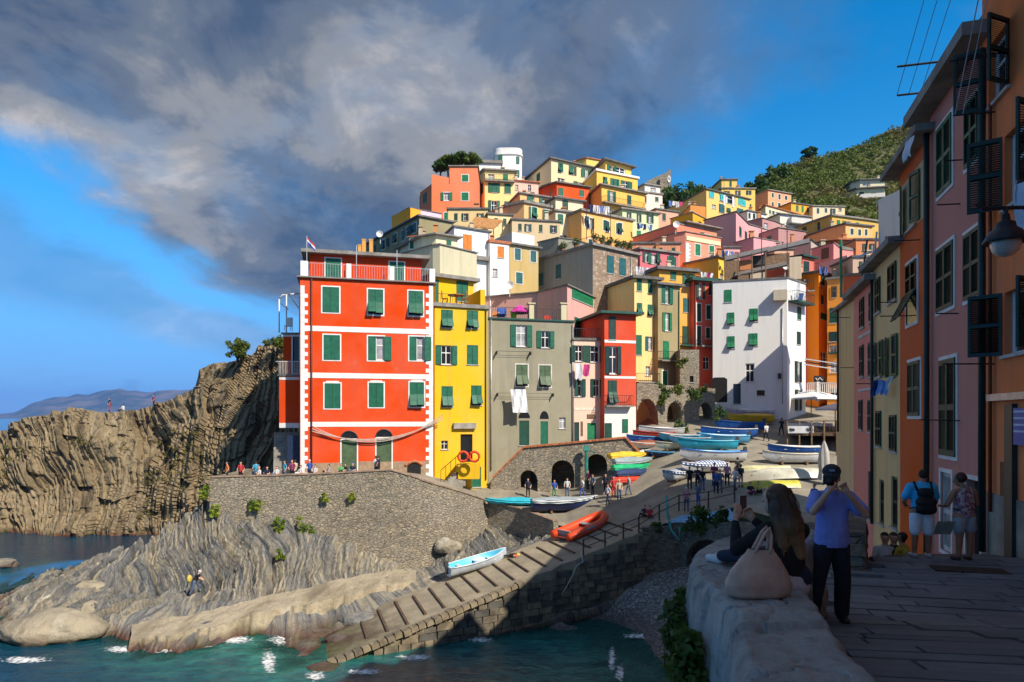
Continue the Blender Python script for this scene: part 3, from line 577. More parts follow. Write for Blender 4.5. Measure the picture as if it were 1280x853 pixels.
# ---------- terrace wall below the red house
tw = [(262, 597, 54), (300, 596, 54.1), (340, 595, 54.3), (419, 592, 54.5), (489, 588, 54.2), (513, 595, 54.3), (541, 605, 54.8), (576, 615, 56.5), (609, 626, 59.5), (650, 637, 57.4), (692, 652, 53.4)]
tp3 = [P(*a) for a in tw]; TL = [0]
for a, b in zip(tp3, tp3[1:]): TL.append(TL[-1] + (b.xy - a.xy).length)
wall = empty('terrace_wall', (tp3[0].x, tp3[0].y, 3), 'tall rubble stone wall holding up the terrace below the red house', 'wall')
m = MB(wall.location); arch_wall(m, [q_.xy for q_ in tp3], lambda u_: float(np.interp(u_, TL, [q_.z for q_ in tp3])) + 0.05 * math.sin(u_ * 2.1), lambda u_: 0.5, [], 0.5)
m.build('masonry', STONE, wall)
m = MB(wall.location); a, b = tp3[0], Vector((-24.6, 63, 8.0)); arch_wall(m, [b.xy, (a.x, a.y + .01)], lambda u_: tp3[0].z, lambda u_: 1.0, [], 0.5); m.build('return_wall', STONE, wall)
m = MB(wall.location)
for i in range(len(tp3) - 1):
    a, b = tp3[i], tp3[i + 1]; n_ = max(1, int((b - a).length / 0.9))
    for k in range(n_):
        p0, p1 = a.lerp(b, k / n_), a.lerp(b, (k + .97) / n_); d_ = (p1 - p0).normalized(); nn = Vector((d_.y, -d_.x, 0)); m.bar(p0 - nn * .22 + Vector((0, 0, .04)), p1 - nn * .22 + Vector((0, 0, .04)), 0.58, 0.1)
m.build('coping', flat('brick_coping', (0.36, 0.26, 0.18), .9, var=.5, scale=1.2, bump=.5), wall)
fl = MB(); inn = [(-24.6, 63, 7.6), (-22, 64, 7.6), (-19, 64, 7.7), (-14, 64, 7.9), (-9, 64, 8.0), (-7.5, 64, 7.8), (-6, 64, 7.3), (-4.5, 65, 6.6), (-2, 65, 5.8), (1, 63, 5.75), (4, 60, 5.55)]
for i in range(len(tp3) - 1):
    def wz(k): return tp3[k] - Vector((0, 0, (0.75, .75, .75, .75, .5, .25, .1, .05, .03, .03, .03)[k])) + Vector((0, .3, 0))
    fl.quad(wz(i), wz(i + 1), inn[i + 1], inn[i])
setp(fl.build('terrace_floor', STREET), kind='structure')
# ================================================================ house builder
def leaf_mesh(mat, n=9):
    m = MB(); f = 0.09
    m.box((-.5 + f / 2, .025, .5), (f, .05, 1)); m.box((.5 - f / 2, .025, .5), (f, .05, 1))
    for z in (.03, .5, .97): m.box((0, .025, z), (1 - 2 * f, .046, .06))
    for i in range(n):
        for z0, z1 in ((.06, .47), (.53, .94)):
            a = z0 + (z1 - z0) * i / n; b = z0 + (z1 - z0) * (i + 1) / n; x = .5 - f
            m.add([(-x, .008, b), (x, .008, b), (x, .042, a), (-x, .042, a)], [(0, 1, 2, 3), (3, 2, 1, 0)])
    return m.mesh('shutter', mat)
def plain_leaf(mat):
    m = MB(); m.box((0, .02, .5), (1, .03, 1))
    for x in (-.44, .44): m.box((x, .028, .5), (.1, .05, 1))
    for z in (.03, .5, .97): m.box((0, .028, z), (.78, .047, .06))
    return m.mesh('shutter', mat)
LEAF = {k: plain_leaf(v_) for k, v_ in GREEN.items()}; LEAFN = {}
def near_leaf(k):
    if k not in LEAFN: LEAFN[k] = leaf_mesh(GREEN[k], 13)
    return LEAFN[k]
PANE = {}
for k, v_ in (('glass', GLASS), ('curt', CURT)): PANE[k] = MB().quad((-.5, 0, 0), (.5, 0, 0), (.5, 0, 1), (-.5, 0, 1)).mesh('pane', v_)
def casement_mesh(mat):
    m = MB()
    for x in (-.46, 0, .46): m.box((x, .02, .5), (.08, .04, 1))
    for z in (.025, .62, .975): m.box((0, .02, z), (.9, .036, .05))
    return m.mesh('casement', mat)
CASE = {'w': casement_mesh(WHITE), 'n': casement_mesh(WOODO)}
SILLM = flat('marble_sill', (.5, .48, .44), .7)
class House:
    """a house given by the picture positions of its roof corners (all at one height) and the distance of one of them"""
    def __init__(s, name, label, pts, Y=None, ref=0, bot=None, zb=None, depth=7.0, col='cccccc', wear=.3, roof='slab', over=.3, rt=.22, cat='house', group=None, xy=None, ztop=None, backdir=None, hip=.5, roofmat=None, wallmat=None):
        if xy is None:
            zt = EYE + (HOR - pts[ref][1]) / F * Y; s.xy = []
            for px, py in pts:
                Yi = (zt - EYE) * F / (HOR - py); s.xy.append(Vector(((px - CX) / F * Yi, Yi)))
        else: s.xy = [Vector(q_) for q_ in xy]; zt = ztop
        s.zt = zt; c = sum(s.xy, Vector((0, 0))) / len(s.xy)
        if zb is None:
            zb = EYE + (HOR - bot) / F * c.y if bot is not None else min(float(hillz(c.x, c.y)) - 3, zt - 5)
        s.zb = zb; s.e = empty(name, (c.x, c.y, zb), label, cat, group); s.org = Vector((c.x, c.y, zb))
        a, b = s.xy[0], s.xy[-1]; d = max(zip(s.xy, s.xy[1:]), key=lambda w_: abs(w_[1].x / w_[1].y - w_[0].x / w_[0].y)); d = (d[1] - d[0]).normalized(); n = Vector((-d.y, d.x))
        if n.y < 0: n = -n
        if backdir is not None: n = Vector(backdir).normalized()
        s.back = [b + n * depth, a + n * depth]; s.poly = s.xy + s.back
        s.facets = []; s.holes = {}; s.col = col; s.wear = wear; s.mat = wallmat or plaster(col, wear); s.depth = depth
        s.roofkind = roof; s.over = over; s.rt = rt; s.hip = hip; s.roofmat = roofmat
        s.near = False; s.fcol = {}
    def facet(s, i): return s.xy[i], s.xy[i + 1]
    def uv(s, i, px, py):
        A, B = s.facet(i); d = (B - A).normalized(); sl_ = (px - CX) / F
        u_ = (sl_ * A.y - A.x) / (d.x - sl_ * d.y); t = A.y + u_ * d.y
        return u_, EYE + (HOR - py) / F * t, t
    def frame(s, i):
        A, B = s.facet(i); d = (B - A).normalized(); n = Vector((d.y, -d.x)); return A, d, n
    def pt(s, i, u_, z, off=0.0):
        A, d, n = s.frame(i); q_ = A + d * u_ + n * off; return Vector((q_.x, q_.y, z))
    def rect(s, i, x0, y0, x1, y1):
        xm = (x0 + x1) / 2; u0 = s.uv(i, x0, y0)[0]; u1 = s.uv(i, x1, y0)[0]; v1 = s.uv(i, xm, y0)[1]; v0 = s.uv(i, xm, y1)[1]
        return u0, u1, v0, v1
    def boxon(s, mb, i, u0, u1, v0, v1, o0, o1):
        A, d, n = s.frame(i); cu_ = (u0 + u1) / 2; q_ = A + d * cu_ + n * ((o0 + o1) / 2)
        M = Matrix(((d.x, n.x, 0), (d.y, n.y, 0), (0, 0, 1)))
        mb.box((q_.x, q_.y, (v0 + v1) / 2), (abs(u1 - u0), abs(o1 - o0), abs(v1 - v0)), M)
    def place(s, name, me, i, u_, z, off, parent, w=1, h=1, tilt=0.0, yaw=0.0):
        A, d, n = s.frame(i); rz = math.atan2(d.y, d.x); q_ = A + d * u_ + n * off
        o = link(name, me, parent, Vector((q_.x, q_.y, z)) - s.org); o.rotation_euler = (tilt, 0, rz + math.pi * 0 + yaw); o.scale = (w, -1, h)
        return o
    def win(s, st, i, x0, y0, x1, y1, k='g', sur=None, arch=False, curt=None, leafw=None):
        u0, u1, v0, v1 = s.rect(i, x0, y0, x1, y1); w, h = u1 - u0, v1 - v0; uc = (u0 + u1) / 2
        nm = 'door' if st in ('d', 'D') else 'window'
        lm = near_leaf(k) if s.near else LEAF[k]
        m = MB(s.org); b = 0.11 if not s.near else 0.10
        smat = sur or WHITE
        fr = None
        if sur is not None:
            for r in ((u0 - b, u1 + b, v1, v1 + b), (u0 - b, u0, v0, v1), (u1, u1 + b, v0, v1), (u0 - b, u1 + b, v0 - b, v0)): s.boxon(m, i, *r, -.02, .03)
            if arch: s.boxon(m, i, u0 + w * .1, u1 - w * .1, v1 + b, v1 + b * 1.9, -.02, .03)
        else:
            s.boxon(m, i, u0 - .08, u1 + .08, v0 - .07, v0, -.02, .08)
        par = m.build(nm, smat if sur is not None else SILLM, s.e)
        if st in ('o', 'p', 'l', 'r', 'd', 'D'):
            s.holes.setdefault(i, []).append((u0, u1, v0, v1))
            cur = RND.random() < .45 if curt is None else curt
            if st == 'd':
                o = s.place('door_leaf', lm, i, uc, v0, -.10, par, w, h)
            elif st == 'D':
                s.place('pane', PANE['glass'], i, uc, v0, -.18, par, w, h)
            else:
                s.place('pane', PANE['curt' if cur else 'glass'], i, uc, v0, -.18, par, w, h)
                if h > .7: s.place('casement', CASE['w'], i, uc, v0, -.175, par, w, h)
            lw = leafw or w * .52
            ya = RND.uniform(.05, .25)
            if st in ('o', 'l'): s.place('shutter', lm, i, u0 - lw / 2 * math.cos(ya) - .02, v0, .03 + lw / 2 * math.sin(ya), par, lw, h, yaw=ya * 1.0 - 2 * ya)
            if st in ('o', 'r'): s.place('shutter', lm, i, u1 + lw / 2 * math.cos(ya) + .02, v0, .03 + lw / 2 * math.sin(ya), par, lw, h, yaw=ya)
            if st == 'r' : s.place('shutter', lm, i, u0 + w * .25, v0, .01, par, w * .48, h)
            if st == 'l' : s.place('shutter', lm, i, u0 + w * .75, v0, .01, par, w * .48, h)
        elif st == 'c':
            for sg in (-1, 1): s.place('shutter', lm, i, uc + sg * w / 4, v0, .012, par, w / 2 - .015, h)
        elif st == 's':
            s.place('shutter', lm, i, uc, v0, .012, par, w, h)
        elif st == 'h':       # closed shutters whose lower flaps are pushed out
            hh = h * .5
            s.place('opening', PANE['glass'], i, uc, v0, .006, par, w, hh)
            for sg in (-1, 1):
                s.place('shutter', lm, i, uc + sg * w / 4, v0 + hh, .012, par, w / 2 - .015, hh)
                an = RND.uniform(.35, .6); o = s.place('flap', lm, i, uc + sg * w / 4, v0 + hh, .05, par, w / 2 - .015, -hh * 0.96, tilt=0)
                A, d, n = s.frame(i); o.rotation_euler = Matrix((tuple((d.x, d.y, 0)), tuple((-n.x, -n.y, 0)), (0, 0, 1))).transposed().to_euler()
                R = Matrix.Rotation(-an, 3, Vector((d.x, d.y, 0))); o.rotation_euler = (R @ Matrix((Vector((d.x, d.y, 0)), Vector((-n.x, -n.y, 0)), Vector((0, 0, 1)))).transposed()).to_euler()
        return par
    def band(s, i, x0, x1, y0, y1, mat=None, name='band', off=.025):
        u0, u1, v0, v1 = s.rect(i, x0, y0, x1, y1); m = MB(s.org); s.boxon(m, i, u0, u1, v0, v1, -.02, off); return m.build(name, mat or WHITE, s.e)
    def balcony(s, i, x0, x1, y, dep=.9, rail=1.0, mat=None, rmat=None, solid=None):
        u0 = s.uv(i, x0, y)[0]; u1 = s.uv(i, x1, y)[0]; z = s.uv(i, (x0 + x1) / 2, y)[1]; m = MB(s.org)
        s.boxon(m, i, u0, u1, z - .16, z, -.02, dep); b = m.build('balcony', mat or SLAB, s.e)
        m = MB(s.org)
        if solid: 
            for (a, c, e, f) in ((u0, u1, dep - .1, dep - .01), (u0, u0 + .09, 0, dep - .1), (u1 - .09, u1, 0, dep - .1)): s.boxon(m, i, a, c, z, z + rail, e, f)
        else: s.rails(m, i, u0, u1, z, rail, 0, dep - .05)
        r = m.build('railing', solid or rmat or IRON, b); 
        if not solid: r['kind'] = 'stuff'
        return b
    def rails(s, m, i, u0, u1, z, h, o0, o1, step=.22, ends=True):
        for zz in (z + .08, z + h): s.boxon(m, i, u0, u1, zz - .02, zz + .02, o1 - .02, o1 + .02)
        n_ = max(2, int((u1 - u0) / step))
        for k in range(n_ + 1):
            u_ = u0 + (u1 - u0) * k / n_; s.boxon(m, i, u_ - .011, u_ + .011, z, z + h, o1 - .011, o1 + .011)
        if ends and o1 - o0 > .3:
            for uu in (u0 + .02, u1 - .02):
                s.boxon(m, i, uu - .02, uu + .02, z + h - .02, z + h + .02, o0, o1)
                for k in range(int((o1 - o0) / step)): o = o0 + step * k; s.boxon(m, i, uu - .011, uu + .011, z, z + h, o - .011, o + .011)
    def rooftop_rail(s, i, x0, x1, h=1.0, name='railing', inset=.15, mat=None):
        u0 = s.uv(i, x0, 400)[0]; u1 = s.uv(i, x1, 400)[0]; m = MB(s.org); s.rails(m, i, u0, u1, s.zt + s.rt * .6, h, 0, -inset + .0, ends=False)
        r = m.build(name, mat or IRON, s.e); r['kind'] = 'stuff'; return r
    def pipe(s, i, x, y0, y1, r=.05, mat=None, off=.1):
        u_, z0, t = s.uv(i, x, y1); z1 = s.uv(i, x, y0)[1]; m = MB(s.org)
        m.tube([s.pt(i, u_, z0, off), s.pt(i, u_, z1, off)], r, 6); return m.build('drainpipe', mat or DGREEN, s.e, smooth=True)
    def chimney(s, px, Yoff=2.0, h=1.2, w=.6, mat=None, i=0):
        u_ = s.uv(i, px, 300)[0]; p = s.pt(i, u_, s.zt, -Yoff); m = MB(s.org)
        m.box(p + Vector((0, 0, h / 2)), (w, w, h)); m.box(p + Vector((0, 0, h + .2)), (w * .7, w * .7, .3)); m.box(p + Vector((0, 0, h + .4)), (w * 1.3, w * 1.3, .1))
        return m.build('chimney', mat or plaster('d9a070', .4), s.roofo or s.e)
    def finish(s):
        zb, zt = s.zb, s.zt; m = MB(s.org); n = len(s.poly)
        for i in range(n):
            a, b = s.poly[i], s.poly[(i + 1) % n]; L = (b - a).length
            if L < 1e-4: continue
            d = (b - a) / L; nn = Vector((d.y, -d.x))
            hs_ = s.holes.get(i, []) if i < len(s.xy) - 1 else []
            us = sorted({0.0, L} | {x for h in hs_ for x in h[:2] if 0 < x < L}); vs_ = sorted({zb, zt} | {x for h in hs_ for x in h[2:] if zb < x < zt})
            def pt(u_, z, o=0): q_ = a + d * u_ + nn * o; return (q_.x, q_.y, z)
            for p in range(len(us) - 1):
                for q in range(len(vs_) - 1):
                    uc, vc = (us[p] + us[p + 1]) / 2, (vs_[q] + vs_[q + 1]) / 2
                    if any(h[0] < uc < h[1] and h[2] < vc < h[3] for h in hs_): continue
                    m.quad(pt(us[p], vs_[q]), pt(us[p + 1], vs_[q]), pt(us[p + 1], vs_[q + 1]), pt(us[p], vs_[q + 1]))
            for (u0, u1, v0, v1) in hs_:
                o = -.2
                m.quad(pt(u0, v0), pt(u0, v1), pt(u0, v1, o), pt(u0, v0, o)); m.quad(pt(u1, v1), pt(u1, v0), pt(u1, v0, o), pt(u1, v1, o))
                m.quad(pt(u0, v1), pt(u1, v1), pt(u1, v1, o), pt(u0, v1, o)); m.quad(pt(u1, v0), pt(u0, v0), pt(u0, v0, o), pt(u1, v0, o))
        if s.roofkind is None: m.add([(q_.x, q_.y, zt) for q_ in s.poly], [tuple(range(n))])
        m.build('wall', s.mat, s.e)
        s.roofo = None
        if s.roofkind:
            c = sum(s.poly, Vector((0, 0))) / n; out = []
            for i in range(n):
                p0, p1, p2 = s.poly[i - 1], s.poly[i], s.poly[(i + 1) % n]; d1 = (p1 - p0).normalized(); d2 = (p2 - p1).normalized()
                n1, n2 = Vector((d1.y, -d1.x)), Vector((d2.y, -d2.x)); bs = n1 + n2; bs = bs / max(.35, bs.dot(n1) if bs.length > 0 else 1)
                if bs.length > 2.5: bs = bs.normalized() * 2.5
                q_ = p1 + bs * s.over
                if (q_ - c).length < (p1 - c).length: q_ = p1 + (p1 - c).normalized() * s.over
                out.append(q_)
            rm = s.roofmat or {'slab': SLAB, 'slate': SLATE, 'tile': TERRA, 'green': DGREEN}[s.roofkind]
            m = MB(s.org); z0, z1 = zt + .004, zt + s.rt
            vs_ = [(q_.x, q_.y, z0) for q_ in out] + [(q_.x, q_.y, z1) for q_ in out] + [(c.x, c.y, z1 + s.hip)]
            fs = [tuple(range(n))[::-1]] + [(i, (i + 1) % n, n + (i + 1) % n, n + i) for i in range(n)] + [(n + i, n + (i + 1) % n, 2 * n) for i in range(n)]
            m.add(vs_, fs); s.roofo = m.build('roof', rm, s.e)
        return s
def H_(name, label, pts, Y, wins=(), ref=0, **k):
    near = k.pop('near', False); extra = k.pop('extra', None); sur = k.pop('sur', None)
    h = House(name, label, pts, Y, ref, **k); h.near = near
    for w in wins:
        st, i, x0, y0, x1, y1 = w[:6]; kk = w[6] if len(w) > 6 else 'g'; sr = w[7] if len(w) > 7 else sur
        h.win(st, i, x0, y0, x1, y1, kk, sr)
    if Y is not None and Y > 76 and wins:
        fi = len(h.xy) - 2; ex = [CX + F * q.x / q.y for q in (h.xy[fi], h.xy[fi + 1])]; more = []
        for yy_ in sorted({round((w[3] + w[5]) / 16) for w in wins if w[1] == fi}):
            rw_ = sorted([w for w in wins if w[1] == fi and round((w[3] + w[5]) / 16) == yy_], key=lambda w: w[2]); w0 = rw_[0]; ww = min(w0[4] - w0[2], 7)
            xs_ = [ex[0]] + [x for w in rw_ for x in (w[2] - (3 if w[0] == 'o' else 0), w[4] + (3 if w[0] == 'o' else 0))] + [ex[1]]
            for a_, b_ in zip(xs_[::2], xs_[1::2]):
                n_ = int((b_ - a_ - 4) / (ww * 2.3 + 3))
                for q in range(n_):
                    xc = a_ + (b_ - a_) * (q + .5) / n_ if n_ else 0; tys = [HOR - (h.zt - EYE) * F / q_.y for q_ in (h.xy[fi], h.xy[fi + 1])]; dy = (xc - (w0[2] + w0[4]) / 2) * (tys[1] - tys[0]) / (ex[1] - ex[0]); more.append((RND.choice(('s', 'h', 'o')), fi, xc - ww / 2, w0[3] + dy, xc + ww / 2, w0[5] + dy) + tuple(w0[6:]))
        for w in more: h.win(w[0], fi, *w[2:6], w[6] if len(w) > 6 else 'g', w[7] if len(w) > 7 else sur)
        wins = list(wins) + more
    if Y is not None and Y > 70 and wins:
        fi = len(h.xy) - 2; row = [w for w in wins if w[1] == fi]
        if row:
            yl = max(w[5] for w in row); row = [w for w in row if w[5] > yl - 9]
            for k_ in (1, 2, 3):
                dy = k_ * 3.0 * F / Y
                for w in row:
                    if h.uv(fi, w[2], w[5] + dy)[1] > h.zb + .4: h.win(RND.choice(('s', 's', 'o', 'h', w[0])) if w[0] != 'p' else 'p', fi, w[2], w[3] + dy, w[4], w[5] + dy, w[6] if len(w) > 6 else 'g', w[7] if len(w) > 7 else sur)
    if extra: extra(h)
    h.finish()
    if h.roofo is not None and h.xy[0].y > 66:
        i = len(h.xy) - 2; L = (h.xy[i + 1] - h.xy[i]).length
        for q in range(RND.choice((0, 1, 1, 2))):
            u_ = L * RND.uniform(.15, .85); p = h.pt(i, u_, h.zt, -RND.uniform(1.0, max(1.2, h.depth * .6))); m = MB(h.org); hh = RND.uniform(.7, 1.4); w_ = RND.uniform(.4, .6)
            m.box(p + Vector((0, 0, hh / 2)), (w_, w_, hh)); m.box(p + Vector((0, 0, hh + .12)), (w_ * .7, w_ * .7, .2)); m.box(p + Vector((0, 0, hh + .26)), (w_ * 1.25, w_ * 1.25, .09)); m.build('chimney', plaster(RND.choice(('c98a5a', 'b7a88c', 'd8c8a8')), .4), h.roofo)
    return h
# ================================================================ houses along the harbour
CREAMT = flat('cream_trim', (0.72, 0.66, 0.52), .8, var=.15); PALE = flat('pale_trim', (.66, .63, .57), .8, var=.2)
# ---- the big red house
RED = plaster('d64200', .06)
h = House('red_house', 'tall orange-red house with white quoins and bands on the sea terrace', [(375, 347), (542, 355)], 58, bot=606, depth=10, col='d64200', wear=.14, roof='slab', over=.25, rt=.12, hip=0)
for (st, x0, y0, x1, y1, ar) in (('c', 403, 359, 424, 390.6, 0), ('h', 460, 362, 479, 393.7, 0), ('h', 510.5, 364, 528.7, 395, 0), ('c', 404.5, 419, 425, 450, 0), ('r', 460, 420.6, 480, 450.6, 0), ('r', 511.6, 421, 530, 450.6, 0), ('c', 405.7, 479.4, 425.6, 510.5, 1), ('c', 461, 478.7, 479.5, 509, 1), ('h', 512, 478, 530, 508.7, 1)):
    h.win(st, 0, x0, y0, x1, y1, 'g', WHITE, arch=bool(ar), curt=True, leafw=.62 if st == 'r' else None)
for x0, y0, x1, y1 in ((427, 550, 446, 592), (470.6, 548, 489.4, 592)):
    d_ = h.win('d', 0, x0, y0, x1, y1, 'v', WHITE)
    u0, u1, v0, v1 = h.rect(0, x0, y0, x1, y1); m = MB(h.org); uc = (u0 + u1) / 2; r = (u1 - u0) / 2
    m.add([h.pt(0, uc + r * math.cos(t), v1 + .1 + r * .95 * math.sin(t), .012) for t in np.linspace(0, math.pi, 12)], [tuple(range(12))]); m.build('fanlight', GLASS, d_)
    m = MB(h.org)
    for t in np.linspace(0.15, math.pi - .15, 8): m.bar(h.pt(0, uc, v1 + .12, .03), h.pt(0, uc + r * math.cos(t), v1 + .1 + r * .95 * math.sin(t), .03), .03)
    m.tube([h.pt(0, uc + (r + .05) * math.cos(t), v1 + .1 + (r + .05) * .95 * math.sin(t), .03) for t in np.linspace(0, math.pi, 14)], .06, 6); m.build('fan_grille', IRON, d_)
for x0, x1, ya, yb in ((375, 545, 409.5, 416), (375, 545, 467, 473.5), (350, 545, 527.5, 533.5)): h.band(0, max(x0, 376), min(x1, 541.5), ya, yb)
rw = h.band(0, 470, 541, 577, 606, flat('plinth_render', (.36, .25, .16), .9, var=.3), 'plinth', .02); h.band(0, 446.5, 470, 577, 606, flat('plinth_render', (.36, .25, .16)), 'plinth', .02); h.band(0, 376, 427, 579, 606, flat('plinth_render', (.36, .25, .16)), 'plinth', .02)
for ex, sg in ((375.6, 1), (541.4, -1)):          # quoins: a white strip with teeth
    y = 357
    while y < 604:
        tooth = int((y - 357) / 5.2) % 2; w_ = 5.2 + 4.0 * tooth; x0, x1 = (ex, ex + w_) if sg > 0 else (ex - w_, ex)
        h.band(0, x0, x1, y, y + 5.1, None, 'quoin', .03 + .003 * tooth); y += 5.2
h.pipe(0, 389.5, 349, 596, .07, flat('brown_pipe', (.10, .05, .035), .6), .12)
for x0, x1, y0, y1 in ((375.5, 385, 326, 346.5), (433, 439, 329.5, 348.5), (487, 493, 333, 351), (537, 544, 336, 354)): # terrace pillars
    u0, u1, v0, v1 = h.rect(0, x0, y0, x1, y1); m = MB(h.org); h.boxon(m, 0, u0, u1, v0 - .1, v1, -.55, -.05); m.build('terrace_pillar', WHITE, h.e)
h.rooftop_rail(0, 376, 541, 1.25, mat=STEEL)
# basement arch with brick rim
m = MB(h.org); u0, u1, v0, v1 = h.rect(0, 509, 583, 526, 598); m.add([h.pt(0, u0, v0, .03), h.pt(0, u1, v0, .03)] + [h.pt(0, u0 + (u1 - u0) * (1 - k / 8), v1 + .35 * math.sin(math.pi * k / 8), .03) for k in range(9)], [tuple(range(11))]); cel = m.build('cellar_shade_panel', DARK, h.e)  # flat panel on the wall, the cellar's inner shade is its dark colour
m = MB(h.org); m.tube([h.pt(0, u0 - .15 + (u1 - u0 + .3) * k / 8, v1 + .1 + .35 * math.sin(math.pi * k / 8), .06) for k in range(9)], .13, 6); m.build('brick_rim', TERRA, cel)
h.finish()
# penthouse on its terrace
u_, z_, t_p = h.uv(0, 385, 346); A, d, n = h.frame(0)
ph = House('red_penthouse', 'red roof pavilion with two green doors on the red house terrace', None, xy=[h.pt(0, .7, 0, -2.2).xy, h.pt(0, 10.6, 0, -2.2).xy], ztop=EYE + (HOR - 321) / F * 61.4, zb=h.zt + .1, depth=6, col='cb3c00', wear=.08, roof='slab', over=.7, rt=.3, hip=.3)
ph.win('c', 0, 407, 323.5, 426, 347, 'g', WHITE); ph.win('c', 0, 487, 328, 505, 352, 'g', WHITE)
ph.finish()
# wires and floodlights slung across the front
m = MB(); p0, p1 = h.pt(0, 1.0, EYE + (HOR - 545) / F * 58, .3), h.pt(0, 12.2, EYE + (HOR - 530) / F * 61, .3)
for off, sg in ((0, 1.5), (.25, 1.9), (-.2, 1.2)):
    m.tube([p0.lerp(p1, t) + Vector((0, 0, off - sg * 4 * t * (1 - t) + .6)) for t in np.linspace(0, 1, 14)], .04, 5)
setp(m.build('cable_bundle', flat('pale_cable', (.5, .42, .36), .7)), 'sagging cable bundle strung across the red house front', 'cable')
# flag on the red house
fl_ = empty('flag', h.pt(0, .55, h.zt, -.1), 'small red white and blue flag on a pole on the red house corner', 'flag'); m = MB(fl_.location); p = Vector(fl_.location)
m.tube([p, p + Vector((0, 0, 3.6))], .03, 6); m.build('pole', STEEL, fl_)
for k, c in enumerate(((.6, .03, .03), (.75, .75, .75), (.03, .05, .3))):
    m = MB(fl_.location)
    for j in range(6):
        def q(jj, kk): return p + Vector((.05 + jj * .11, .05 * math.sin(jj * 1.3), 3.5 - jj * .12 - kk * .17))
        m.quad(q(j, k), q(j, k + 1), q(j + 1, k + 1), q(j + 1, k))
    m.build('stripe', flat('flag_%d' % k, c, .8), fl_)
# television aerials and poles on the terrace
m = MB()
for u_, hh in ((4.7, 3.0), (8.2, 2.8)): b = h.pt(0, u_, h.zt + .1, -.3); m.tube([b, b + Vector((0, 0, hh))], .035, 6)
setp(m.build('awning_poles', STEEL), 'two thin pale awning poles on the red house terrace', 'pole')
# ---- annex on the left with balcony and pergola
ax = House('red_annex', 'small red annex with balconies and white pergola on the sea side of the red house', [(349, 470), (374.6, 470)], 60.2, bot=533, depth=6, col='d64200', wear=.06, roof='slab', over=.12, rt=.16, hip=0)
ax.band(0, 349.2, 374.4, 529, 535); ax.band(0, 349.2, 374.4, 471.5, 475); ax.finish()
ax2 = House('red_annex_upper_room', 'upper red room of the annex behind the little balcony', None, xy=[(P(354, 470, 61.3)).xy, (P(374.8, 470, 61.3)).xy], ztop=EYE + (HOR - 418) / F * 61.3, zb=ax.zt, depth=5, col='d64200', wear=.06, roof='slab', over=.15, rt=.14, hip=0)
ax2.win('D', 0, 366, 420, 374, 467, 'w', WHITE); ax2.band(0, 354, 375, 418.5, 421); ax2.finish()
pg = empty('pergola', P(352, 414, 61.3), 'white tubular pergola frame on the annex roof', 'pergola'); m = MB(pg.location)
for x in (349, 358, 374.5):
    a, b = P(x, 416, 61.5), P(x, 369 if x > 350 else 374, 61.5); m.tube([a, b], .06, 6)
m.tube([P(349, 374, 61.5), P(353, 369, 61.5), P(374.5, 367, 61.5)], .06, 6); m.tube([P(349, 378, 62.5), P(360, 387, 61.5)], .05, 6); m.tube([P(362, 370, 61.5), P(374, 386, 61.5)], .05, 6)
m.build('frame', WHITE, pg, smooth=True)
ch = empty('garden_chair', P(360.5, 414, 61), 'white plastic chair under the pergola on the annex roof', 'chair'); m = MB(ch.location); c = Vector(ch.location)
m.box(c + Vector((0, 0, .45)), (.6, .55, .05)); m.build('seat', WHITE, ch); m = MB(ch.location); m.box(c + Vector((0, .28, .85)), (.6, .06, .8)); m.build('backrest', WHITE, ch)
for sx_ in (-.26, .26):
    for sy_ in (-.24, .24): m = MB(ch.location); m.bar(c + Vector((sx_, sy_, 0)), c + Vector((sx_, sy_, .45)), .05); m.build('leg', WHITE, ch)
rl = MB(); z0 = ax.zt + .16
for a, b in ((P(349, 452, 59.9), P(374, 452, 59.9)), (P(345, 452, 60), P(349, 452, 59.9))): rl.bar(a, b, .05)
for x in np.linspace(349, 374, 14): q = P(x, 452, 59.9); rl.bar((q.x, q.y, z0), q, .025)
o = rl.build('balcony_railing', WHITE); o.parent = ax.e; o.location = -Vector(ax.e.location); o['kind'] = 'stuff'
m = MB()
for k in range(11):
    a = P(352, 578 - k * 3.6, 60 + k * .35); m.box(a + Vector((.6, .2, -1.2)), (2.6, .5, 2.6))
setp(m.build('sea_stair', CONC), 'concrete stair climbing the cliff beside the red house', 'stairs')
p = P(373, 578, 58.9); m = MB(p); m.box(p + Vector((-.5, .2, 1.1)), (1.0, .12, 2.4)); setp(m.build('blue_door', flat('blue_door', (.02, .035, .08), .5)), 'dark blue door at the foot of the red house corner', 'door')
# ---- yellow house
def yx(h):
    h.pipe(0, 607, 388, 600, .06, DGREEN); m = MB(h.org); u0, u1, v0, v1 = h.rect(0, 566, 529, 594, 536); h.boxon(m, 0, u0, u1, v0, v1, 0, .35); m.build('door_canopy', CONC, h.e)
    h.rooftop_rail(0, 545, 590, 1.0)
    m = MB(h.org); u0, u1, v0, v1 = h.rect(0, 601, 366, 607, 385); h.boxon(m, 0, u0, u1, v0, v1 + .3, -4, -.1); m.build('terrace_parapet', plaster('e0b41c', .1), h.e)
H_('yellow_house', 'narrow bright yellow house between the red and the grey house', [(543.2, 383), (609.5, 387)], 61.2, [('h', 0, 551.5, 387.5, 566, 410), ('h', 0, 583.6, 388.6, 597.6, 411), ('o', 0, 551.5, 432, 564.4, 456), ('c', 0, 583.8, 431.6, 597.6, 456), ('h', 0, 552, 483, 566, 508.7), ('h', 0, 589, 482, 602, 507), ('D', 0, 575.6, 543, 590.6, 578), ('p', 0, 551.5, 551, 560, 562), ('d', 0, 590, 584, 601.4, 609)], bot=620, depth=9, col='e0b41c', wear=.3, over=.2, rt=.35, hip=0, extra=yx)
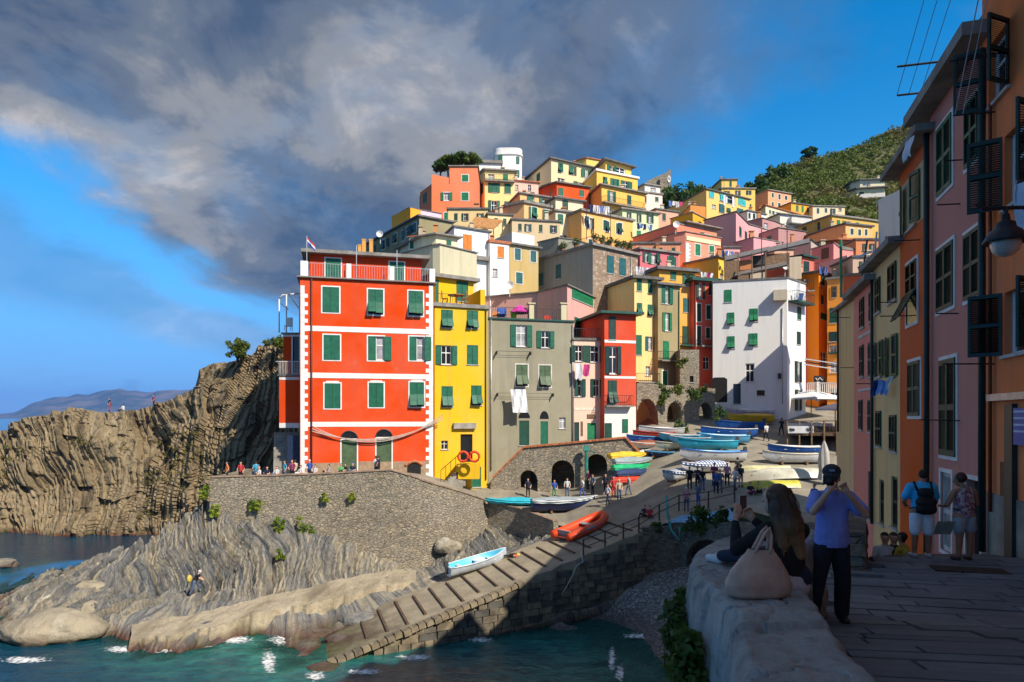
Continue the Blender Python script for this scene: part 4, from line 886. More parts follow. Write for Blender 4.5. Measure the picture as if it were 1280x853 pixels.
H_('yellow_roof_room', 'yellow roof room with green shutters and dining set above the yellow house', [(543.5, 347), (592, 353)], 65.2, [('c', 0, 570.5, 352, 585, 377, 'g'), ('s', 0, 544, 350, 548, 378, 'g')], zb=21, depth=6, col='e0b41c', wear=.1, over=.5, rt=.35, hip=.1)
tb = empty('dining_table', P(570, 381, 62.6), 'round wooden table on the yellow house terrace', 'table'); c = Vector(tb.location) + Vector((0, 0, .1)); m = MB(tb.location); m.lathe(c, [(0.01, .72), (.75, .72), (.75, .78), (.01, .78)]); m.build('top', WOODO, tb)
for a in range(4): m = MB(tb.location); q = Vector((math.cos(a * 1.57), math.sin(a * 1.57), 0)) * .55; m.bar(c + q, c + q * .9 + Vector((0, 0, .73)), .07); m.build('leg', WOODO, tb)
for k, x in enumerate((556, 580)):
    ce = empty('wooden_chair', P(x, 381, 62.6), ('folding wooden chair left of the terrace table on the yellow house', 'folding wooden chair right of the terrace table on the yellow house')[k], 'chair'); c = Vector(ce.location) + Vector((0, 0, .1)); sg = 1 if k == 0 else -1
    for nm, bx_ in (('seat', ((0, 0, .45), (.5, .5, .06))), ('backrest', ((-.28 * sg, 0, .8), (.07, .5, .7)))): m = MB(ce.location); m.box(c + Vector(bx_[0]), bx_[1]); m.build(nm, WOODO, ce)
    for sx_ in (-.2, .2):
        for sy_ in (-.2, .2): m = MB(ce.location); m.bar(c + Vector((sx_ - .06, sy_, 0)), c + Vector((sx_ + .06, sy_, .45)), .05); m.build('leg', WOODO, ce)
# stair of the yellow house with railing, life rings
sta = empty('yellow_stair', P(575, 600, 59.5), 'yellow edged stair with iron handrail up to the yellow house door', 'stairs'); 
for k in range(9):
    m = MB(sta.location); q = P(555 + k * 3.1, 604 - k * 2.7, 59.8 + k * .05); m.box(q + Vector((0, .7, -.9)), (.28, 1.5, 1.8)); m.build('step', CONC, sta)
m = MB(sta.location); q = P(585, 579, 60.3); m.box(q + Vector((0, .5, -.7)), (2.0, 1.6, 1.4)); m.build('landing', plaster('e0b41c', .12), sta)
m = MB(sta.location)
for k in range(5): q = P(551 + k * 6.2, 604 - k * 5.4, 59); m.tube([q, q + Vector((0, 0, 1.1))], .025, 5)
m.tube([P(551, 604, 59) + Vector((0, 0, 1.1)), P(576, 582, 59) + Vector((0, 0, 1.1)), P(598, 582, 59.2) + Vector((0, 0, 1.1))], .03, 5); m.build('handrail', IRON, sta)
for k, x in enumerate((579, 593)):
    c = P(x, 571, 58.9); m = MB(c); pts = [c + Vector((math.cos(t) * .42, 0, math.sin(t) * .42)) for t in np.linspace(0, 2 * math.pi, 21)]; m.tube(pts, .11, 8, caps=False)
    setp(m.build('life_ring', flat('ring_orange', (.75, .06, .015), .5), smooth=True), ('left red life ring on the yellow house landing rail', 'right red life ring on the yellow house landing rail')[k], 'life ring')
# ---- grey house
def gx_(h):
    for x0, x1, y0 in ((649, 661.5, 526), (675.6, 685, 527)):
        u0, u1, v0, v1 = h.rect(0, x0 - 1, 514, x1 + 1, y0 - 3); m = MB(h.org); m.add([h.pt(0, (u0 + u1) / 2 + (u1 - u0) / 2 * math.cos(t), v0 + (v1 - v0) * math.sin(t), .012) for t in np.linspace(0, math.pi, 12)], [tuple(range(12))]); m.build('fanlight', GLASS, h.e)
    h.pipe(0, 613.5, 400, 588, .07, STEEL); h.pipe(0, 715.5, 406, 552, .06, STEEL)
    for x0, x1 in ((662, 668), (702, 709)):
        u0, u1, v0, v1 = h.rect(0, x0, 380, x1, 401); m = MB(h.org); h.boxon(m, 0, u0, u1, v0 - .3, v1, -.7, -.1); h.boxon(m, 0, u0 - .12, u1 + .12, v1, v1 + .12, -.8, 0); m.build('roof_pier', plaster('c8bd98', .3), h.e)
    h.rooftop_rail(0, 611, 662, 1.1); h.rooftop_rail(0, 669, 702, 1.1)
    for y, x0, x1 in ((440, 620, 662), (492, 621, 690)):
        m = MB(h.org); u0, u1, v0, v1 = h.rect(0, x0, y, x1, y + 1)
        for o in (.35, .55): h.boxon(m, 0, u0, u1, v1 - .01, v1 + .01, o, o + .02)
        for uu in (u0, u1): h.boxon(m, 0, uu - .02, uu + .02, v1 - .3, v1 + .02, 0, .57)
        m.build('clothes_rail', IRON, h.e)
H_('grey_house', 'plain grey house with white sheet hanging under a window', [(610, 399), (717, 403)], 64, [('o', 0, 645, 406.5, 658, 433.5), ('o', 0, 676.5, 414, 687, 435), ('h', 0, 645, 456, 659.6, 483, 'v', PALE), ('h', 0, 674, 457, 688.5, 484, 'v', PALE), ('d', 0, 649, 526, 661.5, 557, 'd'), ('d', 0, 675.6, 527, 685, 556, 'g'), ('p', 0, 699, 522, 707, 536)], zb=5, depth=9, col='8f8a74', wear=.35, roof='green', over=.15, rt=.16, hip=0, extra=gx_)
m = MB(); a = P(638, 487, 63.4); b = P(657, 487, 63.6)
for k in range(8):
    for j in range(6):
        def q(jj, kk): return a.lerp(b, jj / 6) + Vector((.12 * kk / 8 * 2, .1 * math.sin(jj * 2.1 + kk * .5), -kk * .27))
        m.quad(q(j, k), q(j, k + 1), q(j + 1, k + 1), q(j + 1, k))
setp(m.build('hanging_sheet', flat('white_cloth', (.8, .8, .8), .9, var=.05), smooth=True), 'large white sheet hung to dry on the grey house', 'laundry')
# things on the grey roof terrace
rr = random.Random(5)
for k, (x, y, c, lb) in enumerate(((627, 391, (.05, .15, .5), 'blue folding chair on the grey house roof terrace'), (650, 388, (.75, .05, .4), 'bright pink parasol lying on the grey house roof terrace'), (620, 393, (.7, .25, .05), 'orange toy behind the grey house roof railing'), (642, 394, (.4, .6, .03), 'lime green bucket behind the grey house roof railing'), (684, 398, (.6, .05, .03), 'red cushion on the grey house roof terrace'))):
    p = P(x, y, 66); m = MB(p)
    if k == 1: m.lathe(p, [(.05, .5), (.6, .2), (.95, -.25), (.9, -.3), (.55, .1), (.02, .4)], 10)
    elif k == 0: m.box(p, (.9, .1, .9)); m.box(p + Vector((0, -.4, -.2)), (.9, .8, .08)); [m.bar(p + Vector((s_ * .4, -.7 + .7 * q_, -.9)), p + Vector((s_ * .4, -.05 - .6 * q_, .2)), .05) for s_ in (-1, 1) for q_ in (0, 1)]
    elif k == 3: m.lathe(p, [(.01, -.4), (.25, -.4), (.35, .35), (.3, .35), (.2, -.3)], 10)
    else: m.box(p, (.8, .5, .35), taper=.8); m.box(p + Vector((0, .1, .2)), (.5, .3, .15), taper=.7)
    setp(m.build('terrace_item', flat('item_%d' % k, c, .7)), lb, ('chair', 'parasol', 'toy', 'bucket', 'cushion')[k])
# ---- pink-white house and red narrow house
def px_(h):
    h.balcony(0, 717.5, 754, 423.5, .15, .95); m = MB(h.org); u0, u1, v0, v1 = h.rect(0, 726, 527, 728.5, 545); h.boxon(m, 0, u0, u1, v0, v1, 0, .06); m.build('vertical_sign', WOOD, h.e); u0, u1, v0, v1 = h.rect(0, 734, 518, 744, 523); m = MB(h.org); h.boxon(m, 0, u0, u1, v0, v1, 0, .08); m.build('shop_sign', WOOD, h.e); h.band(0, 717.5, 754.5, 510, 513, CREAMT)
H_('pink_white_house', 'pale pink house squeezed between the grey house and the narrow red house', [(717.2, 425), (755.3, 426)], 66, [('o', 0, 719, 432, 728, 452, 'd'), ('o', 0, 738, 432.5, 749, 453, 'd'), ('r', 0, 718, 474, 727, 496, 'd'), ('o', 0, 742, 474, 749, 496, 'd'), ('d', 0, 717.6, 528, 724, 555, 'k'), ('d', 0, 734, 529, 745, 555, 'e')], zb=6, depth=8, col='e3c2ac', wear=.3, over=.15, rt=.18, hip=0, extra=px_)
H_('pink_terrace_house', 'dusty pink house with sloping terrace walls behind the narrow red house', [(672, 366), (709, 357), (748, 375)], 69, [('s', 1, 718, 398, 728, 423, 'g'), ('s', 1, 715, 364, 741, 378, 'e')], ref=1, zb=12, depth=7, col='d8a296', wear=.3, over=.2, rt=.12, hip=.2)
def rx__(h):
    h.band(0, 755.6, 794.6, 425.5, 429); h.band(0, 755.6, 794.6, 470.5, 473.5); h.band(0, 755.6, 794.7, 508.5, 580, plaster('e6e2d8', .2), 'white_ground_floor', .02)
    h.balcony(0, 755, 788, 507, .7, .95); m = MB(h.org)
    for uu, k in (((h.rect(0, 756, 529, 764.5, 551)), 'd'), (h.rect(0, 777.6, 524, 784.7, 541), 'g')):
        w_ = h.place('door' if k == 'd' else 'window', LEAF[k], 0, (uu[0] + uu[1]) / 2, uu[2], .03, h.e, uu[1] - uu[0], uu[3] - uu[2])
H_('narrow_red_house', 'narrow coral red house with green eave and white ground floor by the harbour', [(755.5, 392.5), (795, 394.2)], 65.6, [('s', 0, 761, 396, 769.7, 424.6, 'k'), ('o', 0, 761.5, 433, 771, 468, 'k'), ('h', 0, 760, 475.6, 771, 505.6, 'd')], zb=5, depth=8, col='cf4a2c', wear=.12, roof='green', over=.6, rt=.25, hip=.15, extra=rx__)
# ---- the row of narrow houses behind the boats
def py_(h): h.balcony(0, 794, 820, 478, .8, .9)
H_('pale_yellow_house', 'slim pale yellow house with peeling plaster beside the narrow red house', [(793, 348.5), (823, 351)], 72, [('c', 0, 796, 348.5, 802, 364), ('c', 0, 810, 350.5, 815.5, 366.5), ('h', 0, 796, 379, 802.5, 393), ('h', 0, 809.5, 381, 815.6, 395), ('s', 0, 794.5, 419, 802, 444), ('o', 0, 810, 421, 816, 438, 'b'), ('p', 0, 807, 458, 813, 470)], zb=8, depth=8, col='f0cf86', wear=.4, over=.45, rt=.3, hip=.3, roof='slate', extra=py_)
def ol_(h): h.balcony(0, 822, 850, 451, .8, .9); h.pipe(0, 848, 364, 480)
H_('olive_house', 'slim olive grey house with green shutters and balcony above the stone arches', [(822.5, 356), (850, 359)], 72.2, [('r', 0, 827, 358, 836, 380, 'g'), ('o', 0, 831, 391, 836.5, 414, 'e'), ('s', 0, 829, 426.6, 836, 450.5, 'e'), ('d', 0, 828, 464, 834, 484, 'e', WHITE)], zb=8, depth=8, col='9a8a62', wear=.35, over=.4, rt=.25, hip=.2, roof='slate', extra=ol_)
def oc_(h): h.balcony(0, 848, 866, 432, .8, .9, DGREEN)
H_('ochre_house', 'ochre house with stained plaster and a small green balcony', [(824, 337.5), (868, 341)], 75, [('r', 0, 853, 343, 861, 358, 'g'), ('s', 0, 854, 373, 860.5, 390.5, 'b'), ('s', 0, 853, 408, 860, 431, 'd'), ('s', 0, 838, 340, 845, 350, 'g')], zb=8, depth=8, col='e0a53f', wear=.4, over=.5, rt=.35, hip=.2, roof='slate', extra=oc_)
def sr_(h): h.balcony(0, 872, 894, 433, .9, 1.0); h.pipe(0, 868.5, 352, 450, .05, IRON)
H_('coral_house', 'slim coral house beside the big white house', [(867.5, 351.5), (895, 353.5)], 75.5, [('o', 0, 873, 354, 878, 374, 'd'), ('r', 0, 886, 355, 891, 369, 'd'), ('s', 0, 871, 380, 876, 402, 'd', WHITE), ('s', 0, 883, 382, 888, 399, 'd', WHITE), ('s', 0, 871, 408, 876, 432, 'd', WHITE), ('s', 0, 882.5, 410, 887, 423, 'd', WHITE), ('p', 0, 879, 446, 887, 462)], zb=9, depth=9, col='e5614a', wear=.2, over=.55, rt=.35, hip=.2, roof='green', extra=sr_)
H_('stone_tower', 'rough stone tower stub between the olive and coral houses', [(850, 438), (874, 438)], 71, [('p', 0, 862, 470, 867, 478)], zb=8, depth=4, wallmat=STONE, over=.0, rt=.06, hip=0)
# stone arches beneath that row
ar = empty('harbour_arches', G(840, 530), 'rough stone arcade with plants under the narrow houses', 'arcade'); a, b = P(796, 520, 68.5), P(894, 520, 72); L_ = (b.xy - a.xy).length
def uat(px):
    d_ = (b - a).xy.normalized(); sl_ = (px - CX) / F; return (sl_ * a.y - a.x) / (d_.x - sl_ * d_.y)
m = MB(ar.location); tz = EYE + (HOR - 480) / F * 70
arch_wall(m, [a.xy, b.xy], lambda u_: tz - .4 * u_ / L_, lambda u_: 7.5, [(uat(809), uat(823) - uat(809), 12.6, 2.3), (uat(843), uat(852) - uat(843), 13.3, 1.3), (uat(882), uat(891) - uat(882), 13.0, 1.6)], 1.6)
m.build('masonry', STONE, ar)
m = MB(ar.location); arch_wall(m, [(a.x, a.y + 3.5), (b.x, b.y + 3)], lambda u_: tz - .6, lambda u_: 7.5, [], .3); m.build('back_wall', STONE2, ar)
# ---- big white house
def wb(h):
    h.pipe(0, 978, 385, 505, .05, STEEL, .08)
    m = MB(h.org); A_, d_, n_ = h.frame(0)
    u0, u1, v0, v1 = h.rect(0, 966, 350, 983, 377); h.boxon(m, 0, u0, u1, v0, v0 + 1.1, .0, .9); m.build('balcony_box', plaster('b9ad97', .3), h.e)
    b_ = h.balcony(1, 985, 1006, 379, 1.1, 1.0, DGREEN)
    u0, u1, v0, v1 = h.rect(0, 889, 472, 909, 503); m = MB(h.org); m.add([h.pt(0, u0, v0, .02), h.pt(0, u1, v0, .02), h.pt(0, u1, v1 - .2, .02), h.pt(0, u1 - .3, v1, .02), h.pt(0, u0 + .3, v1, .02), h.pt(0, u0, v1 - .2, .02)], [tuple(range(6))]); m.build('passage', DARK, h.e)  # no real passage: a flat dark polygon paints its shade on the wall
    u0, u1, v0, v1 = h.rect(0, 972, 468, 976, 474); m = MB(h.org); h.boxon(m, 0, u0, u1, v0, v1, .3, .55); h.boxon(m, 0, u0, u1, v1, v1 + .06, 0, .5); m.build('wall_lantern', IRON, h.e)
H_('white_house', 'large plain white house with propped open green shutters at the head of the harbour', [(891, 353.5), (984, 348.5), (1007, 356)], 72, [('s', 0, 905.6, 362.5, 914.6, 378, 'e'), ('h', 0, 909, 391, 918, 406, 'e'), ('h', 0, 937, 386, 947.4, 402, 'e'), ('h', 0, 909, 420.6, 918.4, 436, 'e'), ('h', 0, 936, 417, 947, 432.5, 'e'), ('p', 0, 932, 454.5, 943, 478), ('D', 0, 916.5, 480, 926, 505), ('p', 0, 946, 488, 956, 494.6), ('s', 1, 996.6, 384, 1001, 400, 'd'), ('s', 1, 996, 415, 1000.5, 431, 'k'), ('o', 1, 995.5, 452, 999.5, 478, 'k')], ref=1, zb=8, depth=9, col='dcdcd8', wear=.22, roof='slate', over=.08, rt=.2, hip=.2, extra=wb)
# ---- behind the restaurant: pink and orange houses
def po(h): h.balcony(0, 1006.5, 1024, 364, .7, 1.0, None, IRON)
H_('rose_house', 'narrow rose pink house right of the white house with tall shutters', [(1006.5, 352), (1024, 352)], 80, [('o', 0, 1014.5, 366, 1018.5, 387.6, 'd'), ('o', 0, 1014.5, 390, 1018.5, 411, 'd'), ('s', 0, 1013, 417, 1017, 431, 'k'), ('p', 0, 1010, 452, 1020, 470)], zb=9, depth=6, col='d96a62', wear=.2, over=.2, extra=po)
H_('orange_tower_house', 'bright orange narrow house catching the sun above the restaurant', [(1023.5, 341), (1038, 346)], 79, [('s', 0, 1025.6, 344, 1030, 357, 'k'), ('s', 0, 1026, 369.5, 1029, 380.5, 'd'), ('c', 0, 1025.5, 392, 1034, 400, 'd'), ('p', 0, 1026, 440, 1034, 460)], zb=9, depth=6, col='f08a1c', wear=.2, over=.35, roof='slate')
def ob(h): h.balcony(0, 1036, 1052, 441, .8, 1.0, DGREEN)
H_('amber_house', 'amber house with green balcony half hidden by the tan corner house', [(1034, 350), (1054, 348)], 77, [('o', 0, 1041, 358, 1044, 372, 'd'), ('s', 0, 1037, 385, 1046, 404, 'd'), ('s', 0, 1036, 415, 1046, 427, 'k'), ('p', 0, 1037, 432, 1046, 441), ('p', 0, 1037, 452, 1050, 466)], zb=9, depth=6, col='e8922f', wear=.25, over=.2, extra=ob)
H_('salmon_wall_house', 'salmon house with a blank sunlit wall above the tan corner house', [(1054, 346), (1092, 343)], 62, [], zb=8, depth=6, col='f0764a', wear=.2, over=.15)
# ================================================================ houses climbing the hill
def rail_x(*spans):
    def f(h):
        for i, a, b in spans: h.rooftop_rail(i, a, b, 1.0)
    return f
W_ = WHITE
H_('olive_long_house', 'long olive grey house stepping down the ridge at the left end of the village', [(457, 307), (524, 271)], 88, [('s', 0, 502, 288, 506, 301, 'b', W_), ('s', 0, 516.5, 279, 520.5, 291, 'b', W_), ('s', 0, 491, 294, 495, 304, 'k')], ref=1, zb=14, depth=5, col='8f8560', wear=.35, roof='slate', over=.3, hip=.2)
H_('amber_attic_house', 'small amber house peeping over the olive ridge house', [(513, 260), (526, 263)], 93, [], zb=30, depth=5, col='f2a62e', wear=.15, roof=None)
H_('lilac_attic_house', 'small lilac gable beside the amber attic on the ridge', [(498, 268), (512, 260)], 94, [], ref=1, zb=30, depth=5, col='e0c2d0', wear=.15, roof='slate', over=.1, rt=.1)
for k, (x, y) in enumerate(((450, 307), (455, 300), (464, 300))):
    p = P(x, 318, 88); m = MB(p); hh = (318 - y) / F * 88; m.box(p + Vector((0, 0, hh / 2)), (.42, .42, hh)); m.box(p + Vector((0, 0, hh)), (.5, .5, .12)); setp(m.build('chimney_pot', plaster('e8a850', .2)), ('short yellow chimney pot furthest left on the ridge', 'tall yellow chimney pot second from the left on the ridge', 'tall yellow chimney pot third from the left on the ridge')[k], 'chimney')
def sal(h):
    h.pipe(0, 525.5, 245, 300, .06, STEEL); m = MB(h.org)
    u0, u1, v0, v1 = h.rect(1, 539.5, 218, 561, 230); p = [h.pt(1, u0, h.zt, -.01), h.pt(1, u1, h.zt, -.01), h.pt(1, u1, v1 - .5, -.01), h.pt(1, u0, v1, -.01)]; q = [x + Vector((.1, .5, 0)) for x in p]
    m.add(p + q, [(0, 1, 2, 3), (7, 6, 5, 4), (3, 2, 6, 7), (0, 3, 7, 4), (1, 5, 6, 2)]); m.build('terrace_parapet', h.mat, h.e)
k1 = H_('salmon_tower_house', 'tall salmon house with small white framed windows on the ridge', [(525, 241), (539.5, 230), (597, 230)], 100, [('s', 0, 529, 242, 533.4, 254), ('s', 0, 529.5, 265, 534, 279, 'g', W_), ('s', 1, 577, 241, 585.6, 250.6, 'e', W_), ('s', 1, 577, 266, 583, 275, 'e', W_)], ref=1, zb=22, depth=8, col='ee8152', wear=.25, roof=None, extra=sal)
H_('salmon_tower_attic', 'upper storey of the salmon house rising beside its terrace', None, None, [('s', 0, 577.5, 219, 585.4, 227, 'e', W_)], xy=[k1.pt(1, k1.uv(1, 562, 220)[0], 0, .003).xy, k1.pt(1, k1.uv(1, 597, 220)[0], 0, .003).xy], ztop=EYE + (HOR - 208.5) / F * 100, zb=k1.zt - .01, depth=8, col='ee8152', wear=.25, roof='slab', over=.2, rt=.15)
def yb(h): h.balcony(1, 606, 643, 227, .6, .9)
H_('cream_yellow_house', 'cream yellow house with open shutters right of the salmon house', [(596.5, 222), (606, 213), (643, 215)], 106, [('o', 1, 614, 229, 621, 241), ('s', 1, 630.6, 230, 638.5, 242), ('o', 1, 614, 251, 621, 265.6), ('s', 1, 630.5, 252, 636, 266), ('s', 1, 629, 218, 635, 226, 'e'), ('p', 1, 610, 218, 618, 226), ('o', 0, 600, 232, 602.5, 244, 'd'), ('o', 0, 600, 262, 602.5, 272, 'd')], ref=1, zb=28, depth=8, col='f0d48c', wear=.22, over=.4, extra=yb)
# white round tower
tw_ = empty('white_tower', P(635, 240, 118), 'white round-cornered tower house at the very top of the village', 'house'); c = Vector(tw_.location); c.y += 2.6; zt_ = EYE + (HOR - 193) / F * 118
poly = [(c.x + 2.45 * math.copysign(abs(math.cos(t)) ** .5, math.cos(t)), c.y + 2.45 * math.copysign(abs(math.sin(t)) ** .5, math.sin(t))) for t in np.linspace(0, 2 * math.pi, 33)[:-1]]
m = MB(tw_.location); m.prism(poly, c.z - 8, zt_); m.build('wall', plaster('e9e7e2', .1), tw_, smooth=False)
m = MB(tw_.location); m.prism([(c.x + (q[0] - c.x) * 1.07, c.y + (q[1] - c.y) * 1.07) for q in poly], zt_, zt_ + .35); m.prism([(c.x + (q[0] - c.x) * 1.03, c.y + (q[1] - c.y) * 1.03) for q in poly], zt_ + .35, zt_ + 1.2); m.build('parapet', WHITE, tw_)
for x0, y0, x1, y1 in ((623, 193.5, 628, 202), (645.5, 195, 649.5, 204), (645.5, 212, 649.5, 221)):
    a, b = P(x0, y1, 118), P(x1, y0, 118); link('window', LEAF['g'], tw_, Vector(((a.x + b.x) / 2, 118 + .12 + (.12 if x0 > 640 else 0), a.z)) - Vector(tw_.location), (0, 0, .35 if x0 > 640 else 0), (b.x - a.x, -1, b.z - a.z))
H_('white_curved_annex', 'low white annex with rounded cornice left of the white tower', [(594, 204), (626, 205)], 117, [], zb=40, depth=5, col='e8e4da', wear=.1, over=.35, rt=.5)
H_('pale_pink_cottage', 'small pale pink house under the white tower', [(641, 226), (673, 229)], 110, [('p', 0, 644, 231, 648, 238), ('p', 0, 660, 231, 664, 239)], zb=35, depth=6, col='e8b8a8', wear=.2, roof='tile', over=.3, rt=.15)
H_('cream_ridge_house', 'large cream house under the skyline with long side wall', [(659, 224), (689, 199), (742, 211)], 116, [('s', 1, 698.7, 204.5, 704, 215), ('o', 1, 713.5, 208, 718, 219), ('s', 1, 726, 212, 731.5, 222), ('p', 1, 697, 223, 706, 229), ('s', 0, 671, 217, 675, 227, 'd')], ref=1, zb=36, depth=9, col='ecd0a0', wear=.25, over=.45, roof='slate', hip=.4)
H_('yellow_attic_house', 'small yellow house with tiled top behind the cream ridge house', [(722, 201), (733, 198), (750, 201)], 126, [], ref=1, zb=45, depth=6, col='efc76a', wear=.15, roof='tile', over=.25, rt=.15)
H_('orange_red_house', 'low orange-red house between the cream and yellow houses high up', [(680, 234), (696, 229), (736, 235)], 111, [('s', 1, 697.8, 235, 704, 245), ('s', 1, 724, 238, 730, 246)], ref=1, zb=34, depth=7, col='e2551f', wear=.2, over=.4, roof='slate')
r2 = H_('yellow_crown_house', 'tall golden yellow house with penthouse, middle of the skyline', [(722, 238), (746, 214), (797, 224)], 113, [('s', 1, 753.6, 221.5, 759, 231), ('s', 1, 766.7, 224, 772, 233.6), ('o', 1, 779, 226.5, 785, 237)], ref=1, zb=34, depth=9, col='f0bd55', wear=.18, roof='slab', over=.25, rt=.35, hip=0, roofmat=WHITE)
H_('yellow_penthouse', 'yellow penthouse with wide glass window on top of the golden house', [(741, 217), (757, 201), (789, 210)], 115, [('r', 1, 758.5, 207, 766, 217), ('p', 1, 768.4, 209.5, 781.7, 219.5)], ref=1, zb=r2.zt + .3, depth=7, col='efc060', wear=.15, roof='slate', over=.7, rt=.2, hip=.5)
def r3x(h): h.balcony(1, 752, 804, 258, .8, .9)
H_('yellow_step_house', 'golden yellow lower wing with eaves in front of the crown house', [(735, 247), (752, 232), (806, 243)], 109, [('o', 1, 762, 239, 767, 252), ('s', 1, 784, 244.5, 789, 256, 'd')], ref=1, zb=30, depth=6, col='f0b955', wear=.18, roof='slab', over=.5, rt=.2, extra=r3x)
H_('white_gable_cottage', 'little white and pink house right of the golden houses', [(805, 241), (828, 244)], 122, [('s', 0, 819, 246.5, 823, 252, 'd'), ('s', 0, 805.6, 245, 808, 253, 'd')], zb=36, depth=6, col='ecd8c8', wear=.2, roof='slab', over=.2)
H_('white_roof_studio', 'white roof studio with terrace above the little white house', [(806, 231), (825, 234)], 126, [('p', 0, 813, 235, 820, 240)], zb=40, depth=5, col='e2ddd0', wear=.2, roof='slab', over=.3)
# castle ruin with clock
cs = empty('stone_castle', P(824, 245, 150), 'ruined stone castle tower with a white clock on the skyline', 'castle'); m = MB(cs.location); base = [(809, 226), (834, 215.5), (834.5, 212), (838, 212), (838.5, 216), (838.5, 229), (835, 246), (812, 250)]
fr_ = [P(x, y, 150) for x, y in base]; bk = [q + Vector((1.5, 7, 0)) for q in fr_]; nn_ = len(base); m.add(fr_ + bk, [tuple(range(nn_))[::-1], tuple(range(nn_, 2 * nn_))] + [(i, (i + 1) % nn_, nn_ + (i + 1) % nn_, nn_ + i) for i in range(nn_)]); m.build('masonry', STONE, cs)
m = MB(cs.location); q = P(836.3, 224, 149.9); m.add([q + Vector((.36 * math.cos(t), -.05, .78 * math.sin(t))) for t in np.linspace(0, 2 * math.pi, 20)[:-1]], [tuple(range(19))]); ck = m.build('clock_face', WHITE, cs)
m = MB(cs.location); m.bar(q + Vector((0, -.12, 0)), q + Vector((0, -.12, .5)), .08); m.bar(q + Vector((0, -.12, 0)), q + Vector((.22, -.12, -.1)), .08); m.build('clock_hands', IRON, ck)
m = MB(cs.location); q = P(823.5, 229, 149.8); m.box(q, (.5, .1, 1.3)); m.build('window', GLASS, cs)
# second tier
H_('peach_house', 'peach house with long brown side wall and roof terrace, centre of the village', [(633, 259), (655, 254), (695, 262)], 98, [('o', 1, 663.5, 259.5, 668.5, 274), ('s', 1, 680.6, 262.5, 687, 276, 'g', W_), ('o', 1, 664, 285, 669, 296), ('s', 1, 680, 287, 687, 298, 'g', W_)], ref=1, zb=24, depth=8, col='efb878', wear=.2, roof='slab', over=.3, rt=.4, hip=0, extra=lambda h: (h.band(1, 655.5, 694, 281, 284.5), h.pipe(1, 693, 264, 300)))
H_('peach_terrace_room', 'glazed terrace room on the roof of the peach house', [(636, 256), (650, 242), (694, 249)], 101, [('p', 1, 660, 246, 668, 256), ('p', 1, 674, 247, 681, 257)], ref=1, zb=36, depth=6, col='e8b47c', wear=.2, roof='slab', over=.3, rt=.2)
H_('cream_middle_house', 'cream house with two dark green windows beside the peach house', [(694.5, 264), (727, 268)], 97, [('s', 0, 697, 268, 704, 280.5, 'g', W_), ('s', 0, 713, 270.5, 720, 283, 'g', W_)], zb=24, depth=7, col='ecd0a2', wear=.22, roof='slab', over=.3, rt=.25, hip=0)
H_('cream_upper_room', 'set back cream upper room with one green window above the cream house', [(694.5, 248), (729, 253)], 100, [('s', 0, 703, 251, 710, 262.5, 'd')], zb=34, depth=6, col='ecd8b0', wear=.2, roof='slate', over=.4)
H_('apricot_house', 'wide apricot house with three narrow green windows in the middle of the hill', [(727, 264), (791, 277)], 95, [('s', 0, 731, 270.5, 736, 283.5, 'd', W_), ('s', 0, 754, 275.6, 759, 288.5, 'd', W_), ('s', 0, 770, 279.6, 774.5, 292.5, 'd', W_)], zb=22, depth=7, col='f2b868', wear=.2, roof='slab', over=.3, rt=.3, hip=0, extra=rail_x((0, 729, 760)))
H_('mint_house', 'pale mint green house with laundry under its dark shutters', [(778, 262), (823, 268)], 101, [('o', 0, 797.5, 267.5, 800, 278, 'd'), ('o', 0, 810.5, 268, 814.5, 279, 'd'), ('s', 0, 796, 288.6, 801, 298, 'e')], zb=24, depth=7, col='d3dca8', wear=.25, roof='slab', over=.4)
H_('tan_shuttered_house', 'weathered tan house with blue-green shutters and patched plaster', [(637, 306), (673, 311.5)], 79, [('s', 0, 643.5, 311, 650.6, 325, 'b', PALE), ('s', 0, 663, 314, 670, 327.5, 'b', PALE), ('s', 0, 645, 341, 653, 354.6, 'b', PALE)], zb=16, depth=6, col='bda36a', wear=.5, roof='slate', over=.35)
H_('tan_roof_wall', 'white walled roof terrace above the weathered tan house', [(640, 290), (668, 295)], 83, [], zb=24, depth=4, col='dcdcd6', wear=.2, roof=None)
H_('white_orange_house', 'white house with tall orange shutters above the yellow house', [(556, 295), (568, 284), (612.5, 291)], 74, [('c', 1, 578.6, 293.5, 589.7, 319, 'o'), ('o', 1, 579, 329, 590, 344, 'o')], ref=1, zb=18, depth=7, col='ecebe8', wear=.1, roof='slate', over=.2, rt=.18, extra=lambda h: (h.band(1, 569, 612, 320, 325, SLAB, 'ledge', .5), h.pipe(1, 611, 292, 350, .05, STEEL)))
H_('white_small_house', 'small white house with one orange shutter beside the tall white house', [(612.5, 303), (636.5, 306)], 75.5, [('c', 0, 622, 308.5, 630, 322.5, 'o'), ('p', 0, 616, 336, 622, 346)], zb=18, depth=5, col='e9e6e0', wear=.15, roof='tile', over=.15, rt=.3, hip=.4)
p = P(606, 276, 80); pgm = empty('reed_pergola', p, 'orange reed roofed pergola above the white houses', 'pergola'); m = MB(p); a, b, c_, d_ = P(585, 284, 79), P(617, 287, 79), P(628, 277, 84), P(594, 273, 84)
nrm = Vector((0, 0, .18)); m.add([a, b, c_, d_, a + nrm, b + nrm, c_ + nrm, d_ + nrm], [(3, 2, 1, 0), (4, 5, 6, 7), (0, 1, 5, 4), (1, 2, 6, 5), (2, 3, 7, 6), (3, 0, 4, 7)]); m.build('reed_roof', flat('reed', (.5, .24, .08), .9, var=.5, scale=4), pgm)
for q in (a, b, c_, d_): m = MB(p); m.bar(q, q - Vector((0, 0, 2.4)), .12); m.build('post', WOOD, pgm)
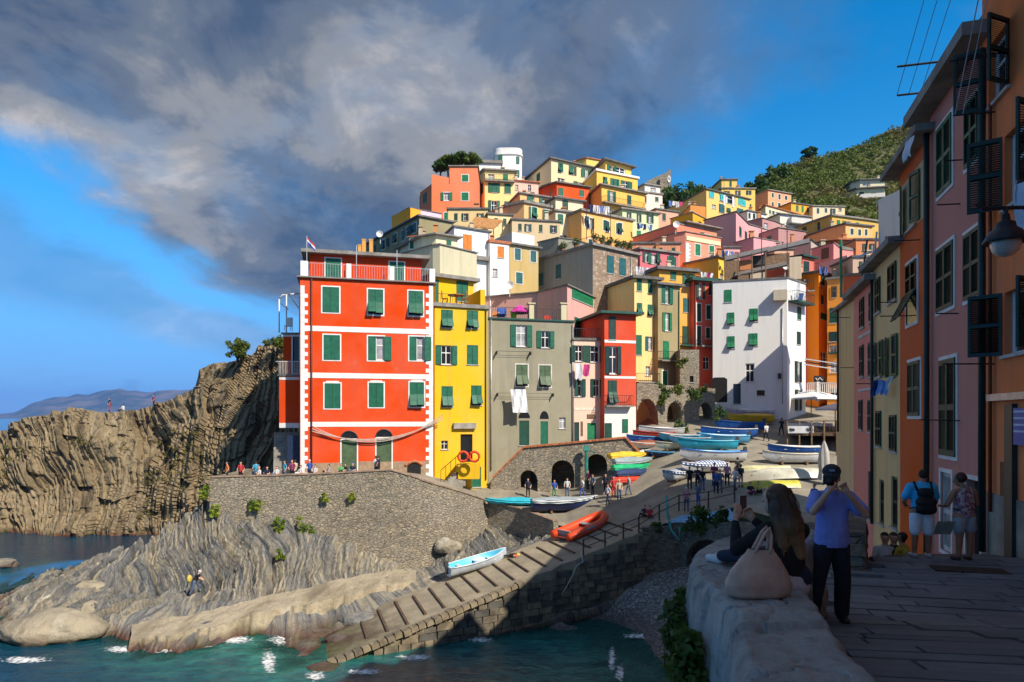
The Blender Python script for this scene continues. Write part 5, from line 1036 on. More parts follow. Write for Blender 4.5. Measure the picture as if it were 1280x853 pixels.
H_('cream_corner_house', 'cream plastered house with one green window behind the red house terrace', [(527, 297), (545, 294), (571, 298)], 72, [('s', 1, 558, 301, 564, 312, 'g')], ref=1, zb=22, depth=6, col='ecdcae', wear=.35, roof='slab', over=.5, rt=.15)
H_('mint_cottage', 'pale green cottage with white framed green door behind the red house', [(511, 297), (529, 295)], 75, [('s', 0, 512.5, 300.5, 517, 311, 'g', W_)], zb=22, depth=5, col='cfd4b4', wear=.25, roof='tile', over=.15, rt=.12)
H_('bare_plaster_house', 'bare grey plaster wall house directly behind the red penthouse', [(490, 321), (541, 307), (550, 306)], 68, [], ref=1, zb=20, depth=5, col='c9c1a0', wear=.45, roof='slab', over=.15, rt=.12)
H_('grey_slab_house', 'grey concrete gable left of the rubble house with roof garden', [(672.5, 304), (698, 298), (716, 300)], 81, [('s', 0, 673, 342, 679, 358, 'b')], ref=1, zb=16, depth=6, col='8e8b7c', wear=.4, roof='slate', over=.1, rt=.15)
rub = stone_mat('speckled_rubble', [(.26, .17, .11), (.36, .25, .17), (.31, .21, .14), (.55, .47, .36)], 3.2, (.30, .22, .15), .8, .5, .05)
fh = House('rubble_house', 'grey and rubble stone corner house with a roof garden', [(693, 321), (741, 307.5), (797, 320)], 76, 1, zb=14, depth=8, col='9a968a', wear=.45, roof='slab', over=.35, rt=.3, hip=0)
fh.win('s', 0, 695, 331, 701, 348.7, 'b')
for x0, y0, x1, y1, k in ((758.5, 320, 767, 342, 'b'), (774, 323, 782, 345, 'b'), (760, 357, 768, 373, 'e'), (775, 358.5, 781, 376, 'e')): fh.win('s', 1, x0, y0, x1, y1, k)
u1_ = (fh.xy[2] - fh.xy[1]).length; m = MB(fh.org); fh.boxon(m, 1, 0.02, u1_ - .02, fh.zb, fh.zt - .02, -.02, .008); m.build('rubble_facing', rub, fh.e); fh.pipe(1, 788, 322, 395, .06, STEEL); fh.rooftop_rail(1, 742, 796, 1.0); fh.rooftop_rail(0, 695, 740, 1.0); fh.finish()
# third tier, right side
s1 = H_('salmon_gable_house', 'long salmon wall house with tiled verge in the middle of the hill', [(791, 298), (846, 280)], 92, [], ref=1, zb=22, depth=7, col='ea7f63', wear=.18, roof='slab', over=.1, rt=.15)
def s2x(h):
    h.band(1, 857.5, 900, 299, 304, plaster('ddd7a8', .2), 'parapet_band', .12)
    y = 304
    while y < 335: h.band(1, 857.2, 861 + (2 if int(y / 2.4) % 2 else 0), y, y + 2.3, None, 'quoin', .02); y += 2.4
H_('salmon_terrace_house', 'salmon pink house with white quoins and covered roof terrace', [(843, 292), (857, 290), (901, 298)], 90, [('s', 1, 869, 305.5, 875.3, 319.4, 'e', W_), ('s', 1, 886.6, 307.5, 892.4, 321.7, 'e', W_), ('s', 1, 870, 330, 875, 337, 'b', W_), ('s', 1, 887, 332, 892.6, 339, 'b', W_)], ref=1, zb=20, depth=7, col='ef9276', wear=.18, roof='slab', over=.15, rt=.1, extra=s2x)
H_('salmon_loggia', 'covered loggia with brown columns on the salmon terrace house', [(845, 282), (858, 279), (896, 287)], 93, [('p', 1, 861, 284, 866, 291), ('p', 1, 870, 285, 876, 292), ('p', 1, 880, 286, 888, 293)], ref=1, zb=36, depth=5, col='c98c64', wear=.3, roof='slab', over=.6, rt=.15)
def bl(h): h.rooftop_rail(0, 800, 846, 1.0)
H_('green_shutter_terrace', 'terrace house with wide green shutters under the long salmon wall', [(800, 312), (848, 318)], 84, [('o', 0, 806, 315, 811, 328, 'd'), ('s', 0, 834, 321, 845, 333, 'g')], zb=20, depth=6, col='cf6a72', wear=.2, roof='slab', over=.3, rt=.25, hip=0, extra=bl)
H_('pink_gable_house', 'large pink gable house right of the salmon terrace house', [(880, 276), (920, 265), (936, 281)], 103, [('s', 1, 924, 284, 926.5, 296, 'k'), ('s', 1, 931, 290, 933.5, 301, 'k')], ref=1, zb=24, depth=7, col='dba0a0', wear=.15, roof='slate', over=.15, rt=.12)
H_('pink_front_room', 'low pink front room with terrace below the pink gable', [(918, 304), (942, 297)], 98, [], zb=24, depth=6, col='dd9da0', wear=.2, roof='slab', over=.1, rt=.1)
H_('ochre_gable_house', 'ochre gable house with white columned loggia high on the hill', [(850, 255), (883, 237), (937, 250)], 124, [('s', 1, 886, 240, 892.5, 247.5, 't'), ('p', 1, 899, 244, 919, 254, 'n'), ('s', 1, 926, 250.5, 932, 258, 't'), ('s', 1, 921, 261, 929, 272, 'b'), ('p', 1, 890, 256, 895, 261)], ref=1, zb=36, depth=9, col='e6bf6c', wear=.18, roof='slate', over=.3, rt=.18, extra=lambda h: [h.band(1, x, x + 2.2, 243 + (x - 898) * .2, 256 + (x - 898) * .2, None, 'column', .1) for x in (904, 915)])
H_('orange_lean_house', 'low orange house leaning on the ochre gable wall', [(853, 268), (863, 256), (882, 258)], 120, [], ref=1, zb=34, depth=5, col='d58a44', wear=.2, roof='slate', over=.1, rt=.08)
H_('mustard_roof_house', 'mustard yellow low house under the ochre gable house', [(838, 274), (866, 266), (882, 274)], 108, [('p', 1, 873, 277, 877, 281)], ref=1, zb=34, depth=6, col='dca41f', wear=.2, roof='slab', over=.15, rt=.1)
H_('yellow_high_house', 'yellow house with small penthouse high above the ochre house', [(896, 241), (902, 236), (944, 236.5)], 150, [('o', 1, 921, 238.5, 924, 246, 'k'), ('o', 1, 934.5, 238.5, 937.5, 243.5, 'k'), ('o', 1, 907.5, 239, 910.5, 243, 'k')], ref=1, zb=48, depth=8, col='ecc765', wear=.15, roof='slab', over=.25, rt=.25, hip=0)
H_('yellow_high_penthouse', 'tiny yellow penthouse on the yellow house highest on the right', [(893, 233), (902, 225), (921, 225)], 152, [('s', 1, 912, 226.5, 914.6, 233.5, 'd')], ref=1, zb=62, depth=6, col='e6c468', wear=.15, roof='slate', over=.3)
H_('white_window_row', 'low white house with three small dark windows on the right slope', [(934.5, 264), (957.5, 269)], 122, [('s', 0, 935.5, 266.5, 938, 273, 'k'), ('s', 0, 941, 267.5, 944, 274, 'k'), ('s', 0, 949, 269, 951.5, 275, 'k')], zb=36, depth=6, col='e6e4de', wear=.12, roof='slate', over=.2)
H_('mauve_house', 'mauve brown house below the white window row', [(935, 277), (953, 273), (968, 277)], 114, [('p', 1, 955, 279, 960, 286)], ref=1, zb=32, depth=6, col='b98784', wear=.25, roof='slate', over=.15, rt=.1)
H_('mauve_front_house', 'lower mauve house with cream balcony on the right slope', [(940, 296), (973, 285)], 108, [('p', 0, 945, 300, 950, 306)], ref=1, zb=30, depth=6, col='b08280', wear=.25, roof='slate', over=.15, rt=.1)
H_('peach_square_house', 'small square peach house with one green shutter on the right slope', [(973, 287), (993.5, 289)], 110, [('s', 0, 978, 290, 982, 299, 'e')], zb=30, depth=6, col='f0b58c', wear=.18, roof='slate', over=.25, rt=.15)
H_('peach_villa', 'peach house with six little green windows and a grey side wall near the green hill', [(944, 244), (960, 238), (989, 243)], 158, [('s', 1, 964.6, 241.5, 967, 247, 'd', W_), ('s', 1, 973, 243, 975.5, 249.5, 'd', W_), ('s', 1, 981, 245, 984, 250, 'd', W_), ('s', 1, 964.6, 253, 967, 259, 'd', W_), ('s', 1, 972.5, 254, 975.5, 261, 'd', W_), ('s', 1, 981, 255, 984, 261, 'd', W_)], ref=1, zb=46, depth=8, col='eda274', wear=.15, roof='slab', over=.3)
H_('cream_low_house', 'low cream house with brown roof in front of the peach villa', [(946, 266), (957, 257), (1000, 269)], 142, [('s', 1, 962, 263, 965, 270, 'w'), ('p', 1, 972, 266, 975, 270)], ref=1, zb=40, depth=6, col='ecd2ac', wear=.2, roof='tile', over=.3, rt=.15)
H_('marigold_house', 'marigold yellow house right of the peach villa', [(989, 254), (1016, 258)], 152, [('s', 0, 995, 257, 998, 264.5, 'e'), ('s', 0, 1002, 258, 1004.4, 265.5, 'e'), ('s', 0, 1008.5, 259.5, 1011.5, 266, 'e')], zb=46, depth=7, col='f0aa34', wear=.15, roof='slate', over=.25)
H_('cream_long_house', 'long low cream house at the foot of the green hill', [(1016, 258), (1056, 259)], 152, [('s', 0, 1021, 260.5, 1024, 267, 'd', W_), ('s', 0, 1031, 260.5, 1034, 266, 'd', W_), ('p', 0, 1048, 260.5, 1052, 264)], zb=46, depth=7, col='edcfa6', wear=.2, roof='slab', over=.25)
H_('white_balcony_house', 'white house with stacked balconies in the middle of the right slope', [(975, 268), (984, 269), (1012, 272)], 128, [('p', 1, 985, 273, 990, 276), ('p', 1, 996, 274, 1001, 278)], zb=38, depth=6, col='d8d4ca', wear=.2, roof='slab', over=.4, rt=.2, extra=lambda h: h.balcony(1, 985, 1010, 281, 1, 1, None, None, PALE))
vl = H_('hill_villa', 'cream modern villa with wide eaves below the green hill on the right', [(1043, 247), (1071, 237), (1106, 235)], 185, [('p', 1, 1073, 248, 1085, 254), ('p', 1, 1089, 241, 1095, 246), ('p', 1, 1074, 240, 1080, 243)], ref=1, zb=55, depth=10, col='ddd2a8', wear=.2, roof='slate', over=.9, rt=.3, extra=lambda h: h.balcony(1, 1071, 1104, 249, 1.5, 1.0, None, None, PALE))
H_('hill_villa_attic', 'flat roofed top storey of the cream villa', [(1064, 229), (1075, 226), (1106, 225)], 190, [('p', 1, 1078, 228, 1088, 232)], ref=1, zb=vl.zt, depth=7, col='ddd2b0', wear=.2, roof='slate', over=.8, rt=.3)
s_ = NT('quilted_ochre'); bt_ = s_.n('ShaderNodeTexBrick'); bt_.offset = 0; bt_.inputs['Scale'].default_value = .8; bt_.inputs['Mortar Size'].default_value = .03; bt_.inputs['Color1'].default_value = (.62, .34, .03, 1); bt_.inputs['Color2'].default_value = (.68, .38, .04, 1); bt_.inputs['Mortar'].default_value = (.62, .46, .2, 1)
s_.l(s_.vec((1, 1, 1), 'Pos', rot=(math.pi / 2, 0, 0)), bt_.inputs['Vector']); s_.base(bt_.outputs[0]); s_.rough(.85)
H_('gridded_ochre_house', 'ochre house with a pale grid pattern on its side wall', [(995.5, 285), (1040, 270), (1079, 275)], 108, [('s', 0, 1003, 284, 1008, 293, 'd'), ('s', 0, 1022, 278, 1025, 288, 'd'), ('s', 0, 1023, 294, 1028, 299, 'd'), ('s', 1, 1046, 275.5, 1050, 283, 'e')], ref=1, zb=28, depth=8, wallmat=s_.m, roof='slab', over=.3, rt=.25)
H_('gridded_ochre_wing', 'lower wing of the gridded ochre house with two green windows', [(1037, 286), (1057, 280.5), (1090, 284)], 103, [('s', 1, 1063, 286, 1066.7, 293.5, 'd', W_), ('s', 1, 1072.7, 287, 1076, 294.5, 'd', W_), ('s', 1, 1081, 287, 1084, 294.5, 'd', W_)], ref=1, zb=28, depth=7, col='eab06a', wear=.2, roof='slate', over=.3)
H_('orange_porch_house', 'orange house with tiled roof and green awning on the right slope', [(1020, 304), (1046, 301), (1075, 302)], 98, [('s', 1, 1047, 307, 1051, 318, 'g'), ('s', 1, 1054, 307, 1058, 318, 'g')], ref=1, zb=26, depth=6, col='e8804a', wear=.2, roof='tile', over=.7, rt=.25)
H_('grey_gable_house', 'grey pink gable wall house with orange front on the right slope', [(958, 318), (1013.6, 300.5), (1022, 307)], 94, [], ref=1, zb=24, depth=6, col='b8a294', wear=.3, roof='green', over=.15, rt=.12)
H_('rose_gable_house', 'rose pink house with one brown shutter on the right slope', [(1014, 312), (1042, 304), (1051, 312)], 88, [('s', 0, 1027, 310.5, 1036, 324, 'n')], ref=1, zb=24, depth=6, col='e58c84', wear=.15, roof='slate', over=.1, rt=.1)
H_('rose_annex', 'pink annex with grey blue side wall on the right slope', [(1024, 330), (1059, 319), (1069, 325)], 83, [], ref=1, zb=24, depth=6, col='d6a6a4', wear=.2, roof=None)
H_('red_hut_house', 'small brick red house with green eave on the right slope', [(988, 324), (1003, 321), (1018, 324)], 82, [('s', 1, 1004.5, 327, 1011, 342, 'k')], ref=1, zb=22, depth=5, col='cf6a55', wear=.2, roof='green', over=.4, rt=.2)
H_('lemon_strip_house', 'narrow lemon yellow house beside the salmon terrace house', [(898, 322), (918, 327)], 86, [('s', 0, 905, 328, 910, 336, 'd'), ('p', 0, 900, 342, 904, 350)], zb=20, depth=5, col='f0c23c', wear=.2, roof='slab', over=.3)
H_('orange_side_house', 'small orange house with iron gallery above the rose house', [(1000, 343), (1024, 340)], 84, [('p', 0, 1008, 348, 1014, 356)], zb=22, depth=5, col='c9beaa', wear=.3, roof=None, extra=rail_x((0, 1001, 1023)))
# patchwork of shacks on the roof of the white house
sh = empty('roof_shack', P(940, 350, 78), 'ramshackle wooden shacks with tin roofs on top of the white house', 'shack')
def slab4(name, mat, q, t=.15, par=sh):
    m = MB(par.location); q = [P(*x) for x in q]; m.add(q + [x + Vector((0, .2, -t)) for x in q], [(0, 1, 2, 3), (7, 6, 5, 4), (0, 4, 5, 1), (1, 5, 6, 2), (2, 6, 7, 3), (3, 7, 4, 0)]); return m.build(name, mat, par)
TIN = flat('tin_roof', (.22, .2, .18), .6, var=.4, scale=2)
slab4('tin_roof', TIN, [(905, 326, 77), (960, 313, 77), (962, 308, 82), (908, 320, 82)]); slab4('tin_roof', TIN, [(955, 316, 78), (1012, 303, 78), (1012, 298, 83), (957, 310, 83)]); slab4('tin_roof', TIN, [(918, 345, 75.5), (985, 331, 75.5), (986, 326, 79), (920, 339, 79)])
for (x0, x1, y0, y1, Y_, mt) in ((907, 922, 327, 351, 77, 'w'), (924, 940, 326, 338, 78, 'o'), (922, 936, 345, 353, 75.6, 'w'), (938, 956, 342, 351, 75.7, 'c'), (958, 985, 318, 332, 78.5, 'w'), (940, 956, 320, 332, 78.2, 'k'), (986, 1002, 322, 350, 77, 'c')):
    slab4('panel', {'w': WOOD, 'o': WOODO, 'c': plaster('b8a890', .4), 'k': flat('dark_clutter', (.06, .05, .045), .9)}[mt], [(x0, y1, Y_), (x1, y1 - 1.5, Y_), (x1, y0 - 1.5, Y_), (x0, y0, Y_)])
for x in (906, 923, 940, 957, 986): m = MB(sh.location); q = P(x, 352, 75.4); m.bar(q, q + Vector((0, 0, 3.2)), .12); m.build('post', WOOD, sh)
H_('white_patched_house', 'weathered white house wall standing above the street roofs on the right', [(1098, 250), (1128, 236)], 58, [], zb=10, depth=6, col='d5d2c8', wear=.5, roof=None)
# filler houses tucked deep in the slope
for k, (pts, Y_, c_, lb) in enumerate((([(560, 262), (610, 262)], 92, 'e0c48a', 'cream house half hidden behind the reed pergola'), ([(610, 268), (640, 270)], 91, 'e8d09a', 'cream house wedged left of the peach house'), ([(820, 262), (848, 266)], 112, 'd8a488', 'dusty peach house hidden behind the long salmon wall'), ([(905, 310), (925, 310)], 92, 'e0a8a0', 'faded pink house behind the laundry terrace'), ([(968, 312), (992, 312)], 90, 'd9a888', 'buff house hidden behind the tin roofs'), ([(1070, 300), (1100, 300)], 92, 'd08a5a', 'burnt orange house under the wing of the gridded house'), ([(1066, 322), (1104, 322)], 76, 'c8a890', 'beige house behind the scaffold poles on the right'), ([(640, 275), (700, 278)], 90, 'd0b890', 'buff house hidden below the peach house'), ([(790, 305), (850, 305)], 87, 'd8906a', 'coral house tucked behind the green shutter terrace'))):
    H_('village_house', lb, pts, Y_, [('s', 0, pts[0][0] + 8, pts[0][1] + 5, pts[0][0] + 12, pts[0][1] + 14, 'd')], zb=14, depth=5, col=c_, wear=.25, roof='slate', over=.2)
# ================================================================ the street on the right and the near wall
def RF(Y): return Vector((10.7 + .306 * (Y - 15.5), Y))
BD = (.956, -.293)
def RH(name, label, Yf, Yn, zt, col, wins, wear=.25, xy=None, zb=5, extra=None, over=.45, rt=.22, depth=7, **k):
    h = House(name, label, None, xy=xy or [RF(Yf), RF(Yn)], ztop=zt, zb=zb, depth=depth, col=col, wear=wear, backdir=BD, over=over, rt=rt, hip=.3, **k); h.near = True
    for w in wins: h.win(w[0], 0, *w[1:5], w[5] if len(w) > 5 else 'd', w[6] if len(w) > 6 else None, curt=False)
    if extra: extra(h)
    return h.finish()
def openleaf(h, i, u_, z, w, hh, th, side, k, par=None):
    A, d, n = h.frame(i); dv = d * (side * math.cos(th)) + n * math.sin(th); c = A + d * u_ + dv * (w / 2) + n * .04
    o = link('shutter', near_leaf(k), par or h.e, Vector((c.x, c.y, z)) - h.org, (0, 0, math.atan2(dv.y, dv.x)), (w, 1, hh)); return o
def rods(h, i, lst):
    for (x, y, L) in lst:
        u_, z, t = h.uv(i, x, y); m = MB(h.org); m.tube([h.pt(i, u_, z, 0), h.pt(i, u_, z + .02, L)], .018, 6); m.build('clothes_rod', IRON, h.e)
PIPE = flat('dark_green_pipe', (.008, .035, .035), .45)
def orx(h):
    for (x0, y0, x1, y1, th, sd) in ((1236, 42, 1262, 122, 1.25, -1), (1256, 150, 1300, 246, 1.2, -1), (1256, 357, 1300, 440, 1.0, -1)):
        u0, u1, v0, v1 = h.rect(0, x0, y0, x1, y1); w = (u1 - u0) * .5
        wpar = h.win('p', 0, x0, y0, x1, y1, 'k', None, curt=False)
        for q in (0, 1): openleaf(h, 0, u0 if q == 0 else u1, v0, .62, v1 - v0, th if q == 0 else .9, -1 if q == 0 else 1, 'k', wpar)
    h.pipe(0, 1236.5, 60, 690, .075, PIPE, .14); h.pipe(0, 1243, 130, 640, .035, flat('rust_pipe', (.22, .05, .02), .6), .08)
    m = MB(h.org); u0, u1, v0, v1 = h.rect(0, 1240, 491, 1300, 500); h.boxon(m, 0, u0, u1, v0, v1, 0, .12); m.build('steel_beam', STEEL, h.e)
    u0, u1, v0, v1 = h.rect(0, 1262, 505, 1272, 690); m = MB(h.org); h.boxon(m, 0, u0, u1, 10, v1, 0, .1); m.build('door_shutter', PIPE, h.e)
    u0, u1, v0, v1 = h.rect(0, 1252, 578, 1261, 640); m = MB(h.org); h.boxon(m, 0, u0, u1, 10.2, v1, -.02, .03); m.build('door', flat('brown_door', (.12, .04, .015), .6), h.e)
    u0, u1, v0, v1 = h.rect(0, 1273, 510, 1296, 557); m = MB(h.org); h.boxon(m, 0, u0, u1, v0, v1, .05, .09); sg = m.build('blue_sign', flat('sign_blue', (.03, .10, .38), .5), h.e)
    m = MB(h.org)
    for k in range(4): h.boxon(m, 0, u0 + .03, u0 + (u1 - u0) * .8, v1 - .09 - k * .13, v1 - .05 - k * .13, .091, .096)
    m.build('sign_text_lines', flat('sign_pale', (.45, .55, .7), .6), sg)
    A, d, n = h.frame(0); L = (h.xy[1] - h.xy[0]).length; m = MB(h.org); h.boxon(m, 0, .05, L - .1, 8, 11.35, -.02, .03); m.build('plinth', CONC, h.e)
    rods(h, 0, [(1246, 70, .9), (1256, 66, .9), (1244, 140, .8), (1250, 262, .5), (1243, 455, 1.0)])
    m = MB(h.org)
    for o in (.7, .85): m.tube([h.pt(0, h.uv(0, 1243, 140)[0], h.uv(0, 1243, 140)[1], o - .1), h.pt(0, h.uv(0, 1256, 66)[0] + 2, 22.2, o)], .012, 5)
    m.build('washing_line', flat('pale_line', (.5, .5, .5), .7), h.e)
rusty = plaster('c4602a', .55)
RH('orange_street_house', 'peeling rust orange house with big open dark shutters at the right edge', 15.46, -16, 23.2, 'f07c3c', [], .55, extra=orx, over=.5, rt=.25)
def prx(h):
    h.pipe(0, 1164.5, 160, 700, .075, PIPE, .13); rods(h, 0, [(1198, 392, .5), (1200, 526, .9), (1200, 255, .5), (1203, 200, .4)])
    m = MB(h.org); u0 = .3; L = (h.xy[1] - h.xy[0]).length
    for k in range(11):
        u_ = u0 + (L - .6) * k / 10; m.tube([h.pt(0, u_, h.zt + .2, -.3), h.pt(0, u_, h.zt + 1.1, -.3)], .015, 5)
    for z in (.6, 1.1): m.tube([h.pt(0, u0, h.zt + z, -.3), h.pt(0, L - .3, h.zt + z, -.3)], .02, 5)
    r = m.build('roof_railing', IRON, h.e); r['kind'] = 'stuff'
    [MB(h.org).tube([h.pt(0, a_, h.zt + b_, -.3), h.pt(0, a_, h.zt + b_ + .03, c_)], .03, 6).build('washing_pole', IRON, h.e) for a_, b_, c_ in ((.3, .6, .9), (1.2, 1.0, 1.1), (3.4, 1.9, 1.0))]
    m = MB(h.org)
    for o in (.3, .6, .9): m.tube([h.pt(0, .3, h.zt + .64, o), h.pt(0, 3.4, h.zt + 1.95, o)], .008, 4)
    m.build('washing_line', IRON, h.e)
    for k in range(5): m = MB(h.org); m.lathe(h.pt(0, .8 + k * .55, h.zt + .22, -.15), [(.01, 0), (.13, 0), (.18, .32), (.01, .3)], 10); m.build('flower_pot', TERRA, h.e)
RH('purple_house', 'dusky purple house with white framed green shutters on the right', 19.3, 15.5, 21.5, 'cf8676', [('c', 1172.5, 152, 1191, 238, 'g', WHITE), ('c', 1207.5, 124, 1224, 204, 'g', WHITE), ('c', 1172, 307, 1193, 386, 'd', WHITE), ('c', 1206.5, 288, 1227, 372, 'd', WHITE), ('c', 1176, 449, 1196, 570, 'd', WHITE), ('d', 1176.5, 591, 1190, 690, 'w', WHITE), ('D', 1208, 600, 1226, 700, 'b', WHITE)], .12, extra=prx, over=.55, rt=.3)
def rox(h):
    h.band(0, 1125.5, 1162.5, 213, 283, plaster('cdb083', .35), 'cream_upper_wall', .012); rods(h, 0, [(1150, 300, .7), (1135, 395, .8)])
RH('rust_red_house', 'rust red house with cream upper wall between the purple and yellow houses', 22.5, 19.32, 21.0, 'de5f20', [('o', 1134, 225, 1145, 285, 'v'), ('h', 1133.5, 328, 1147, 404, 'd', WHITE), ('c', 1136, 452, 1151, 520, 'd', WHITE)], .2, extra=rox, over=.5, rt=.2)
def yex(h): rods(h, 0, [(1121, 378, .5), (1108, 480, 1.0)]); h.pipe(0, 1093.5, 350, 655, .06, PIPE, .1)
RH('dun_yellow_house', 'dun yellow house with laundry in the shaded right row', 26.4, 22.52, 18.7, 'ecc486', [('c', 1111, 330, 1121, 377, 'd'), ('c', 1095, 348, 1101, 391, 'd'), ('o', 1112, 420, 1119, 471, 'v'), ('o', 1097, 427, 1102, 471, 'v'), ('c', 1113, 519, 1121, 564, 'd'), ('c', 1096, 514, 1102, 558, 'd'), ('d', 1099, 600, 1105, 655, 'k'), ('d', 1114, 596, 1122, 660, 'k')], .25, extra=yex, over=.45)
RH('shaded_pink_house', 'shaded salmon pink house with dark shutters in the right row', 30.3, 26.42, 18.3, 'f0937c', [('c', 1075.5, 373, 1080.5, 410, 'k'), ('c', 1087.5, 365, 1091.5, 402, 'k'), ('c', 1075.5, 432, 1080, 471, 'k'), ('c', 1086.5, 428, 1091, 471, 'd'), ('c', 1074.5, 500, 1078.5, 537, 'k'), ('c', 1086, 500, 1090, 540, 'd'), ('d', 1085, 590, 1091, 650, 'k')], .15, extra=lambda h: (h.band(0, 1073, 1091.5, 416, 419.5, PALE), h.band(0, 1073, 1091.5, 485.5, 488.5, PALE)), over=.4)
pa_, pb_ = P(1046, 500, 35), P(1073.5, 500, 30.35)
RH('tan_corner_house', 'tan corner house with a grey cement patch at the end of the shaded row', 0, 0, 18.4, 'eec383', [], .5, xy=[pa_.xy, pb_.xy], extra=lambda h: (h.pipe(0, 1050, 385, 540, .05, IRON, .1), rods(h, 0, [(1068, 460, .6), (1062, 397, .8)])), over=.25, rt=.15)
# laundry in the row
def cloth(name, label, a, b, drop, col, seed=0, n=6):
    a, b = Vector(a), Vector(b); m = MB(a); rr_ = random.Random(seed)
    ph = [rr_.uniform(0, 6) for _ in range(3)]
    def q(j, k): return a.lerp(b, j / n) + Vector((.04 * math.sin(k * .9 + ph[0]), .07 * math.sin(j * 1.7 + ph[1] + k * .4), -drop * k / 5 * (1 + .1 * math.sin(j * 2.2 + ph[2]))))
    for j in range(n):
        for k in range(5): m.quad(q(j, k), q(j, k + 1), q(j + 1, k + 1), q(j + 1, k))
    return setp(m.build(name, flat('cloth_%s' % ('%.2f%.2f%.2f' % col), col, .9, var=.15, scale=4), smooth=True), label, 'laundry')
cloth('shirt', 'dark blue shirt drying under the dun yellow house windows', P(1090, 476, 24.0), P(1096, 475, 24), .55, (.03, .06, .3), 1); cloth('towel', 'light blue towel drying under the dun yellow house windows', P(1096, 474, 23.6), P(1108, 476, 23.2), .5, (.16, .30, .62), 2); cloth('undershirt', 'white cloth with black ribbon drying beside the blue towel', P(1108, 472, 22.8), P(1114, 473, 22.6), .4, (.65, .68, .68), 3)
cloth('shirt', 'white shirt hanging from the washing pole above the purple house eave', P(1131, 178, 17.6), P(1139, 170, 17.3), .5, (.7, .7, .75), 4); cloth('towel', 'pale cloth hanging at the right edge beside the street lamp', P(1268, 232, 10.5), P(1290, 225, 10.2), .75, (.55, .58, .68), 5)
# hanging street lamp
LY = 9.6; lp = P(1257, 300, LY); lamp = empty('street_lamp', lp, 'dark bell shaped street lamp with frosted globe on a wall bracket, right edge', 'street lamp'); IR2 = flat('lamp_iron', (.012, .02, .03), .4)
s = NT('frosted_globe'); s.base((.55, .52, .46)); s.rough(.35); s.b.inputs['Transmission Weight'].default_value = .2
m = MB(lp); m.lathe(lp, [(.02, .36), (.05, .36), (.06, .27), (.12, .24), (.13, .17), (.2, .12), (.26, .02), (.28, -.02), (.27, -.04), (.2, .0)], 20); m.build('shade', IR2, lamp, smooth=True)
m = MB(lp); m.lathe(lp, [(.19, 0), (.19, -.06), (.16, -.16), (.09, -.22), (.01, -.24)], 20); m.build('globe', s.m, lamp, smooth=True)
m = MB(lp); wallp = RF(LY); a = lp + Vector((-.35, 0, .44)); b = Vector((wallp.x, wallp.y, lp.z + .5)); m.tube([a, lp + Vector((0, 0, .45)), b], .028, 8); m.tube([lp + Vector((0, 0, .36)), lp + Vector((0, 0, .46))], .03, 8); m.tube([lp + Vector((.25, 0, .45)), lp + Vector((.7, 0, .2)), Vector((wallp.x, wallp.y, lp.z + .0))], .02, 8)
m.tube([lp + Vector((-.35, 0, .44)), lp + Vector((-.42, 0, .50)), lp + Vector((-.36, 0, .55))], .015, 6); m.build('bracket', IR2, lamp)
# ---------- street in the foreground
RZ = [(-20, 12.2), (0, 11.65), (4, 11.36), (8, 10.63), (13.2, 10.27), (15, 10.05), (20, 8.9), (30, 6.8), (38, 6.3)]
def rz_(Y): return float(np.interp(Y, [a[0] for a in RZ], [a[1] for a in RZ]))
edgeL = [(-20, 0), (0, .8), (3.6, 1.6), (6, 2.1), (8, 3.0), (9, 3.6), (14.5, 8.0), (18, 9.5), (28, 14), (38, 17.2)]
yy = np.linspace(-18, 38, 90); T = np.linspace(0, 1, 24); VV = np.zeros((90, 24, 3))
for i, y in enumerate(yy):
    x0 = np.interp(y, [a[0] for a in edgeL], [a[1] for a in edgeL]); x1 = RF(y).x + 1.0
    for j, t in enumerate(T): VV[i, j] = (x0 + (x1 - x0) * t, y, rz_(y) - .05)
road = grid_mesh('street', VV, paving_mat('street_joints', (.10, .10, .10))); setp(road, kind='structure')
ax_ = Vector((.956, -.293)); bx_ = Vector((.293, .956)); rs = random.Random(21); slabm = [MB().box((0, 0, 0), (1, 1, 1), taper=.985).mesh('paving_slab', paving_mat('paving_%d' % k, c, 1.6)) for k, c in enumerate(((.13, .15, .18), (.155, .178, .21), (.115, .135, .165), (.145, .16, .185)))]
b_ = 2.2; cnt = 0
while b_ < 15.2:
    w_ = rs.uniform(.32, .5); a_ = -1.0 + rs.uniform(0, .8)
    while a_ < 12:
        L_ = rs.uniform(.7, 1.5); c = ax_ * (a_ + L_ / 2) + bx_ * (b_ + w_ / 2); x0 = np.interp(c.y, [q[0] for q in edgeL], [q[1] for q in edgeL])
        if x0 + .35 < c.x < RF(c.y).x + .1 and 2.6 < c.y < 15 and abs(c.x) < c.y * .82 + 1 and c.y > 3.0:
            sl_ = (rz_(c.y + .3) - rz_(c.y - .3)) / .6; o = link('paving_slab', rs.choice(slabm), road, (c.x, c.y, rz_(c.y) - .045 + rs.uniform(-.008, .008)), (0, 0, 0)); o.rotation_euler = (math.atan(sl_) * .95, math.atan(sl_ * .293) + rs.uniform(-.004, .004), math.atan2(ax_.y, ax_.x)); o.scale = (L_ - .02, w_ - .018, .09); cnt += 1
        a_ += L_
    b_ += w_
m = MB(); c = P(1212, 726, 11.6); m.box((c.x, c.y, rz_(c.y) + .012), (1.1, .45, .03), Matrix.Rotation(-.3, 3, 'Z')); setp(m.build('drain_cover', flat('drain_iron', (.035, .022, .016), .7, var=.5, scale=8, bump=.5)), 'rusty iron drain cover set in the shaded street', 'drain cover')
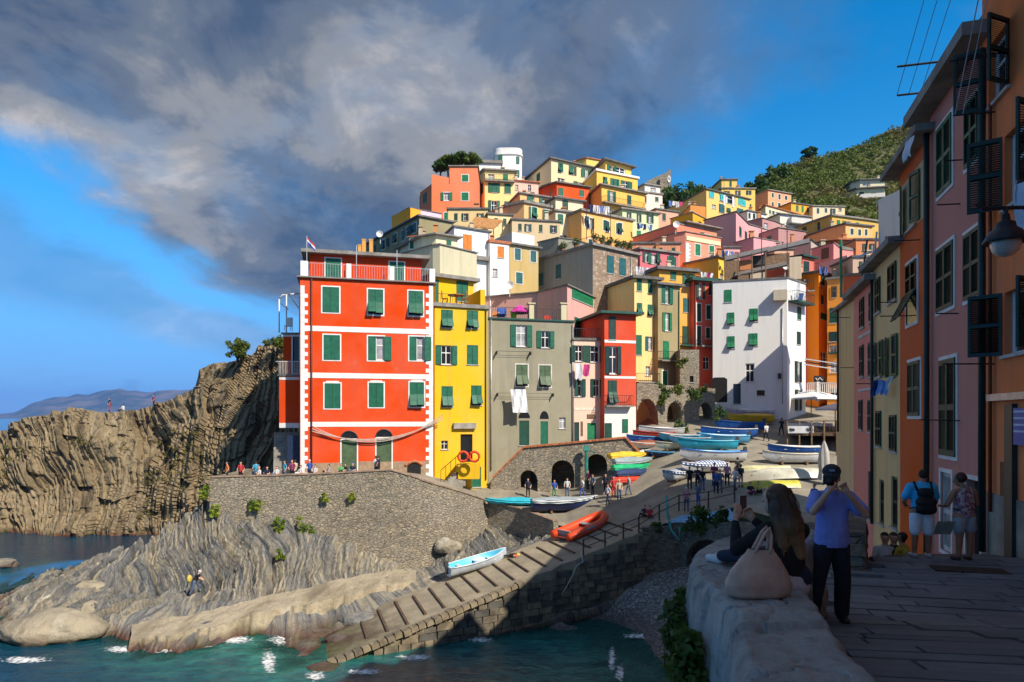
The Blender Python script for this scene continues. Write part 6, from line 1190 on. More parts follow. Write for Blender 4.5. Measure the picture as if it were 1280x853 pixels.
# ---------- parapet
s = NT('worn_parapet'); n1 = s.noise(.9, 8, .68); n2 = s.noise(7, 8, .7); cr = s.vor(1.1, 'DISTANCE_TO_EDGE', s.vec((1, 1, 1), 'Pos'))
col = s.ramp(n1, [(.3, (.17, .175, .17)), (.5, (.29, .295, .285)), (.7, (.40, .40, .385))]); col = s.mix(s.math('MULTIPLY', s.ramp(n2, [(.5, 0.0), (.72, 1.0)]), .6), col, (.11, .105, .095)); col = s.mix(s.math('MULTIPLY', s.ramp(s.noise(1.7, 7, .72), [(.62, 0.0), (.70, 1.0)]), .75), col, (.50, .49, .47)); col = s.mix(s.math('MULTIPLY', s.ramp(s.noise(2.3, 3, .5, s.vec((1, 1, 1), 'Pos', (9, 4, 2))), [(.70, 0.0), (.76, 1.0)]), .5), col, (.16, .26, .36))
s.base(col); s.rough(.9); s.bump(s.math('ADD', s.math('ADD', n1, s.math('MULTIPLY', n2, .5)), s.math('MULTIPLY', s.noise(26, 4, .6), .25)), .9, .05); PARA = s.m
secs = [((.2, -4), (1.3, -4)), ((.6, 0), (1.7, 0)), ((1.0, 2.4), (1.95, 2.4)), ((1.21, 3.6), (2.07, 3.6)), ((1.5, 4.5), (2.18, 4.4)), ((1.66, 5.1), (2.32, 5.1)), ((1.63, 5.8), (2.42, 5.75)), ((1.71, 6.6), (2.66, 6.35)), ((1.95, 7.35), (2.95, 6.95)), ((2.4, 8.0), (3.2, 7.45)), ((2.95, 8.5), (3.55, 7.95)), ((3.35, 8.85), (3.8, 8.35))]
su = np.linspace(0, len(secs) - 1, 380); Ls = np.array([q[0] for q in secs]); Rs = np.array([q[1] for q in secs]); kk = np.arange(len(secs))
def smooth_i(arr): return np.stack([np.interp(su, kk, arr[:, c]) for c in (0, 1)], 1)
L2, R2 = smooth_i(Ls), smooth_i(Rs)
for arr in (L2, R2):
    for _ in range(40): arr[1:-1] = .25 * arr[:-2] + .5 * arr[1:-1] + .25 * arr[2:]
NV = 92; PV = np.zeros((380, NV, 3)); TOPZ = 11.58
for i in range(380):
    l, r = L2[i], R2[i]; nrm = (l - r) / np.linalg.norm(l - r); zr = rz_(r[1]) - .15
    for j in range(NV):
        if j < 36: f = j / 35; p2 = l + nrm * (1 - f) ** 1.0 * 1.1; z = 1.0 + (TOPZ - .08 - 1.0) * f
        elif j < 76:
            f = (j - 36) / 39; p2 = l + (r - l) * f; ed = min(f, 1 - f); z = TOPZ - .08 * max(0, 1 - ed / .10) ** 2 + .0
        else: f = (j - 76) / 15; p2 = r - nrm * .05 * f; z = (TOPZ - .09) * (1 - f) + zr * f
        PV[i, j] = (p2[0], p2[1], z)
nx = (fbm(PV[..., 0] * 1.6, PV[..., 1] * 1.6, PV[..., 2] * 1.6, 4) - .5); nx2 = (fbm(PV[..., 0] * 6, PV[..., 1] * 6, PV[..., 2] * 6, 3) - .5)
nx3 = np.abs(fbm(PV[..., 0] * 2.2 + 9, PV[..., 1] * 2.2, PV[..., 2] * 2.2, 4) - .5); crk = np.clip(1 - nx3 / .018, 0, 1) * .035
PV[..., 2] += .09 * nx + .045 * nx2 - crk; PV[..., 0] += .16 * nx + .06 * nx2 + crk; PV[..., 1] += .08 * nx2
st_ = (PV[..., 1] < 4.75) * (PV[..., 2] > 11.3); PV[..., 2] -= .05 * st_
par = grid_mesh('parapet', PV, PARA); setp(par, 'thick worn concrete parapet beside the street in the foreground', 'wall')
# curved stone stair wall further down the street
m = MB(); pl = [(5.9, 12.4), (6.4, 13.3), (6.9, 14.3), (7.1, 15.8)]; arch_wall(m, pl[::-1], lambda u_: 10.98 - .02 * u_ - (.35 if u_ < .5 else 0), lambda u_: 4.0, [], .45); sw_ = setp(m.build('stair_wall', STONE2), 'brown stone wall curving down beside the steps behind the photographer', 'wall'); stm = [MB().box((0, 0, 0), (1, 1, 1), taper=.9).mesh('stone', flat('wall_stone_%d' % k, c, .9, var=.45, scale=6, bump=.6)) for k, c in enumerate(((.17, .13, .09), (.25, .20, .14), (.12, .10, .08)))]
for (a, b) in zip(pl, pl[1:]):
    a, b = Vector(a), Vector(b); d = (b - a).normalized(); nrm_ = Vector((d.y, -d.x))
    for r_ in range(5):
        u_ = -.1 * (r_ % 2)
        while u_ < (b - a).length:
            L_ = rs.uniform(.22, .42); c = a + d * (u_ + L_ / 2) + nrm_ * .225; o = link('stone', rs.choice(stm), sw_, (c.x, c.y, 9.98 + r_ * .215), (0, rs.uniform(-.05, .05), math.atan2(d.y, d.x) + rs.uniform(-.05, .05)), (L_ - .02, .52 + rs.uniform(0, .06), .2)); u_ += L_
m = MB(); arch_wall(m, [(4.2, 8.95), (8, 15.5), (10, 20), (14.6, 30)], lambda u_: 10.0 - u_ * .15, lambda u_: 0.5, [], .4); setp(m.build('street_retaining_wall', STONE2), 'tall stone retaining wall holding the street above the beach', 'wall')

RH('added_shade_house', 'unseen tall tan house added behind the right row to shade the street', 0, 0, 24.5, 'c8a070', [], .3, xy=[Vector((22.3, 38.5)), Vector((17.5, 21.5))], over=.3, depth=9)  # hidden from view, added so its shadow covers more of the harbour street
# ================================================================ boat store arches and boats
aw = empty('boat_store', P(700, 600, 62), 'stone ramp wall with three arched boat stores and a red brick coping', 'arcade')
A0, B0 = P(613, 600, 62.5), P(803, 600, 60.2)
def uw_(px):
    d_ = (B0 - A0).xy.normalized(); sl_ = (px - CX) / F; return (sl_ * A0.y - A0.x) / (d_.x - sl_ * d_.y)
def zw(px, py):
    u_ = uw_(px); d_ = (B0 - A0).xy.normalized(); Y_ = A0.y + u_ * d_.y; return EYE + (HOR - py) / F * Y_
tops = [(613, 604), (617, 598), (655, 560), (700, 556), (783, 548), (803, 570)]
m = MB(aw.location); up = [uw_(a[0]) for a in tops]; zp = [zw(*a) for a in tops]
arch_wall(m, [A0.xy, B0.xy], lambda u_: float(np.interp(u_, up, zp)), lambda u_: 4.5, [(uw_(660.5), uw_(672) - uw_(660.5), zw(660, 601), .95), (uw_(703), uw_(718) - uw_(703), zw(703, 592), 1.2), (uw_(746), uw_(759) - uw_(746), zw(746, 581), .95)], .9)
m.build('masonry', STONE, aw)
m = MB(aw.location)
for (a, b) in zip(tops[1:], tops[2:]):
    n_ = max(1, int(abs(uw_(b[0]) - uw_(a[0])) / .55))
    for k in range(n_):
        def q(t): px = a[0] + (b[0] - a[0]) * t; py = a[1] + (b[1] - a[1]) * t; u_ = uw_(px); d_ = (B0 - A0).normalized(); p = A0 + d_ * u_; return Vector((p.x, p.y + .3, zw(px, py) + .07))
        m.bar(q(k / n_), q((k + .95) / n_), .9, .16)
m.build('brick_coping', TERRA, aw)
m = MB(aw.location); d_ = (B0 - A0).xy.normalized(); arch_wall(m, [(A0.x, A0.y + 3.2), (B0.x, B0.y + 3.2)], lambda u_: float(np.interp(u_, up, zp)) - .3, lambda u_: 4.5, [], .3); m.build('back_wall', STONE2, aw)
m = MB(aw.location); q = [(A0.x, A0.y + .9), (B0.x, B0.y + .9), (B0.x, B0.y + 3), (A0.x, A0.y + 3)]
for a, b in zip(tops[1:], tops[2:]):
    pa, pb = [Vector(((A0 + (B0 - A0).normalized() * uw_(t[0])).x, (A0 + (B0 - A0).normalized() * uw_(t[0])).y, zw(*t))) for t in (a, b)]; m.quad(pa + Vector((0, .8, -.03)), pb + Vector((0, .8, -.03)), pb + Vector((0, 4.5, -.03)), pa + Vector((0, 4.5, -.03)))
m.build('walkway', STREET, aw)
p = G(733, 608); cr = empty('boat_hoist', p, 'green iron hoist post beside the arched boat stores', 'hoist'); m = MB(p); m.tube([p, p + Vector((0, 0, 3.4))], .16, 8); m.build('post', flat('hoist_green', (.03, .22, .18), .5), cr); m = MB(p); m.box(p + Vector((0, 0, 3.4)), (.5, .4, .45), taper=.7); m.bar(p + Vector((0, 0, 3.3)), p + Vector((.7, -.4, 3.0)), .1); m.build('winch_head', flat('hoist_green', (.03, .22, .18), .5), cr)
# ---------- boats
PAINT = {}
def paint(c, rough=.35):
    k = 'boat_paint_%.2f_%.2f_%.2f' % c
    if k not in PAINT: PAINT[k] = flat(k, c, rough, var=.22, scale=1.6, spec=.5)
    return PAINT[k]
s = NT('striped_tarp'); wv = s.n('ShaderNodeTexWave', wave_type='BANDS', bands_direction='X'); wv.inputs['Scale'].default_value = 1.15; wv.inputs['Distortion'].default_value = .4; s.l(s.tc.outputs['Object'], wv.inputs['Vector']); s.base(s.ramp(wv.outputs['Fac'], [(.45, (.62, .66, .72)), (.55, (.02, .06, .22))])); s.rough(.8); TARP = s.m
s = NT('grey_striped_tarp'); wv = s.n('ShaderNodeTexWave', wave_type='BANDS', bands_direction='Y'); wv.inputs['Scale'].default_value = 1.5; s.l(s.tc.outputs['Object'], wv.inputs['Vector']); s.base(s.ramp(wv.outputs['Fac'], [(.4, (.5, .55, .56)), (.6, (.10, .14, .16))])); s.rough(.8); TARPG = s.m
def hull_pts(L, B, D, n=15, inset=0.0, sharp=1.0):
    V = np.zeros((n, 13, 3))
    for i in range(n):
        t = i / (n - 1); x = (t - .5) * L
        hb = B / 2 * (0.70 + .30 * math.sin(min(1, t / .45) * math.pi / 2)) * (1 - max(0, (t - .42) / .58) ** 2.3) if t < 1 else 0
        hb = max(hb - inset, .004); sh = D * (.80 + .12 * (1 - t) ** 2 + .42 * t ** 2.4); kz = D * (.02 + .55 * max(0, (t - .72) / .28) ** 2.2) + inset * .8
        for j in range(13):
            a = (j / 12 - .5) * 2; s_ = abs(a)
            V[i, j] = (x - inset * (t - .5) * 1.2, math.copysign(hb * s_ ** .62, a), kz + (sh - kz) * s_ ** 1.9)
    return V
HULLS = {}
OUTB = MB().box((0, 0, .35), (.28, .26, .34), taper=.75).box((-.02, 0, -.05), (.14, .12, .5)).box((-.02, 0, -.32), (.3, .05, .1)).mesh('outboard_motor', flat('outboard_grey', (.05, .05, .055), .4))
CRADLE = MB().box((0, 0, 0), (.16, .9, 1)).mesh('cradle', WOOD)
def boat_meshes(L, B, D, hc, ic, gc_, cover):
    key = (L, B, D, hc, ic, gc_, cover)
    if key in HULLS: return HULLS[key]
    out = {}
    def gm(V, flip=False):
        m = MB(); n, k = V.shape[:2]; fs = [(i * k + j, i * k + j + 1, (i + 1) * k + j + 1, (i + 1) * k + j) for i in range(n - 1) for j in range(k - 1)]
        if flip: fs = [f[::-1] for f in fs]
        m.add([tuple(v_) for v_ in V.reshape(-1, 3)], fs); return m
    V = hull_pts(L, B, D); m = gm(V); m.add([tuple(v_) for v_ in V[0]], [tuple(range(13))]); out['hull'] = m.mesh('hull', paint(hc), True)
    m = MB()
    for sd in (0, 12): m.tube([Vector(V[i, sd]) for i in range(15)], .045, 6)
    m.tube([Vector(V[0, 0]), Vector(V[0, 12])], .045, 6); out['gunwale'] = m.mesh('gunwale', paint(gc_), True)
    if cover:
        W = np.zeros((15, 9, 3))
        for i in range(15):
            a, b = V[i, 0], V[i, 12]; t = i / 14
            for j in range(9): f = j / 8; W[i, j] = a * (1 - f) + b * f; W[i, j, 2] += .30 * (1 - abs(2 * f - 1) ** 1.5) * math.sin(math.pi * min(1, .15 + t)) + .02 * math.sin(i * 2.1 + j)
            W[i, 0, 1] -= .06; W[i, 8, 1] += .06; W[i, 0, 2] -= .15; W[i, 8, 2] -= .15
        out['tarpaulin'] = gm(W).mesh('tarpaulin', {'b': TARP, 'g': TARPG}.get(cover) or paint(cover), True)
    else:
        I = hull_pts(L * .985, B, D * .97, inset=.05); I[..., 2] += .03; out['interior'] = gm(I, True).mesh('interior', paint(ic), True)
        th = []
        for t in (.22, .5, .74):
            i = int(t * 14); w_ = abs(V[i, 12, 1]) * 1.75; m = MB(); m.box((V[i, 0, 0], 0, D * .62), (.24, w_, .04)); th.append(m.mesh('thwart', paint(gc_)))
        out['thwarts'] = th
    HULLS[key] = out; return out
def boat(label, p, ang, L, hc, ic=(.6, .6, .57), gc_=(.6, .6, .58), cover=None, B=None, D=None, roll=0, flip=False, pitch=0, group='boats drawn up in the harbour', name='rowing_boat', lift=0):
    B = B or L * .36; D = D or L * .15; ms = boat_meshes(L, B, D, hc, ic, gc_, cover); e = empty(name, Vector(p) + Vector((0, 0, lift)), label, 'boat', group)
    e.rotation_euler = (roll + (math.pi if flip else 0), pitch, ang)
    if flip: e.location.z += D * 1.0
    for k, me in ms.items():
        if k == 'thwarts':
            for t in me: link('thwart', t, e)
        else: link(k, me, e)
    if not flip and not cover and L > 4.1 and name == 'rowing_boat': link('outboard_motor', OUTB, e, (-L / 2 - .08, 0, D * .75))
    if lift > .05 and not flip:
        for sx_ in (-L * .22, L * .2): link('cradle', CRADLE, e, (sx_, 0, -lift * .5 + .02), None, (1, B / 1.6, lift + .1))
    return e
CY, LB, BL, NV_, WH, YE, RD, CR, GN = (.03, .42, .58), (.12, .45, .72), (.02, .12, .45), (.012, .025, .10), (.66, .66, .64), (.75, .48, .03), (.60, .05, .02), (.62, .55, .38), (.02, .40, .16)
for a in (
    ('cyan blue boat on a trailer at the front of the right cluster', 884, 566, 3.10, 5.0, CY, WH, CY, None, .55), ('white and blue boat lying under the cyan boat', 890, 578, 3.2, 5.4, WH, LB, BL, None, .15), ('light blue boat behind the cyan boat', 903, 556, 3.05, 4.6, LB, WH, LB, None, .3), ('cobalt blue boat with white rim behind the light blue boat', 910, 549, 3.2, 5.2, BL, WH, WH, None, .3), ('deep blue boat in front of the yellow boat', 924, 540, 3.15, 4.8, BL, LB, BL, None, .4),
    ('yellow boat in the middle of the right cluster', 938, 531, 3.15, 4.6, YE, YE, YE, YE, .35), ('lilac white boat behind the yellow boat', 936, 524, 3.15, 5.0, (.55, .48, .56), WH, WH, WH, .35), ('white boat with blue red stripes at the top of the street', 938, 518, 3.15, 4.6, WH, WH, RD, (.10, .09, .30), .35),
    ('small boat under a blue and white striped tarpaulin beside the tourists, lower', 848, 602, 3.9, 4.2, WH, WH, WH, 'b', .25), ('boat under a striped tarpaulin behind the standing tourists', 880, 592, 3.5, 4.0, WH, WH, WH, 'b', .25),
    ('white inflatable tender in the left cluster near the arches', 826, 545, 3.3, 4.4, WH, (.3, .3, .3), WH, None, .2), ('orange red boat in the left cluster', 817, 550, 3.2, 4.0, RD, WH, RD, None, .2), ('blue boat in the left cluster beside the white house corner', 811, 556, 3.1, 4.2, BL, LB, LB, None, .2), ('cyan and white boat at the right of the left cluster', 849, 553, 2.7, 3.8, CY, WH, WH, None, .2), ('white boat with brown cover by the house corner', 805, 562, 3.3, 3.4, WH, WH, WH, (.30, .10, .05), .2), ('cream boat at the front of the left cluster', 843, 563, 3.1, 3.4, CR, WH, CR, None, .2), ('small white dinghy beside the brick coping', 806, 573, 3.0, 2.9, WH, WH, WH, WH, .15), ('small navy dinghy beside the white dinghy', 824, 572, 2.9, 2.6, NV_, LB, LB, None, .15), ('pale blue boat between the two clusters', 862, 556, 2.9, 3.6, LB, WH, WH, None, .2),
    ('blue and white boat below the restaurant terrace', 994, 570, 3.1, 4.6, BL, WH, WH, None, .2), ('long white boat under the blue boat near the closed parasol', 990, 580, 3.15, 4.8, WH, CR, CR, None, .2)):
    lb, px, py, an, L, hc, ic, gc_, cov, lf = a; p = G(px, py); boat(lb, p, an, L, hc, ic, gc_, cov, lift=lf * .5, roll=RND.uniform(-.06, .06), D=L * .17)
p = G(985, 596); boat('large cream upturned boat in front of the restaurant terrace', p, 3.12, 5.4, (.58, .56, .44), flip=True, D=.8, lift=-.1); p = G(962, 608); boat('yellow green upturned hull half under the cream boat', p, 3.2, 4.2, (.55, .50, .05), flip=True, D=.55, lift=-.1); p = G(955, 588); boat('slim pale yellow upturned canoe beside the cream boat', p, 3.1, 4.0, (.60, .56, .30), flip=True, D=.4, B=.8)
# kayaks on a rack
for k, (px, py, c, lb) in enumerate(((785, 582, YE, 'yellow kayak on top of the kayak pile'), (791, 586, (.30, .36, .36), 'grey kayak second in the kayak pile'), (790, 591, GN, 'green kayak in the middle of the kayak pile'), (794, 595, (.03, .05, .12), 'black kayak low in the kayak pile'), (792, 600, RD, 'red kayak at the bottom of the kayak pile'))):
    p = G(px, py + (5 - k) * 2.2); boat(lb, p + Vector((0, .15 * k, (4 - k) * .36)), .62, 4.6, c, c, c, c, B=.8, D=.34, group='kayak pile', name='kayak', roll=.35)
# boats by the ramp
p = G(640, 631); boat('turquoise kayak lying on the terrace wall end', p, 2.95, 4.6, (.04, .50, .62), (.04, .5, .62), (.04, .5, .62), (.04, .48, .60), B=1.0, D=.42, name='kayak', group='kayaks by the ramp')
p = G(706, 640); boat('navy boat under a grey striped tarpaulin at the head of the ramp', p, .16, 5.6, NV_, WH, WH, 'g', D=1.0, lift=.1)
e = boat('white rowing boat with light blue inside on the ramp', ramp_pt(.40, .10) + Vector((0, 0, .03)), .58, 4.7, (.55, .62, .70), (.10, .50, .72), (.62, .68, .72), None, D=.75, B=1.65, pitch=-.12)
m = MB(); q = Vector((0, 0, 0))
# red inflatable dinghy
dp = ramp_pt(1.22, .24); di = empty('inflatable_dinghy', dp + Vector((0, 0, .05)), 'orange red inflatable dinghy on the upper ramp', 'boat'); di.rotation_euler = (0, -.22, .66); ORD = flat('dinghy_red', (.78, .075, .015), .45, var=.15, scale=3)
pts = [Vector((-2.3, -.85, .35)), Vector((-1.5, -.86, .32)), Vector((-.5, -.87, .3)), Vector((.6, -.85, .32)), Vector((1.4, -.68, .4)), Vector((1.95, -.36, .5)), Vector((2.15, 0, .56))]; pts = pts + [Vector((q.x, -q.y, q.z)) for q in pts[-2::-1]]
m = MB(); m.tube(pts, .30, 12); link('tube', m.mesh('tube', ORD, True), di)
m = MB(); m.box((-.2, 0, .18), (4.0, 1.4, .1)); link('floor', m.mesh('floor', flat('dinghy_floor', (.35, .06, .03), .7)), di); m = MB(); m.box((-1.9, 0, .4), (.1, 1.3, .5)); link('transom', m.mesh('transom', flat('dinghy_grey', (.3, .3, .3), .6)), di)
m = MB(); m.box((.3, 0, .42), (.35, 1.3, .08)); link('seat', m.mesh('seat', flat('dinghy_grey', (.3, .3, .3), .6)), di)
m = MB(); m.tube([q + Vector((0, .26 if q.y > 0 else -.26, .05)) if abs(q.y) > .1 else q + Vector((.28, 0, .05)) for q in pts], .035, 6); link('rubbing_strake', m.mesh('rubbing_strake', IRON), di)
for y_ in (-1.12, 1.12): m = MB(); m.box((-.2, y_, .42), (.9, .05, .22)); link('grey_patch', m.mesh('grey_patch', flat('dinghy_grey', (.3, .3, .3), .6)), di)
# ropes, railing, buoys on the ramp
RAIL = flat('rail_rust', (.07, .045, .035), .7, var=.4)
rl = empty('ramp_railing', ramp_pt(1.1, .98), 'rusty post and rail fence on the seaward edge of the ramp top', 'railing')
rp = [ramp_pt(.98, .985), ramp_pt(1.15, .985), ramp_pt(1.30, .985), ramp_pt(1.43, .985)] + [Vector((x, y, float(gz(x, y)) + .35)) for x, y in ((10.2, 47.1), (11.6, 47.25), (13.2, 45.7), (14.5, 44.3))]
for q in rp: m = MB(rl.location); m.tube([q - Vector((0, 0, .1)), q + Vector((0, 0, 1.05))], .055, 6); m.build('post', RAIL, rl)
for z in (.5, 1.0): m = MB(rl.location); m.tube([q + Vector((0, 0, z)) for q in rp], .03, 5); m.build('rail', RAIL, rl)
def rope(label, pts, r=.035, c=(.55, .53, .47)):
    m = MB(pts[0]); m.tube(pts, r, 6); return setp(m.build('mooring_rope', flat('rope_%.2f' % c[0], c, .9), smooth=True), label, 'rope')
a = ramp_pt(.95, 1.02) + Vector((0, 0, .4)); b = PZ(690, 752, 1.1) + Vector((-.3, -.8, 0)); c = PZ(683, 740, 1.6); 
rope('pale mooring rope sagging from the ramp edge to a footing rock', [a, a + Vector((.1, -.3, -.6))] + [a.lerp(b, t) + Vector((0, -.4, -2.4 * t * (1 - t))) for t in np.linspace(.15, 1, 12)] + [b + Vector((-.4, 0, .3)), b + Vector((-.5, 0, .9))])
p = G(831, 652); rope('teal fishing net hung over the railing beside the arch', [G(833, 640) + Vector((0, 0, 1.1)), G(833, 645) + Vector((0, -.3, .2)), G(834, 650) + Vector((.1, -.8, -.6)), G(842, 652) + Vector((.2, -1.0, -1.2)), G(846, 648) + Vector((0, -.8, -.5))], .09, (.05, .30, .28))
# diving gear pile on the ramp
p = ramp_pt(.66, .16); gp = empty('gear_pile', p, 'small heap of yellow and black gear beside the rowing boat', 'gear'); 
for k, (c_, o, sz) in enumerate((((.02, .02, .02), (0, 0, .1), (.5, .4, .25)), ((.7, .5, .03), (.25, .1, .1), (.3, .25, .2)), ((.55, .15, .08), (.1, -.25, .1), (.3, .25, .2)), ((.02, .02, .02), (-.45, .1, .05), (.6, .2, .12)))):
    bm = bmesh.new(); bmesh.ops.create_icosphere(bm, subdivisions=2, radius=.6)
    for v_ in bm.verts: v_.co = Vector((v_.co.x * sz[0], v_.co.y * sz[1], v_.co.z * sz[2])) * (1 + .35 * math.sin(v_.co.x * 9 + k) * math.cos(v_.co.y * 8))
    me = bpy.data.meshes.new('bundle'); bm.to_mesh(me); bm.free(); me.materials.append(flat('gear_%d' % k, c_, .6)); link('bundle', me, gp, o)
# ---------- restaurant terrace, parasols
def parasol(label, p, r, h, col=(.72, .72, .72), sides=4, rise=.55, rz=.5):
    e = empty('parasol', p, label, 'parasol', 'restaurant parasols'); p = Vector(p); m = MB(p); m.tube([p, p + Vector((0, 0, h + rise))], .05, 8); m.build('pole', WOOD, e); n = 24
    m = MB(p); vs = [p + Vector((0, 0, h + rise))]; 
    for ring, (f, z) in enumerate(((.35, .68), (.7, .32), (1.0, 0), (1.0, -.18))):
        for j in range(n):
            t = 2 * math.pi * j / n; q_ = r * f / max(abs(math.cos(((t + math.pi / sides) % (2 * math.pi / sides)) - math.pi / sides)), .6) if sides == 4 else r * f; vs.append(p + Vector((math.cos(t + rz) * q_, math.sin(t + rz) * q_, h + rise * z if ring < 3 else h - .18)))
    fs = [(0, 1 + j, 1 + (j + 1) % n) for j in range(n)] + [(1 + r_ * n + j, 1 + (r_ + 1) * n + j, 1 + (r_ + 1) * n + (j + 1) % n, 1 + r_ * n + (j + 1) % n) for r_ in range(3) for j in range(n)]
    m.add(vs, fs); m.build('canopy', flat('parasol_%.2f' % col[0], col, .85, var=.06), e); return e
parasol('big white parasol over the restaurant tables', G(1014, 522), 2.3, 2.1, rise=.9); parasol('white parasol beside the white house door', G(955, 512), 1.7, 1.4, rise=.5); parasol('small white parasol right of the big one, near the tan corner', G(1044, 536), 1.3, 2.0)
p = G(1030, 606); cp = empty('closed_parasol', p, 'tall closed beige parasol in front of the restaurant terrace', 'parasol'); m = MB(p); m.tube([p, p + Vector((0, 0, 3.3))], .05, 8); m.build('pole', WOOD, cp); m = MB(p); prof_ = [(.04, 3.25), (.16, 2.9), (.3, 2.4), (.36, 1.7), (.30, 1.0), (.38, .45), (.42, .35)]; vs = []; n = 20
for r_, z in prof_:
    for j in range(n): t = 2 * math.pi * j / n; rr2 = r_ * (1 + .22 * math.sin(j * math.pi * .5 + z * 1.1)); vs.append(p + Vector((math.cos(t) * rr2, math.sin(t) * rr2, z)))
m.add(vs, [(i * n + j, i * n + (j + 1) % n, (i + 1) * n + (j + 1) % n, (i + 1) * n + j) for i in range(len(prof_) - 1) for j in range(n)]); m.build('folded_canopy', flat('beige_canvas', (.42, .40, .36), .9, var=.15), cp, smooth=True)
dk = empty('restaurant_deck', G(1015, 545), 'timber restaurant deck with railing above the blue boats', 'deck'); a, b, c, d_ = P(984, 541, 60), P(1046, 541, 58), P(1048, 524, 70), P(990, 524, 70)
zt_ = a.z; m = MB(dk.location); m.add([Vector((q.x, q.y, zt_)) for q in (a, b, c, d_)] + [Vector((q.x, q.y, zt_ - .25)) for q in (a, b, c, d_)], [(0, 1, 2, 3), (7, 6, 5, 4), (0, 4, 5, 1), (1, 5, 6, 2), (2, 6, 7, 3), (3, 7, 4, 0)]); m.build('floor', WOOD, dk)
for k in range(5): q = a.lerp(b, k / 4); m = MB(dk.location); m.bar((q.x, q.y, zt_ - 3), (q.x, q.y, zt_ + 1.0), .12); m.build('post', WOOD, dk)
m = MB(dk.location); m.bar(a + Vector((0, 0, 1)), b + Vector((0, 0, 1)), .08); m.build('rail', WOOD, dk)
a, b = P(985, 538, 59.7), P(1017, 538, 59); m = MB(a); m.bar(a + Vector((0, 0, .05)), b + Vector((0, 0, .05)), .05, .62); sg = m.build('restaurant_sign', WHITE); setp(sg, 'white restaurant banner with dark script on the deck railing', 'sign')
m = MB(); rr = random.Random(9)
for x0, x1 in ((.06, .25), (.72, .97)):
    pts = [a.lerp(b, x0 + (x1 - x0) * t) + Vector((0, -.06, .05 + .14 * math.sin(t * 17) * (1 - .4 * t))) for t in np.linspace(0, 1, 22)]; m.tube(pts, .035, 5)
o = m.build('script_lettering', IRON, sg); o.location = -a
for k, (px, py, lb) in enumerate(((994, 520, 'white clothed restaurant table at the left of the deck'), (1008, 516, 'white clothed restaurant table in the middle of the deck'), (1032, 522, 'white clothed restaurant table at the right of the deck'), (1026, 512, 'white clothed restaurant table at the back of the deck'))):
    q = P(px, py, 64 + 1.5 * k); q.z = zt_; e = empty('dining_table', q, lb, 'table', 'restaurant tables'); m = MB(q); m.box(q + Vector((0, 0, .62)), (1.0, .9, .3), taper=.97); m.build('tablecloth', WHITE, e)
    for sx_ in (-.4, .4):
        for sy_ in (-.35, .35): m = MB(q); m.bar(q + Vector((sx_, sy_, 0)), q + Vector((sx_, sy_, .5)), .06); m.build('leg', WOOD, e)
# awning and gallery of the rose house
e = empty('striped_awning', P(1026, 455, 74), 'dark awning with white edges over the gallery of the rose house', 'awning'); a, b = P(1006, 449, 73), P(1046, 455, 72)
for k in range(3): m = MB(e.location); m.bar(a + Vector((0, .1 * k, -.28 * k)), b + Vector((0, .1 * k, -.28 * k)), .5, .09); m.build('awning_strip', (WHITE, IRON, WHITE)[k], e)
e = empty('gallery_railing', P(1026, 485, 73), 'white baluster railing of the gallery above the big parasol', 'railing'); m = MB(e.location); a, b = P(1009, 479, 72.5), P(1045, 479, 71.5); m.bar(a, b, .12, .1); m.build('handrail', PALE, e); m = MB(e.location)
for t in np.linspace(0, 1, 16): q = a.lerp(b, t); m.bar(q, q - Vector((0, 0, 1.0)), .07)
o = m.build('balusters', PALE, e); o['kind'] = 'stuff'; m = MB(e.location); q = P(1022, 481, 72.2); m.bar(q + Vector((0, 0, .3)), q - Vector((0, 0, 1.8)), .3); m.build('pillar', PALE, e)
a, b = P(1017, 474, 72.6), P(1030, 474, 72.4); m = MB(a); m.bar(a, b, .06, .7); o = m.build('dark_banner', IRON); setp(o, 'dark banner with pale emblem hung on the gallery', 'banner'); m = MB(); m.tube([a.lerp(b, t) + Vector((0, -.07, .12 * math.sin(t * 14))) for t in np.linspace(.15, .85, 16)], .05, 5); q = m.build('emblem_stroke', PALE, o); q.location = -a
# ================================================================ people
def capsule(mb, a, ra, b, rb, n=14, flat_=1.0):
    a, b = Vector(a), Vector(b); d = b - a; L = d.length
    if L < 1e-5: d = Vector((0, 0, 1)); L = 1e-5
    d = d.normalized(); up = Vector((0, 1, 0)) if abs(d.y) < .9 else Vector((1, 0, 0)); x = d.cross(up).normalized(); y = x.cross(d)
    rings = []
    for t in (-90, -60, -30, 0): r = math.radians(t); rings.append((a + d * (ra * math.sin(r)), ra * math.cos(r)))
    for t in (0, 30, 60, 90): r = math.radians(t); rings.append((b + d * (rb * math.sin(r)), rb * math.cos(r)))
    vs = []
    for c, r in rings:
        for j in range(n): t = 2 * math.pi * j / n; vs.append(c + x * (max(r, .0005) * math.cos(t)) + y * (max(r, .0005) * math.sin(t) * flat_))
    k = len(rings); fs = [(i * n + j, i * n + (j + 1) % n, (i + 1) * n + (j + 1) % n, (i + 1) * n + j) for i in range(k - 1) for j in range(n)]
    fs += [tuple(range(n))[::-1], tuple((k - 1) * n + j for j in range(n))]; mb.add(vs, fs)
def ellip(mb, c, r, R=None, n=16):
    c = Vector(c); vs = []; fs = []; k = 10
    for i in range(k + 1):
        p = math.pi * i / k
        for j in range(n):
            t = 2 * math.pi * j / n; v_ = Vector((r[0] * max(math.sin(p), .001) * math.cos(t), r[1] * max(math.sin(p), .001) * math.sin(t), -r[2] * math.cos(p)))
            vs.append(c + (R @ v_ if R is not None else v_))
    for i in range(k):
        for j in range(n): fs.append((i * n + j, i * n + (j + 1) % n, (i + 1) * n + (j + 1) % n, (i + 1) * n + j))
    fs += [tuple(range(n))[::-1], tuple(k * n + j for j in range(n))]; mb.add(vs, fs)
